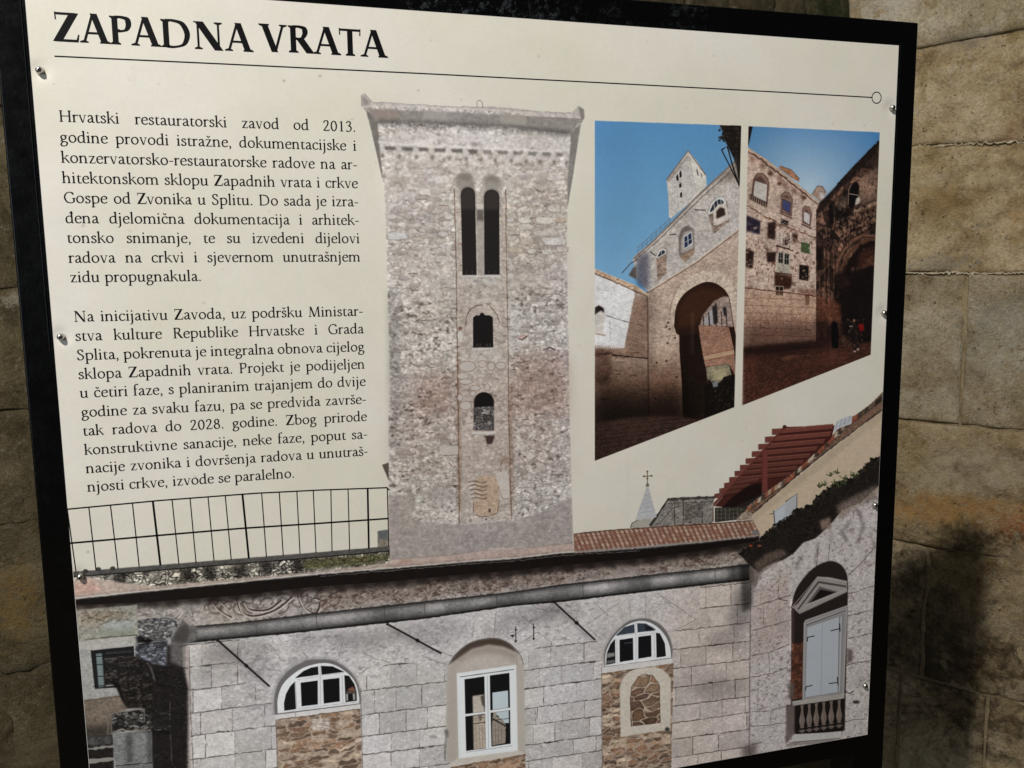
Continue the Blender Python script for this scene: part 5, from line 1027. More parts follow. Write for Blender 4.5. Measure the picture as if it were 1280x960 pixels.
# shadows, doors and shutters below
DKB = (50, 34, 30)
for P, c in (([(62, 620), (148, 655), (142, 735), (62, 715)], (42, 38, 54)), ([(190, 665), (240, 655), (235, 765), (188, 755)], DKB), ([(60, 820), (108, 838), (100, 940), (58, 935)], (44, 28, 26)), ([(335, 725), (372, 735), (365, 790), (340, 790)], (66, 46, 38)), ([(182, 840), (240, 840), (235, 905), (185, 900)], DKB), ([(385, 918), (437, 928), (436, 990), (382, 980)], (36, 30, 28)), ([(235, 150 + 815), (330, 150 + 850), (330, 1050), (235, 1045)], (66, 42, 34))):
    poly(G_(P), c, .95, 2, .2)
poly(G_([(392, 775), (444, 790), (442, 852), (388, 840)]), (84, 100, 70), 1, 0, .1); line(G_([(390, 776), (445, 790), (443, 852)]), .9, (190, 184, 170))
for k in range(5): line(G_([(394, 785 + 12 * k), (440, 797 + 12 * k)]), .4, (60, 74, 50), .8)
poly(G_([(245, 720), (340, 745), (335, 815), (250, 790)]), (206, 196, 188), .7, 3, .2); poly(G_([(290, 765), (312, 768), (310, 800), (290, 798)]), (60, 46, 44), .9, 1)
for x in (262, 283, 318): line(G_([(x, 725), (x, 795)]), 1, (100, 78, 70), .7, jag=.5)
line(G_([(240, 800), (345, 832)]), 1.8, (72, 52, 46), .9, jag=.5)
poly(H_([(248, 20), (325, 30), (322, 155), (240, 145)]), (178, 172, 160), 1, 0, .06); poly(H_([(256, 28), (282, 32), (280, 92), (254, 88)]), (34, 32, 34)); poly(H_([(292, 36), (317, 38), (315, 100), (290, 96)]), (34, 32, 34)); line(H_([(255, 60), (316, 68)]), .7, (176, 170, 158)); line(H_([(268, 30), (267, 90)]), .6, (176, 170, 158)); line(H_([(304, 38), (302, 98)]), .6, (176, 170, 158)); line(H_([(232, 148), (335, 160)]), 1.8, (84, 62, 52))
poly(H_([(232, 155), (335, 165), (330, 240), (300, 250), (232, 235)]), (74, 48, 38), .9, 2, .2); poly(H_([(236, 228), (284, 232), (282, 288), (236, 282)]), (40, 28, 24)); line(H_([(236, 228), (284, 232), (283, 288), (236, 283), (236, 228)]), 1.2, (184, 172, 156)); line(H_([(260, 230), (259, 286)]), .9, (184, 172, 156)); line(H_([(236, 255), (284, 259)]), .8, (184, 172, 156))
poly(H_([(380, 98), (436, 108), (432, 198), (378, 188)]), (34, 26, 24)); line(H_([(378, 97), (438, 108), (434, 200), (376, 190)]), 1.0, (176, 150, 132), .8); poly(H_([(412, 280), (440, 278), (440, 340), (415, 345)]), (48, 30, 24), .95, 1); poly(H_([(370, 245), (480, 250), (480, 285), (380, 275)]), (100, 62, 46), .6, 4, .3)
poly(H_([(40, 240), (235, 262), (480, 288), (480, 440), (230, 450), (40, 440)]), (192, 156, 134), .55, 6, .12); line(H_([(48, 238), (140, 250), (232, 260), (380, 276), (480, 290)]), 1.3, (96, 58, 44), .85, jag=.5)
for k in range(6):
    y = 300 + k * 44; line(H_([(45, y), (235, y + 4), (475, y + 16)]), .7, (122, 80, 62), .6, jag=.6)
    for j in range(5): x = 60 + j * 90 + (k % 2) * 40; line(H_([(x, y), (x + 1, y + 42)]), .6, (122, 80, 62), .5, jag=.4)
specks(G_([(60, 580), (480, 760), (480, 1000), (60, 1000)]), 240, .7, 2.6, (104, 74, 62), .6, .8); specks(G_([(60, 580), (480, 760), (480, 1000), (60, 1000)]), 130, .7, 2.4, (210, 188, 172), .5, .8)
for _ in range(40): x, y = rng.uniform(60, 470), rng.uniform(700, 1000); line(G_([(x, y), (x + rng.uniform(-4, 4), y + rng.uniform(8, 34))]), .9, (98, 66, 54), .7, jag=.5)
line(H_([(145, 450), (200, 450), (200, 482), (145, 484), (145, 450)]), .8, (100, 60, 46), .7, jag=.4); line(H_([(415, 465), (420, 488), (440, 492)]), 1.2, (70, 40, 32), .8)
# right-hand building, dark
RB = G_([(600, 445), (640, 395), (700, 330), (770, 260), (790, 235), (870, 165), (880, 1700), (480, 1700), (480, 590), (500, 545), (530, 525)])
poly(RB, (98, 76, 66), 1, 0, .3)
pat_k = cells(30, 17, 91, warp=1.0); win, mk = mask(tex(RB)); e, tn = pat_k[0][win], pat_k[1][win]
CV[win] *= 1 + mk[..., None] * ((.45 + 1.0 * tn) * (.55 + .45 * np.clip(e / .3, 0, 1)) - 1)[..., None]
poly(G_([(500, 545), (600, 445), (700, 330), (775, 255), (870, 160), (870, 215), (770, 320), (690, 405), (600, 480), (510, 590), (490, 640), (485, 590)]), (44, 34, 32), .9, 2, .3)
for _ in range(40): u = rng.uniform(); ell(920 + (600 + u * 260) / 4.8, 140 + (445 - u * 270) / 4.8, rng.uniform(1, 2.2), rng.uniform(.8, 1.5), (36, 30, 28), .9)
poly(G_([(735, 400), (850, 330), (850, 520), (760, 560), (730, 540)]), (150, 126, 112), .75, 4, .2); poly(G_([(610, 530), (670, 500), (672, 570), (600, 600)]), (138, 118, 106), .6, 5, .2)
poly(G_([(680, 580), (675, 480), (690, 440), (720, 415), (738, 440), (738, 500), (712, 560)]), (24, 18, 20), 1, 1); poly(G_([(712, 560), (720, 520), (738, 505), (745, 530), (740, 548)]), (206, 198, 190), .9, 1); line(G_([(676, 490), (738, 500)]), .9, (190, 176, 164)); line(G_([(672, 590), (676, 470), (694, 430)]), 1.5, (150, 128, 114), .8)
poly(G_([(690, 590), (850, 530), (852, 555), (700, 612)]), (178, 152, 134), .7, 2, .2); specks(G_([(600, 600), (850, 560), (850, 720), (600, 760)]), 130, .8, 2.6, (176, 148, 128), .6, .9); specks(G_([(560, 560), (850, 560), (850, 800), (540, 820)]), 170, .8, 3, (40, 28, 26), .8, .9)
poly(G_([(555, 560), (580, 540), (590, 660), (560, 690)]), (24, 18, 18), .9, 2); poly(G_([(590, 580), (690, 600), (660, 640), (600, 650)]), (26, 20, 20), .85, 4)
# big arch of that building
ao = [(600, 980), (615, 900), (650, 830), (700, 775), (760, 745), (840, 750), (870, 760)]
line(G_(ao), 7, (128, 98, 82), .9, 1); line(G_([(a + 6, b + 6) for a, b in ao]), 1.6, (60, 42, 38), .9); line(G_([(a + 22, b + 24) for a, b in ao]), 4.5, (106, 76, 62), .9, 1); line(G_([(a + 42, b + 46) for a, b in ao]), 3, (60, 40, 36), .9)
poly(G_([(640, 1000), (665, 910), (705, 850), (750, 800), (800, 775), (870, 775), (870, 840), (790, 870), (740, 960), (720, 1010)]), (34, 22, 20), .95, 2); poly(G_([(740, 850), (800, 810), (830, 800), (830, 920), (730, 950)]), (92, 60, 46), .6, 5, .2); line(G_([(700, 965), (760, 935), (835, 905)]), 1.8, (110, 80, 66), .8)
for x in (500, 530, 555, 585): line(G_([(x, 820 + (x - 500) * .3), (x + 4, 1180)]), 2.4, (124, 92, 76), .6, 1, jag=.6); line(G_([(x + 10, 820), (x + 14, 1180)]), 1.6, (44, 30, 28), .7, 1, jag=.5)
poly(H_([(485, 0), (520, 0), (510, 130), (490, 130)]), (26, 18, 18), .85, 3)
for x in (690, 720, 745): poly(H_([(x, 120), (x + 20, 110), (x + 22, 190), (x + 4, 200)]), (128, 98, 84), .7, 2, .2)
poly(H_([(585, 200), (640, 150), (830, 100), (850, 700), (640, 520), (625, 400), (590, 320)]), (28, 20, 19), .93, 4, .3); poly(H_([(590, 150), (660, 150), (690, 220), (620, 250), (585, 200)]), (50, 36, 32), .8, 4, .4)
poly(H_([(482, 290), (590, 310), (625, 340), (630, 460), (482, 440)]), (124, 82, 64), .7, 4, .15)
for k in range(5): line(H_([(484, 320 + 26 * k), (620, 345 + 24 * k)]), .7, (90, 56, 44), .6, jag=.4)
# paving and people
FL2 = H_([(40, 600), (240, 575), (480, 555), (640, 590), (850, 560), (850, 700), (40, 960)]); poly(FL2, (92, 62, 52), 1, 4, .25)
poly(H_([(40, 440), (480, 440), (480, 570), (240, 590), (40, 620)]), (70, 42, 34), .55, 16); poly(H_([(480, 430), (640, 460), (640, 600), (480, 570)]), (56, 36, 30), .75, 8); poly(H_([(40, 590), (500, 556), (560, 590), (300, 640), (40, 640)]), (42, 28, 25), .8, 8)
for k in range(10): line(H_([(45, 660 + k * 34), (400, 610 + k * 30), (810, 590 + k * 24)]), .8, (52, 32, 28), .75, jag=.5)
for k in range(9): line(H_([(250 + k * 62, 590), (40 + k * 84, 960)]), .7, (52, 32, 28), .7, jag=.3)
poly(H_([(260, 660), (350, 640), (370, 650), (300, 672)]), (150, 112, 96), .6, 3); poly(H_([(350, 690), (600, 640), (700, 640), (500, 720)]), (120, 84, 72), .4, 8)
poly(H_([(575, 445), (590, 438), (605, 450), (615, 500), (612, 600), (578, 605), (570, 520)]), (14, 12, 14), .95, 1)
poly(H_([(690, 470), (705, 440), (720, 450), (735, 500), (740, 610), (705, 620), (690, 540)]), (44, 34, 34), .9, 1, .3); specks(H_([(670, 430), (770, 430), (770, 610), (680, 610)]), 44, .8, 2, (112, 92, 84), .7, 1); ell(920 + 708 / 4.8, 310 + 436 / 4.8, 1.6, 2, (150, 118, 104), .9); poly(H_([(735, 455), (765, 455), (768, 495), (740, 500)]), (150, 34, 34), .95, 1); ell(920 + 712 / 4.8, 310 + 620 / 4.8, 1.8, 1.2, (196, 186, 180), .9); ell(920 + 732 / 4.8, 310 + 608 / 4.8, 1.8, 1.6, (190, 180, 174), .9); ell(920 + 690 / 4.8, 310 + 470 / 4.8, 2.6, 1.2, (160, 150, 146), .8)
for _ in range(60):
    x, y = rng.uniform(60, 470), rng.uniform(640, 1080); w_, h_ = rng.uniform(5, 22), rng.uniform(6, 30); dk = rng.random() < .6
    poly(G_([(x, y), (x + w_, y + w_ * .2), (x + w_, y + h_ + w_ * .2), (x, y + h_)]), (70, 46, 40) if dk else (206, 184, 168), rng.uniform(.2, .5), 1)
for _ in range(120):
    x, y = rng.uniform(500, 840), rng.uniform(380, 1150)
    if y < 545 - (x - 500): continue
    line(G_([(x, y), (x + rng.uniform(-8, 8), y + rng.uniform(8, 50))]), rng.uniform(.6, 1.8), (30, 22, 22) if rng.random() < .6 or y > 720 and x > 620 else (168, 140, 122), rng.uniform(.3, .7), jag=.6)
shade(H_([(30, 420), (900, 420), (900, 980), (30, 980)]), .9, 40, 1, (1, .96, .94))
shade(PH2, .93)
for k in range(9): line(H_([(45, 662 + k * 34), (400, 612 + k * 30), (810, 592 + k * 24)]), .9, (140, 104, 92), .25, jag=.5)
for src, PHp in ((new1, PH1), (CV, PH2)):
    win, mk = mask(tex(PHp)); lum = src[win].mean(-1); bl = np.clip((src[win][..., 2] - src[win][..., 0]) * 6, 0, 1)
    src[win] = np.clip(src[win] + .10 * (1 - bl)[..., None] * (3 * src[win] ** 2 - 2 * src[win] ** 3 - src[win]) * 4, 0, 1)
    src[win] *= 1 + ((1 - bl) * (.07 * N_GRIT[win] + .09 * N_PIT[win] + .08 * N_MID[win]) + .012 * N_GRIT[win])[..., None]
# trim both photographs to their printed outlines
full = CV.copy(); CV[:] = keep
for shape, src in ((PH1, new1), (PH2, full)):
    win, mk = mask(tex(shape)); CV[win] += mk[..., None] * (src[win] - CV[win])
del keep, new1, full

# handling marks: faint smears, drips and fly specks on the laminate
for _ in range(70):
    x, y = rng.uniform(60, 1100), rng.uniform(10, 620); ell(x, y, rng.uniform(.6, 1.8), rng.uniform(.5, 1.6), (150, 140, 120), rng.uniform(.1, .45), 1)
for _ in range(26):
    x, y = rng.uniform(60, 1100), rng.uniform(20, 600); line([(x, y), (x + rng.uniform(-1, 1), y + rng.uniform(10, 60))], rng.uniform(1, 4), (200, 196, 186), rng.uniform(.06, .2), 3)
for (x, y) in ((400, 95), (355, 101), (104, 282), (110, 690)): ell(x, y, 2.0, 1.6, (140, 130, 118), .5, 1)
# fine tooth of the print
CV *= (1 + .012 * N_GRIT + .010 * N_FINE + .016 * N_BIG + .012 * N_PAT)[..., None]
CV[..., 2] *= 1 + .03 * N_BIG
np.clip(CV, 0, 1, out=CV)
rgba = np.ones((TH, TW_, 4), np.float32)
rgba[..., :3] = CV[::-1]
ink = bpy.data.images.new("panel_print", TW_, TH, alpha=False)
ink.colorspace_settings.name = 'sRGB'
ink.pixels.foreach_set(rgba.ravel())
ink.update()
ink.pack()

# ------------------------------------------------------------------ materials
def new_mat(name):
    mt_ = bpy.data.materials.new(name)
    mt_.use_nodes = True
    nt = mt_.node_tree
    return mt_, nt, nt.nodes["Principled BSDF"]
def nd(nt, t, **kw):
    n = nt.nodes.new(t)
    for k, v in kw.items():
        if k.startswith("i_"): n.inputs[int(k[2:])].default_value = v
        else: setattr(n, k, v)
    return n
def ramp(nt, fac, stops):
    r = nd(nt, "ShaderNodeValToRGB"); cr = r.color_ramp
    while len(cr.elements) < len(stops): cr.elements.new(.5)
    for e, (p, c) in zip(cr.elements, stops): e.position = p; e.color = (*c, 1) if len(c) == 3 else c
    nt.links.new(fac, r.inputs[0]); return r.outputs[0]
def noise(nt, co, scale, det=6, rough=.6, dist=0.0):
    n = nd(nt, "ShaderNodeTexNoise"); n.inputs["Scale"].default_value = scale; n.inputs["Detail"].default_value = det
    n.inputs["Roughness"].default_value = rough; n.inputs["Distortion"].default_value = dist
    nt.links.new(co, n.inputs["Vector"]); return n.outputs[0]
def mixc(nt, fac, a, b, mode='MIX'):
    mx_ = nd(nt, "ShaderNodeMix", data_type='RGBA', blend_type=mode)
    for sock, v in ((mx_.inputs[0], fac), (mx_.inputs[6], a), (mx_.inputs[7], b)):
        if isinstance(v, (int, float)): sock.default_value = v
        elif isinstance(v, tuple): sock.default_value = (*v, 1) if len(v) == 3 else v
        else: nt.links.new(v, sock)
    return mx_.outputs[2]
def math_(nt, op, a, b=0.0, c=0.0, clamp=False):
    n = nd(nt, "ShaderNodeMath", operation=op, use_clamp=clamp)
    for i, v in enumerate((a, b, c)):
        if isinstance(v, (int, float)): n.inputs[i].default_value = v
        else: nt.links.new(v, n.inputs[i])
    return n.outputs[0]

SCREWS = [(0.0080, 0.0820), (0.0074, 0.3448), (0.0076, 0.6001), (0.0080, 0.8624), (0.9927, 0.0775), (0.9942, 0.3404), (0.9935, 0.6020), (0.9905, 0.8624)]

def print_material(name, use_ink=True):
    mt_, nt, b = new_mat(name)
    if use_ink:
        uv = nd(nt, "ShaderNodeUVMap"); uv.uv_map = "UVMap"
        t = nd(nt, "ShaderNodeTexImage"); t.image = ink; t.interpolation = 'Cubic'; t.extension = 'EXTEND'
        nt.links.new(uv.outputs[0], t.inputs[0]); nt.links.new(t.outputs[0], b.inputs["Base Color"])
    else:
        b.inputs["Base Color"].default_value = (0.004, 0.004, 0.005, 1)
    b.inputs["Roughness"].default_value = 0.42
    b.inputs["Specular IOR Level"].default_value = 0.30 if use_ink else 0.14
    geo = nd(nt, "ShaderNodeNewGeometry")
    # the sheet is drawn in a little round every screw, and is not perfectly flat
    acc = None
    for (sx, sy) in SCREWS:
        d = nd(nt, "ShaderNodeVectorMath", operation='DISTANCE'); d.inputs[1].default_value = W(sx, sy)
        nt.links.new(geo.outputs["Position"], d.inputs[0])
        g = math_(nt, 'EXPONENT', math_(nt, 'MULTIPLY', math_(nt, 'MULTIPLY', d.outputs["Value"], d.outputs["Value"]), -1 / (0.0085 ** 2)))
        acc = g if acc is None else math_(nt, 'ADD', acc, g)
    h = math_(nt, 'MULTIPLY', acc, -0.0016)
    h = math_(nt, 'ADD', h, math_(nt, 'MULTIPLY', noise(nt, geo.outputs["Position"], 7, 2), 0.0012))
    h = math_(nt, 'ADD', h, math_(nt, 'MULTIPLY', noise(nt, geo.outputs["Position"], 900, 2), 0.00002))
    bp = nd(nt, "ShaderNodeBump"); bp.inputs["Distance"].default_value = 1.0; bp.inputs["Strength"].default_value = 1.0
    nt.links.new(h, bp.inputs["Height"]); nt.links.new(bp.outputs[0], b.inputs["Normal"])
    rg = math_(nt, 'MULTIPLY_ADD', noise(nt, geo.outputs["Position"], 14, 5), .12, .36)
    nt.links.new(rg, b.inputs["Roughness"])
    return mt_
M_print = print_material("printed_sheet")
M_ink = print_material("black_ink", False)

M_edge, nt, b = new_mat("sheet_edge"); b.inputs["Base Color"].default_value = (0.62, 0.60, 0.57, 1); b.inputs["Roughness"].default_value = .5

M_frame, nt, b = new_mat("black_paint")
geo = nd(nt, "ShaderNodeNewGeometry")
dd = nd(nt, "ShaderNodeVectorMath", operation='DISTANCE'); dd.inputs[1].default_value = W(.52, -.02); nt.links.new(geo.outputs["Position"], dd.inputs[0])
topr = ramp(nt, dd.outputs["Value"], [(.10, (1, 1, 1)), (.24, (0, 0, 0))])
dust_sheen = ramp(nt, noise(nt, geo.outputs["Position"], 160, 6, .75), [(.52, (0, 0, 0)), (.78, (1, 1, 1))])
patch = ramp(nt, noise(nt, geo.outputs["Position"], 5.5, 3), [(.46, (0, 0, 0)), (.66, (1, 1, 1))])
nt.links.new(mixc(nt, math_(nt, 'MULTIPLY', math_(nt, 'MULTIPLY', dust_sheen, patch), topr), (0.0012, 0.0012, 0.0014), (0.12, 0.135, 0.15)), b.inputs["Base Color"])  # bluish dust and its sheen on the top rail, both put into the colour
nt.links.new(math_(nt, 'MULTIPLY_ADD', noise(nt, geo.outputs["Position"], 60, 5), .25, .12), b.inputs["Roughness"])
b.inputs["Specular IOR Level"].default_value = .22
bp = nd(nt, "ShaderNodeBump"); bp.inputs["Distance"].default_value = .0004; bp.inputs["Strength"].default_value = .5
nt.links.new(noise(nt, geo.outputs["Position"], 220, 4), bp.inputs["Height"]); nt.links.new(bp.outputs[0], b.inputs["Normal"])

M_steel, nt, b = new_mat("zinc_steel"); b.inputs["Base Color"].default_value = (0.55, 0.54, 0.52, 1); b.inputs["Metallic"].default_value = 1.0
geo = nd(nt, "ShaderNodeNewGeometry"); nt.links.new(math_(nt, 'MULTIPLY_ADD', noise(nt, geo.outputs["Position"], 700, 3), .3, .16), b.inputs["Roughness"])

def stone_material(name, base, dark, light, moss, stain_shade=None, bump=.004, lich=0.0, tool=False):
    mt_, nt, b = new_mat(name)
    geo = nd(nt, "ShaderNodeNewGeometry"); P = geo.outputs["Position"]
    oi = nd(nt, "ShaderNodeObjectInfo")
    sh = nd(nt, "ShaderNodeVectorMath", operation='ADD'); nt.links.new(P, sh.inputs[0])
    cmb = nd(nt, "ShaderNodeCombineXYZ"); nt.links.new(math_(nt, 'MULTIPLY', oi.outputs["Random"], 7.0), cmb.inputs[0]); nt.links.new(cmb.outputs[0], sh.inputs[1])
    Q = sh.outputs[0]
    big = noise(nt, Q, 4.5, 8, .62, .3); mid = noise(nt, Q, 22, 9, .68, .6); fine = noise(nt, Q, 120, 8, .72); grit = noise(nt, Q, 420, 4, .7)
    c = ramp(nt, big, [(.34, dark), (.48, base), (.62, light)])
    c = mixc(nt, math_(nt, 'MULTIPLY', ramp(nt, mid, [(.44, (0, 0, 0)), (.66, (1, 1, 1))]), .6), c, light)
    c = mixc(nt, math_(nt, 'MULTIPLY', ramp(nt, noise(nt, Q, 9, 7, .65, .8), [(.50, (0, 0, 0)), (.66, (1, 1, 1))]), .55), c, moss)
    c = mixc(nt, math_(nt, 'MULTIPLY', ramp(nt, mid, [(.30, (1, 1, 1)), (.42, (0, 0, 0))]), .55), c, dark)
    c = mixc(nt, 1.0, c, ramp(nt, fine, [(.34, (.55, .53, .50)), (.45, (.90, .89, .88)), (.55, (1.0, 1.0, 1.0)), (.68, (1.28, 1.28, 1.26))]), 'MULTIPLY')
    c = mixc(nt, 1.0, c, ramp(nt, grit, [(.34, (.80, .79, .78)), (.5, (1, 1, 1)), (.66, (1.18, 1.18, 1.16))]), 'MULTIPLY')
    pit = ramp(nt, noise(nt, Q, 55, 6, .7), [(.30, (1, 1, 1)), (.37, (0, 0, 0))])
    c = mixc(nt, math_(nt, 'MULTIPLY', pit, .75), c, (dark[0] * .35, dark[1] * .33, dark[2] * .3))
    if lich:
        c = mixc(nt, math_(nt, 'MULTIPLY', ramp(nt, noise(nt, Q, 38, 7, .7), [(.56, (0, 0, 0)), (.66, (1, 1, 1))]), lich), c, (.62, .58, .50))
    tone = math_(nt, 'MULTIPLY_ADD', oi.outputs["Random"], .24, .88)
    tc = nd(nt, "ShaderNodeCombineColor"); [nt.links.new(tone, tc.inputs[i]) for i in range(3)]
    c = mixc(nt, 1.0, c, tc.outputs[0], 'MULTIPLY')
    if stain_shade:                                             # local rusty and damp marks, plus painted shade, each at its own place on the wall
        for (px, rad, colr, amt, nsc) in stain_shade:
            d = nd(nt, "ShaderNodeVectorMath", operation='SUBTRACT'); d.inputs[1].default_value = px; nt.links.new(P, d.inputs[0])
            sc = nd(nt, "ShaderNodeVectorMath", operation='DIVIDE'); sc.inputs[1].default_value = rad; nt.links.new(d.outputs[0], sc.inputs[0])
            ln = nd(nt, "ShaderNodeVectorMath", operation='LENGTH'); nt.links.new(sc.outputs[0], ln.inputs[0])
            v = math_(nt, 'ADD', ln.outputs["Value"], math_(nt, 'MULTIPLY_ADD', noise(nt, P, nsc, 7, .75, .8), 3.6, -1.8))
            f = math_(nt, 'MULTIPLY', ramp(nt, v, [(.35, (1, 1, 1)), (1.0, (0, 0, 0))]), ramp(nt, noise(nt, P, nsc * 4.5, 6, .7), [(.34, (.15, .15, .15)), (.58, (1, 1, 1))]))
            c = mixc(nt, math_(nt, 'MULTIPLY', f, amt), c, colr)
    nt.links.new(c, b.inputs["Base Color"])
    b.inputs["Roughness"].default_value = .88; b.inputs["Specular IOR Level"].default_value = .25
    if tool:
        mp = nd(nt, "ShaderNodeMapping"); mp.inputs["Rotation"].default_value = (.3, .7, .2); mp.inputs["Scale"].default_value = (260, 260, 30); nt.links.new(P, mp.inputs[0])
        tl = noise(nt, mp.outputs[0], 1.0, 3, .6)
    hh = math_(nt, 'ADD', math_(nt, 'MULTIPLY', mid, 1.0), math_(nt, 'MULTIPLY', fine, .8))
    hh = math_(nt, 'ADD', hh, math_(nt, 'MULTIPLY', grit, .22))
    if tool: hh = math_(nt, 'ADD', hh, math_(nt, 'MULTIPLY', tl, .5))
    hh = math_(nt, 'SUBTRACT', hh, math_(nt, 'MULTIPLY', pit, .5))
    bp = nd(nt, "ShaderNodeBump"); bp.inputs["Distance"].default_value = bump; bp.inputs["Strength"].default_value = .9
    nt.links.new(hh, bp.inputs["Height"]); nt.links.new(bp.outputs[0], b.inputs["Normal"])
    return mt_

# ------------------------------------------------------------------ the walls of the passage
class Plane:
    def __init__(s, pt, udir):
        s.o = np.array(pt, float); s.u = np.array(udir, float); s.u /= np.linalg.norm(s.u)
        s.n = np.array([s.u[2], 0, -s.u[0]])
        if s.n @ (C_CAM - s.o) < 0: s.n = -s.n
    def hit(s, px, py):
        d = rays(px, py); t = ((s.o - C_CAM) @ s.n) / (d @ s.n); p = C_CAM + d * t - s.o
        return float(p @ s.u), float(p[1])
    def at(s, u, v, h=0.0):
        p = s.o + s.u * u + s.n * h; p = np.array([p[0], s.o[1] + v, p[2]]); return p

nrng = np.random.default_rng(11)
def smooth_noise2(U, V, cell, seed):
    r = np.random.default_rng(seed); g = r.random((64, 64)) - .5
    a, c_ = U / cell, V / cell; i, j = np.floor(a).astype(int), np.floor(c_).astype(int); fa, fc = a - i, c_ - j
    fa = fa * fa * (3 - 2 * fa); fc = fc * fc * (3 - 2 * fc); q = lambda x, y: g[x % 64, y % 64]
    return (q(i, j) * (1 - fa) + q(i + 1, j) * fa) * (1 - fc) + (q(i, j + 1) * (1 - fa) + q(i + 1, j + 1) * fa) * fc
def block(plane, quad, mat, parent, seed, depth=.22, gap=.004, rough=.007, proud=0.0, cell=.02, edge=.012, fineamp=.0, name="stone_block", wear=1.0):
    """one squared stone: quad = corners (u,v) top-left, top-right, bottom-right, bottom-left"""
    q = np.array(quad, float); c0 = q.mean(0); q = c0 + (q - c0) * (1 - 2 * gap / np.maximum(np.ptp(q, axis=0), .02))
    w = np.linalg.norm(q[1] - q[0]); h = np.linalg.norm(q[3] - q[0])
    nx, ny = int(np.clip(w / cell, 6, 110)), int(np.clip(h / cell, 5, 70))
    # grid lines gathered towards the edges so that the arris can be worn round
    def lines(n, L):
        e = min(edge / L, .2); a = np.array([0, e * .3, e]); m_ = np.linspace(e, 1 - e, n)[1:-1]
        return np.concatenate([a, m_, 1 - a[::-1]])
    s_, t_ = np.meshgrid(lines(nx, w), lines(ny, h))
    P = (q[0] * ((1 - s_) * (1 - t_))[..., None] + q[1] * (s_ * (1 - t_))[..., None] + q[2] * (s_ * t_)[..., None] + q[3] * ((1 - s_) * t_)[..., None])
    U, V = P[..., 0], P[..., 1]
    ds = np.minimum(np.minimum(s_, 1 - s_) * w, np.minimum(t_, 1 - t_) * h)
    chip = np.clip(smooth_noise2(U, V, .05, seed) + smooth_noise2(U, V, .017, seed + 1) * .6, 0, 1)
    er = edge * (1 + 1.6 * chip * wear)
    H = proud + rough * (1.6 * smooth_noise2(U, V, .16, seed + 2) + .9 * smooth_noise2(U, V, .055, seed + 3) + .5 * smooth_noise2(U, V, .024, seed + 4) + fineamp * smooth_noise2(U * 1.3 + V, V, .011, seed + 5))
    fall = np.clip(1 - ds / er, 0, 1) ** 2
    H = H - fall * (.007 + .010 * chip * wear)
    U = U + (smooth_noise2(V, U * 0 + 3.1, .07, seed + 6) * .006 * wear) * (ds < edge * 1.01); V = V + (smooth_noise2(U, V * 0 + 1.7, .07, seed + 7) * .006 * wear) * (ds < edge * 1.01)
    ny_, nx_ = U.shape
    verts = [W(*plane.at(U[j, i], V[j, i], H[j, i])) for j in range(ny_) for i in range(nx_)]
    faces = [(j * nx_ + i, j * nx_ + i + 1, (j + 1) * nx_ + i + 1, (j + 1) * nx_ + i) for j in range(ny_ - 1) for i in range(nx_ - 1)]
    ring = [(0, i) for i in range(nx_)] + [(j, nx_ - 1) for j in range(1, ny_)] + [(ny_ - 1, i) for i in range(nx_ - 2, -1, -1)] + [(j, 0) for j in range(ny_ - 2, 0, -1)]
    k0 = len(verts); verts += [W(*plane.at(U[j, i], V[j, i], -depth)) for j, i in ring]
    for a in range(len(ring)):
        b_ = (a + 1) % len(ring); faces.append((ring[a][0] * nx_ + ring[a][1], k0 + a, k0 + b_, ring[b_][0] * nx_ + ring[b_][1]))
    faces.append(tuple(range(k0, len(verts))))
    me = mesh_of(name, verts, faces, True)
    # make sure the face looks at the viewer
    if me.polygons[0].normal.dot(Vector((plane.n[0], plane.n[2], -plane.n[1]))) < 0: me.flip_normals()
    return link(name, me, mat, parent)

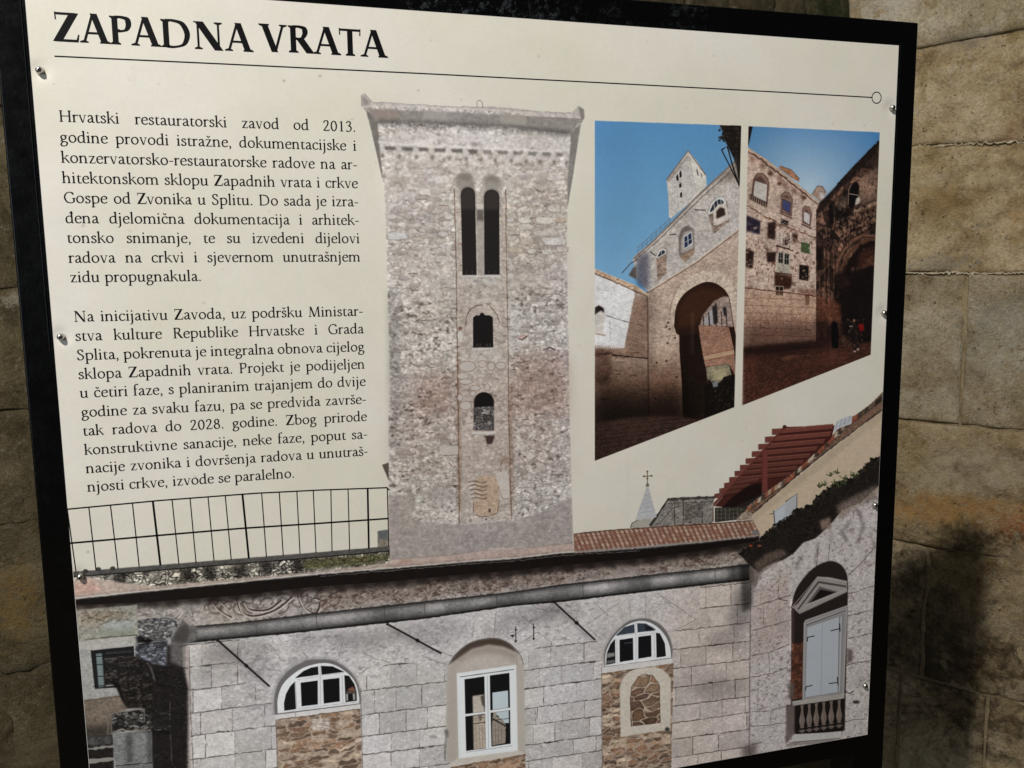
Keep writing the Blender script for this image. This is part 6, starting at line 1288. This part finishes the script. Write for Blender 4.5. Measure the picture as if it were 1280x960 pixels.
# right-hand wall: its courses run away to the left behind the board
dR = np.array([-1.2, 0, 1.35]); oR = C_CAM + rays(1150, 341) * 2.38
PR = Plane(oR, dR)
def wp(px, py, pl=PR):
    u, v = pl.hit(px, py); return W(*pl.at(u, v))
wallR = tag(empty("stone_wall", W(*PR.at(0, TOP - PR.o[1]))), "big weathered limestone blocks with rusty stains, right of the black board", "wall")
rust_and_shade = [(wp(1165, 500), (.12, .12, .05), (.66, .60, .46), .6, 9), (wp(1215, 585), (.26, .26, .10), (.58, .50, .36), .55, 6), (wp(1240, 440), (.12, .12, .08), (.52, .49, .40), .55, 10), (wp(1100, 20), (.10, .10, .06), (.66, .62, .54), .6, 14), (wp(1200, 225), (.2, .2, .03), (.60, .50, .32), .5, 10), (wp(1180, 245), (.12, .12, .05), (.36, .235, .09), .55, 9), (wp(1130, 720), (.10, .10, .10), (.05, .035, .02), .8, 14),  # the last entry darkens the board's shadow in the colour
        (wp(1275, 660), (.12, .12, .09), (.34, .12, .04), .9, 14), (wp(1150, 640), (.19, .19, .045), (.42, .23, .07), .85, 16), (wp(1215, 632), (.22, .22, .035), (.44, .24, .08), .8, 18), (wp(1275, 280), (.05, .05, .09), (.34, .19, .06), .6, 14), (wp(1262, 170), (.05, .05, .05), (.28, .13, .07), .4, 22),
        (wp(1215, 672), (.16, .16, .075), (.085, .065, .035), .95, 14), (wp(1170, 262), (.13, .13, .05), (.25, .16, .07), .5, 14), (wp(1205, 50), (.08, .08, .04), (.24, .21, .17), .7, 24), (wp(1175, 330), (.12, .12, .035), (.27, .26, .23), .6, 18), (wp(1250, 395), (.10, .10, .07), (.36, .35, .31), .6, 12),
        (wp(1200, 860), (.36, .36, .30), (.055, .036, .02), .9, 7), (wp(1165, 790), (.16, .16, .20), (.06, .055, .045), .75, 9), (wp(1140, 700), (.10, .10, .09), (.07, .055, .035), .7, 16)]  # board's cast shadow low on the wall, deepened here in the colour
M_right = stone_material("limestone_right", (.40, .30, .165), (.19, .125, .06), (.58, .47, .31), (.30, .23, .095), rust_and_shade, .010, .35)
M_tool = stone_material("tooled_limestone", (.43, .345, .22), (.23, .17, .095), (.61, .53, .39), (.33, .275, .14), rust_and_shade, .013, .4, tool=True)
M_mortar = stone_material("old_mortar", (.24, .185, .11), (.12, .09, .05), (.36, .29, .18), (.18, .145, .08), None, .003)

JR = [[(1150, -150), (1280, -215)], [(1150, 60), (1280, 36)], [(1150, 183), (1280, 177)], [(1138, 341), (1280, 341.5)], [(1130, 525), (1280, 539)], [(1122, 677), (1280, 704)], [(1112, 838), (1280, 882)], [(1100, 1010), (1280, 1075)], [(1090, 1200), (1280, 1290)]]
def jl(line_, u, pl=PR):
    (a, b_) = line_; ua, va = pl.hit(*a); ub, vb = pl.hit(*b_)
    return va + (vb - va) * np.clip((u - ua) / (ub - ua), -1.4, 1.8)
uE = PR.hit(1058, 10)[0]                               # the arris where this wall ends, behind the board
sgn = 1 if uE > PR.hit(1280, 341)[0] else -1
def ux(px, py): return PR.hit(px, py)[0]
uEnd = ux(1280, 341) - sgn * 1.1
rows_j = [[ux(1420, 20)], [ux(1395, 120)], [ux(1330, 250), ux(1120, 260)], [ux(1205, 430), ux(1420, 430)], [ux(1360, 600), ux(1090, 600)], [ux(1157, 740), ux(1330, 760)], [ux(1230, 950), ux(1420, 950)], [ux(1290, 1100)]]
VJ = {3: [ux(1209, 345), ux(1200, 528)]}
for k in range(len(JR) - 1):
    cuts = sorted([uE, uEnd] + rows_j[k] + ([(uE + rows_j[k][0]) / 2] if k in (6, 7) else []), reverse=sgn > 0)
    for i in range(len(cuts) - 1):
        a, b_ = cuts[i], cuts[i + 1]
        at_, ab_ = a, a; bt_, bb_ = b_, b_
        if k == 3 and abs(a - rows_j[3][0]) < 1e-6: at_, ab_ = VJ[3]
        if k == 3 and abs(b_ - rows_j[3][0]) < 1e-6: bt_, bb_ = VJ[3]
        quad = [(at_, jl(JR[k], at_)), (bt_, jl(JR[k], bt_)), (bb_, jl(JR[k + 1], bb_)), (ab_, jl(JR[k + 1], ab_))]
        block(PR, quad, M_tool if k in (0, 3) else M_right, wallR, 100 + k * 10 + i, gap=.0022 if k in (1, 2) else .0035, rough=.017 if k in (0, 1, 2) else .012, proud=nrng.uniform(-.003, .003), cell=.0085, fineamp=.32, edge=.007, wear=1.2 if k in (0, 1, 2, 5) else .7)
# the mortar bed behind the joints
vt, vb = jl(JR[0], 0), jl(JR[-1], 0)
Vs, Fs = [], []
for (u, v) in ((uE - sgn * .01, vt + .05), (uEnd, vt + .05), (uEnd, vb - .05), (uE - sgn * .01, vb - .05)): Vs.append(W(*PR.at(u, v, -.009)))
for (u, v) in ((uE - sgn * .01, vt + .05), (uEnd, vt + .05), (uEnd, vb - .05), (uE - sgn * .01, vb - .05)): Vs.append(W(*PR.at(u, v, -.05)))
me = mesh_of("mortar", Vs, [(0, 1, 2, 3), (7, 6, 5, 4), (0, 4, 5, 1), (1, 5, 6, 2), (2, 6, 7, 3), (3, 7, 4, 0)]); link("mortar", me, M_mortar, wallR)
# old lime pointing that still shows in the two upper joints
M_lime = stone_material("lime_pointing", (.46, .39, .27), (.28, .22, .13), (.60, .53, .40), (.38, .32, .20), None, .006)
for jn, (xa, xb) in ((2, (1120, 1330)), (3, (1110, 1330))):
    Vs, Fs = [], []
    ua, ub = ux(xa, 260), ux(xb, 260)
    for i, u in enumerate(np.linspace(ua, ub, 90)):
        v = jl(JR[jn], u); wv = .0026 + .0035 * abs(nrng.normal()) * (1 if nrng.random() < .5 else .1); o_ = nrng.normal() * .002
        for dv, h in ((-wv, -.012), (-wv * .6, .0005), (wv * .6, .001), (wv, -.012)): Vs.append(W(*PR.at(u, v + o_ + dv, h + nrng.normal() * .0006)))
        if i:
            b_ = 4 * i
            for q_ in range(3): Fs.append((b_ - 4 + q_, b_ + q_, b_ + q_ + 1, b_ - 3 + q_))
    link("pointing", mesh_of("pointing", Vs, Fs), M_lime, wallR)
# the core of the wall behind the facing and the plain courses down to the ground
Vs = []
for h in (-.20, -.55):
    for (u, v) in ((uE - sgn * .004, vt + .02), (uEnd, vt + .02), (uEnd, TOP - PR.o[1]), (uE - sgn * .004, TOP - PR.o[1])): Vs.append(W(*PR.at(u, v, h)))
me = mesh_of("wall_core", Vs, [(0, 1, 2, 3), (7, 6, 5, 4), (0, 4, 5, 1), (1, 5, 6, 2), (2, 6, 7, 3), (3, 7, 4, 0)]); link("wall_core", me, M_mortar, wallR)

# left and rear wall: rougher masonry further off, seen at the left edge and above the top rail
PLm = Plane(C_CAM + rays(20, 640) * 2.75, (1.97, 0, .54))
wallL = tag(empty("stone_wall", W(*PLm.at(0, TOP - PLm.o[1]))), "rough brown and mossy stone wall in the dark behind the board's left side", "wall")
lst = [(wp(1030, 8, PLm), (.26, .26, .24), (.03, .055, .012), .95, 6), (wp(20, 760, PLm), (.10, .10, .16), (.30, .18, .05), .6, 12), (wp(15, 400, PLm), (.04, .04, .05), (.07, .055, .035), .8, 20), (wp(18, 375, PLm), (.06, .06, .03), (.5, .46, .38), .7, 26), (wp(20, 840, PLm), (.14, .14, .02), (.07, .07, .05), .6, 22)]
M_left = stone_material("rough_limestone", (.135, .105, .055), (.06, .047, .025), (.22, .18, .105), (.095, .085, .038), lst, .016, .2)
JL = [(-560, -640), (-330, -380), (-110, -130), (132, 122), (362, 357), (515, 506), (661, 648), (848, 822), (1010, 980), (1200, 1150)]
u0, u1 = PLm.hit(-260, 500)[0], PLm.hit(1180, 10)[0]
def vl(k, u):
    ua, va = PLm.hit(0, JL[k][0]); ub, vb_ = PLm.hit(80, JL[k][1])
    return va + (vb_ - va) / (ub - ua) * (u - ua) * .35 + nrng.uniform(-.0, .0)
r2 = random.Random(5)
for k in range(len(JL) - 1):
    u = u0; i = 0
    while u < u1 - .05:
        w = r2.uniform(.22, .55); ub = min(u + w, u1)
        if u1 - ub < .12: ub = u1
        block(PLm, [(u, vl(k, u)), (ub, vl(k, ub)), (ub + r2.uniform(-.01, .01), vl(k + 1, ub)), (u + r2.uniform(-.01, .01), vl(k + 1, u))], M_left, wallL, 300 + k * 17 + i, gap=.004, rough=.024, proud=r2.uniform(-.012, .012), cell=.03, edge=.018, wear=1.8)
        u = ub; i += 1
Vs = []
for h in (-.014, -.4):
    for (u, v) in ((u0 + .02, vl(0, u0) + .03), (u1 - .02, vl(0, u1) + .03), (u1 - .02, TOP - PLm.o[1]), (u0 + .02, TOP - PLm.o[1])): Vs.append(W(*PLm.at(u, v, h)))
link("wall_core", mesh_of("wall_core", Vs, [(0, 1, 2, 3), (7, 6, 5, 4), (0, 4, 5, 1), (1, 5, 6, 2), (2, 6, 7, 3), (3, 7, 4, 0)]), M_left, wallL)

# ground
M_ground = stone_material("worn_paving", (.13, .10, .055), (.06, .048, .028), (.20, .165, .10), (.10, .09, .045), None, .012)
gsh = mesh_of("ground", [(-6, -6, 0), (8, -6, 0), (8, 8, 0), (-6, 8, 0)], [(0, 1, 2, 3)])
tag(link("ground", gsh, M_ground), kind="structure")

# ------------------------------------------------------------------ the information board
board = tag(empty("information_board", W(.5, TOP, .03)), "large printed information board about the west gate, in a black metal frame on two legs", "board")
def box(name, x0, x1, y0, y1, z0, z1, mat, parent, bev=.0012, seg=3):
    import bmesh
    bm = bmesh.new()
    vs = [bm.verts.new(W(x, y, z)) for z in (z0, z1) for x, y in ((x0, y0), (x1, y0), (x1, y1), (x0, y1))]
    for f in ((0, 1, 2, 3), (7, 6, 5, 4), (0, 4, 5, 1), (1, 5, 6, 2), (2, 6, 7, 3), (3, 7, 4, 0)): bm.faces.new([vs[i] for i in f])
    bmesh.ops.recalc_face_normals(bm, faces=bm.faces)
    if bev: bmesh.ops.bevel(bm, geom=list(bm.edges), offset=bev, segments=seg, profile=.5, affect='EDGES')
    me = bpy.data.meshes.new(name); bm.to_mesh(me); bm.free()
    me.polygons.foreach_set("use_smooth", [bool(bev)] * len(me.polygons))
    o = link(name, me, mat, parent)
    if bev:
        md = o.modifiers.new("wn", 'WEIGHTED_NORMAL'); md.keep_sharp = True
    return o
FZ0, FZ1 = .0032, .0532
def welded_frame():                                    # two legs and two rails of square tube, welded and ground flush
    import bmesh
    X = (-.030, .020, .9805, 1.0310); Y = (-.0310, .0190, .9200, .9690, TOP - .006)
    cells_ = [(i, j) for j in (0, 2) for i in range(3)] + [(i, j) for j in (1, 3) for i in (0, 2)]
    bm = bmesh.new(); g = {}
    def v(i, j, z):
        if (i, j, z) not in g: g[(i, j, z)] = bm.verts.new(W(X[i], Y[j], z))
        return g[(i, j, z)]
    cs = set(cells_)
    for (i, j) in cells_:
        for z in (FZ0, FZ1): bm.faces.new([v(i, j, z), v(i + 1, j, z), v(i + 1, j + 1, z), v(i, j + 1, z)])
        for (di, dj, a, b_) in ((-1, 0, (i, j), (i, j + 1)), (1, 0, (i + 1, j), (i + 1, j + 1)), (0, -1, (i, j), (i + 1, j)), (0, 1, (i, j + 1), (i + 1, j + 1))):
            if (i + di, j + dj) not in cs: bm.faces.new([v(*a, FZ0), v(*b_, FZ0), v(*b_, FZ1), v(*a, FZ1)])
    bmesh.ops.recalc_face_normals(bm, faces=bm.faces)
    ed = [e for e in bm.edges if len(e.link_faces) == 2 and e.link_faces[0].normal.dot(e.link_faces[1].normal) < .5]
    bmesh.ops.bevel(bm, geom=ed, offset=.0022, segments=3, profile=.5, affect='EDGES')
    me = bpy.data.meshes.new("frame"); bm.to_mesh(me); bm.free()
    me.polygons.foreach_set("use_smooth", [True] * len(me.polygons))
    o = link("frame", me, M_frame, board); md = o.modifiers.new("wn", 'WEIGHTED_NORMAL'); md.keep_sharp = True
welded_frame()
for x in (-.005, 1.0055):
    box("foot_plate", x - .07, x + .07, TOP - .006, TOP, -.04, .10, M_frame, board, .001, 2)
# a thin lip of weld and sealant along the inner side of each post
for x in (-.0048, 1.0052):
    box("seam", x - .0006, x + .0006, -.002, .36, FZ0 - .0008, FZ0 + .0006, M_frame, board, .0003, 1)

def sheet(name, outline, z, mat, parent):
    import bmesh
    bm = bmesh.new()
    vs = [bm.verts.new(W(x, y, z)) for x, y in outline]
    f = bm.faces.new(vs)
    f.normal_update()
    if f.normal.y > 0: f.normal_flip()
    bmesh.ops.triangulate(bm, faces=bm.faces[:])
    uvl = bm.loops.layers.uv.new("UVMap")
    for f in bm.faces:
        for lp in f.loops:
            co = lp.vert.co; lp[uvl].uv = (co.x / PW, 1 - (TOP - co.z) / PH)
    me = bpy.data.meshes.new(name); bm.to_mesh(me); bm.free()
    return link(name, me, mat, parent)
# the aluminium sheet: printed face, pale cut edges
import bmesh
panel = box("panel", 0, PW, 0, PH, .0001, .0030, M_edge, board, 0)
face = sheet("printed_face", [(0.0004, .0004), (PW - .0004, .0004), (PW - .0004, PH - .0004), (0.0004, PH - .0004)], -.00002, M_print, panel)
p1 = flat(PH1); p2 = flat(PH2)
p1[0, 1] = p1[1, 1] = (p1[0, 1] + p1[1, 1]) / 2; p2[0, 1] = p2[1, 1] = (p2[0, 1] + p2[1, 1]) / 2
s1 = sheet("photograph", p1, -.00012, M_print, panel); s1["label"] = "printed photograph of the arched gate and tower under blue sky"
s2 = sheet("photograph", p2, -.00012, M_print, panel); s2["label"] = "printed photograph of the courtyard corner with two people"
bo = [(0.0006, flat([(84, 716)])[0][1]), *flat([(107, 713.5), (400, 690), (472, 684), (472, 664), (486, 662), (486, 601), (477.5, 581), (486, 578), (485.8, 522), (486.7, 510), (487, 440), (484.5, 374), (483, 300), (482, 260), (480, 234), (477.5, 222), (466, 171), (457.6, 140.5)]),
      *flat(Z(440, 110, 4.267, [(55, 100), (52, 40), (68, 30), (110, 75), (300, 85), (500, 97), (655, 98), (660, 70), (680, 62), (694, 72), (700, 98), (850, 105), (1000, 125), (1170, 133), (1212, 94), (1235, 112), (1240, 155), (1222, 188), (1205, 290), (1182, 450), (1162, 560), (1150, 635)])),
      *flat([(708.4, 300), (711, 435), (712, 522), (715, 653), (716.4, 667), (760, 663), (788, 660)]),
      *flat(Z7([(268, 488), (282, 478), (292, 440), (312, 385), (321, 350), (324, 320), (308, 314), (324, 310), (325, 292), (327, 310), (343, 312), (328, 318), (331, 350), (342, 400), (360, 462), (400, 394), (455, 389), (572, 387), (576, 366), (592, 352), (612, 330), (630, 310), (650, 290), (670, 268), (692, 245), (715, 218), (740, 190), (764, 164), (790, 136), (826, 130), (836, 124), (1022, 123), (1060, 92), (1100, 80), (1150, 42), (1200, -6)])),
      (PW - .0006, flat([(1105, 486)])[0][1]), (PW - .0006, PH - .0006), (.0006, PH - .0006)]
s3 = sheet("building_picture", bo, -.00009, M_print, panel)
s3["label"] = "printed cut-out picture of the bell tower and the church facade"

# ------------------------------------------------------------------ lettering
ZI = -.00016
for wd_, xa_, xb_, yb_ in (("ZAPADNA", .0222, .2080, .0531), ("VRATA", .2175, .3480, .0512)):
    lettering("heading_word", wd_, xa_, yb_, .0420, M_ink, panel, ZI, x1=xb_, A=134, B=50, phi=12, track=.0003, cond=.962)
def ribbon(name, paths, z, mat, parent):
    V_, F_ = [], []
    for k, (pts, w) in enumerate(paths):
        pts = [np.array(p, float) for p in pts]
        for i in range(len(pts)):
            t = pts[min(i + 1, len(pts) - 1)] - pts[max(i - 1, 0)]; t /= np.hypot(*t); n = np.array([-t[1], t[0]]) * w / 2
            V_ += [W(*(pts[i] + n), z - .000002 * (k % 7)), W(*(pts[i] - n), z - .000002 * (k % 7))]
            if i: j = len(V_); F_.append((j - 4, j - 3, j - 1, j - 2))
    return link(name, mesh_of(name, V_, F_), mat, parent)
cxr, cyr, rr_ = .9700, .0657, .0068
rule = [(.0220, .0676), (.18, .0665), (.4, .0655), (.65, .0652), (.82, .0652), (cxr - rr_, .0657)]
ribbon("rule_with_ring", [(rule, .0013), ([(cxr + rr_ * math.cos(t), cyr + rr_ * 1.02 * math.sin(t)) for t in np.linspace(math.pi, 3 * math.pi, 41)], .0012)], ZI, M_ink, panel)
PAR = [["Hrvatski restauratorski zavod od 2013.", "godine provodi istražne, dokumentacijske i", "konzervatorsko-restauratorske radove na ar-", "hitektonskom sklopu Zapadnih vrata i crkve", "Gospe od Zvonika u Splitu. Do sada je izra-",
        "đena djelomična dokumentacija i arhitek-", "tonsko snimanje, te su izvedeni dijelovi", "radova na crkvi i sjevernom unutrašnjem", "zidu propugnakula."],
       ["Na inicijativu Zavoda, uz podršku Ministar-", "stva kulture Republike Hrvatske i Grada", "Splita, pokrenuta je integralna obnova cijelog", "sklopa Zapadnih vrata. Projekt je podijeljen", "u četiri faze, s planiranim trajanjem do dvije",
        "godine za svaku fazu, pa se predviđa završe-", "tak radova do 2028. godine. Zbog prirode", "konstruktivne sanacije, neke faze, poput sa-", "nacije zvonika i dovršenja radova u unutraš-", "njosti crkve, izvode se paralelno."]]
ENDS = {(0, 8): .1466, (1, 9): .2324}
base0 = [[.1303, .1503, .1702, .1902, .2099, .2299, .2497, .2697, .2894], [.3297, .3494, .3695, .3892, .4088, .4291, .4489, .4692, .4890, .5090]]
for pi_, par in enumerate(PAR):
    for li, t in enumerate(par):
        x0_ = {0: .0214, 1: .0208, 2: .0204}.get(li, .0198) if pi_ == 0 else .0202
        lettering("text_line", t, x0_, base0[pi_][li], .0171, M_ink, panel, ZI, x1=ENDS.get((pi_, li), .3132 if pi_ == 0 else .3140), A=95, B=46, phi=18, cond=.945)
# railing drawn above the masonry
rl = []
def fl_(x, y): return tuple(flat([(x, y)])[0])
rl.append(([fl_(83.5, 636.5), fl_(200, 625.5), fl_(320, 616.5), fl_(400, 612.5), fl_(484, 609.5), fl_(486.5, 613)], .0015))
rl.append(([fl_(87, 679), fl_(200, 669), fl_(300, 660.5), fl_(400, 654), fl_(486, 648)], .0019))
tops = [84, 111, 138, 165.5, 191, 215, 237.5, 260, 281.5, 303, 327, 349, 371, 391.5, 413.5, 435, 459.5, 484]
bots = [95, 120, 147.5, 174, 200.5, 223.5, 245, 267.5, 289, 311, 333, 354, 375, 395, 415, 437, 461, 486]
for k, (a, b_) in enumerate(zip(tops, bots)):
    ya = np.interp(a, [83.5, 200, 320, 400, 484], [636.5, 625.5, 616.5, 612.5, 609.5]); yb = np.interp(b_, [83, 107, 400, 487], [716, 714, 691, 683.5])
    rl.append(([fl_(a, ya), fl_(b_, yb)], .0021 if k in (4, 9, 16) else .0011))
ribbon("railing_print", rl, ZI, M_ink, panel)

# ------------------------------------------------------------------ screws
def screw_mesh():
    prof = [(0, -.0056), (.0014, -.0055), (.0025, -.0050), (.0033, -.0041), (.0037, -.0030), (.0038, -.0022), (.0038, -.0016), (.0041, -.0013), (.0041, -.0001), (0.0, -.0001)]
    V_, F_ = [], []
    n = 24
    for r_, z in prof:
        for k in range(n): a = 2 * math.pi * k / n; V_.append((r_ * math.cos(a), z, r_ * math.sin(a)))
    for i in range(len(prof) - 1):
        for k in range(n): F_.append((i * n + k, i * n + (k + 1) % n, (i + 1) * n + (k + 1) % n, (i + 1) * n + k))
    me = mesh_of("screw", V_, F_, True); me.validate(); return me
def slot_mesh():
    V_, F_ = [], []
    for a in (0, 1):
        c0 = len(V_); L, w_ = .0022, .00045
        for z in (-.00585, -.0048):
            for x, y in ((-L, -w_), (L, -w_), (L, w_), (-L, w_)): V_.append((x, z, y) if a == 0 else (y, z + .00002, x))
        F_ += [(c0, c0 + 1, c0 + 2, c0 + 3), (c0, c0 + 4, c0 + 5, c0 + 1), (c0 + 1, c0 + 5, c0 + 6, c0 + 2), (c0 + 2, c0 + 6, c0 + 7, c0 + 3), (c0 + 3, c0 + 7, c0 + 4, c0)]
    return mesh_of("recess", V_, F_)
sm_, sl_ = screw_mesh(), slot_mesh()
sm_.materials.append(M_steel); sl_.materials.append(M_frame)
for k, (x, y) in enumerate(SCREWS):
    o = bpy.data.objects.new("screw", sm_); col.objects.link(o); o.parent = board
    o.matrix_parent_inverse = Matrix.Translation(board.location).inverted(); o.location = W(x, y, 0)
    s_ = bpy.data.objects.new("recess", sl_); col.objects.link(s_); s_.parent = o; s_.rotation_euler = (0, .4 + k * 1.3, 0)
    s_.scale = (.8, 1, .8); o.scale = (.92, 1, .92)
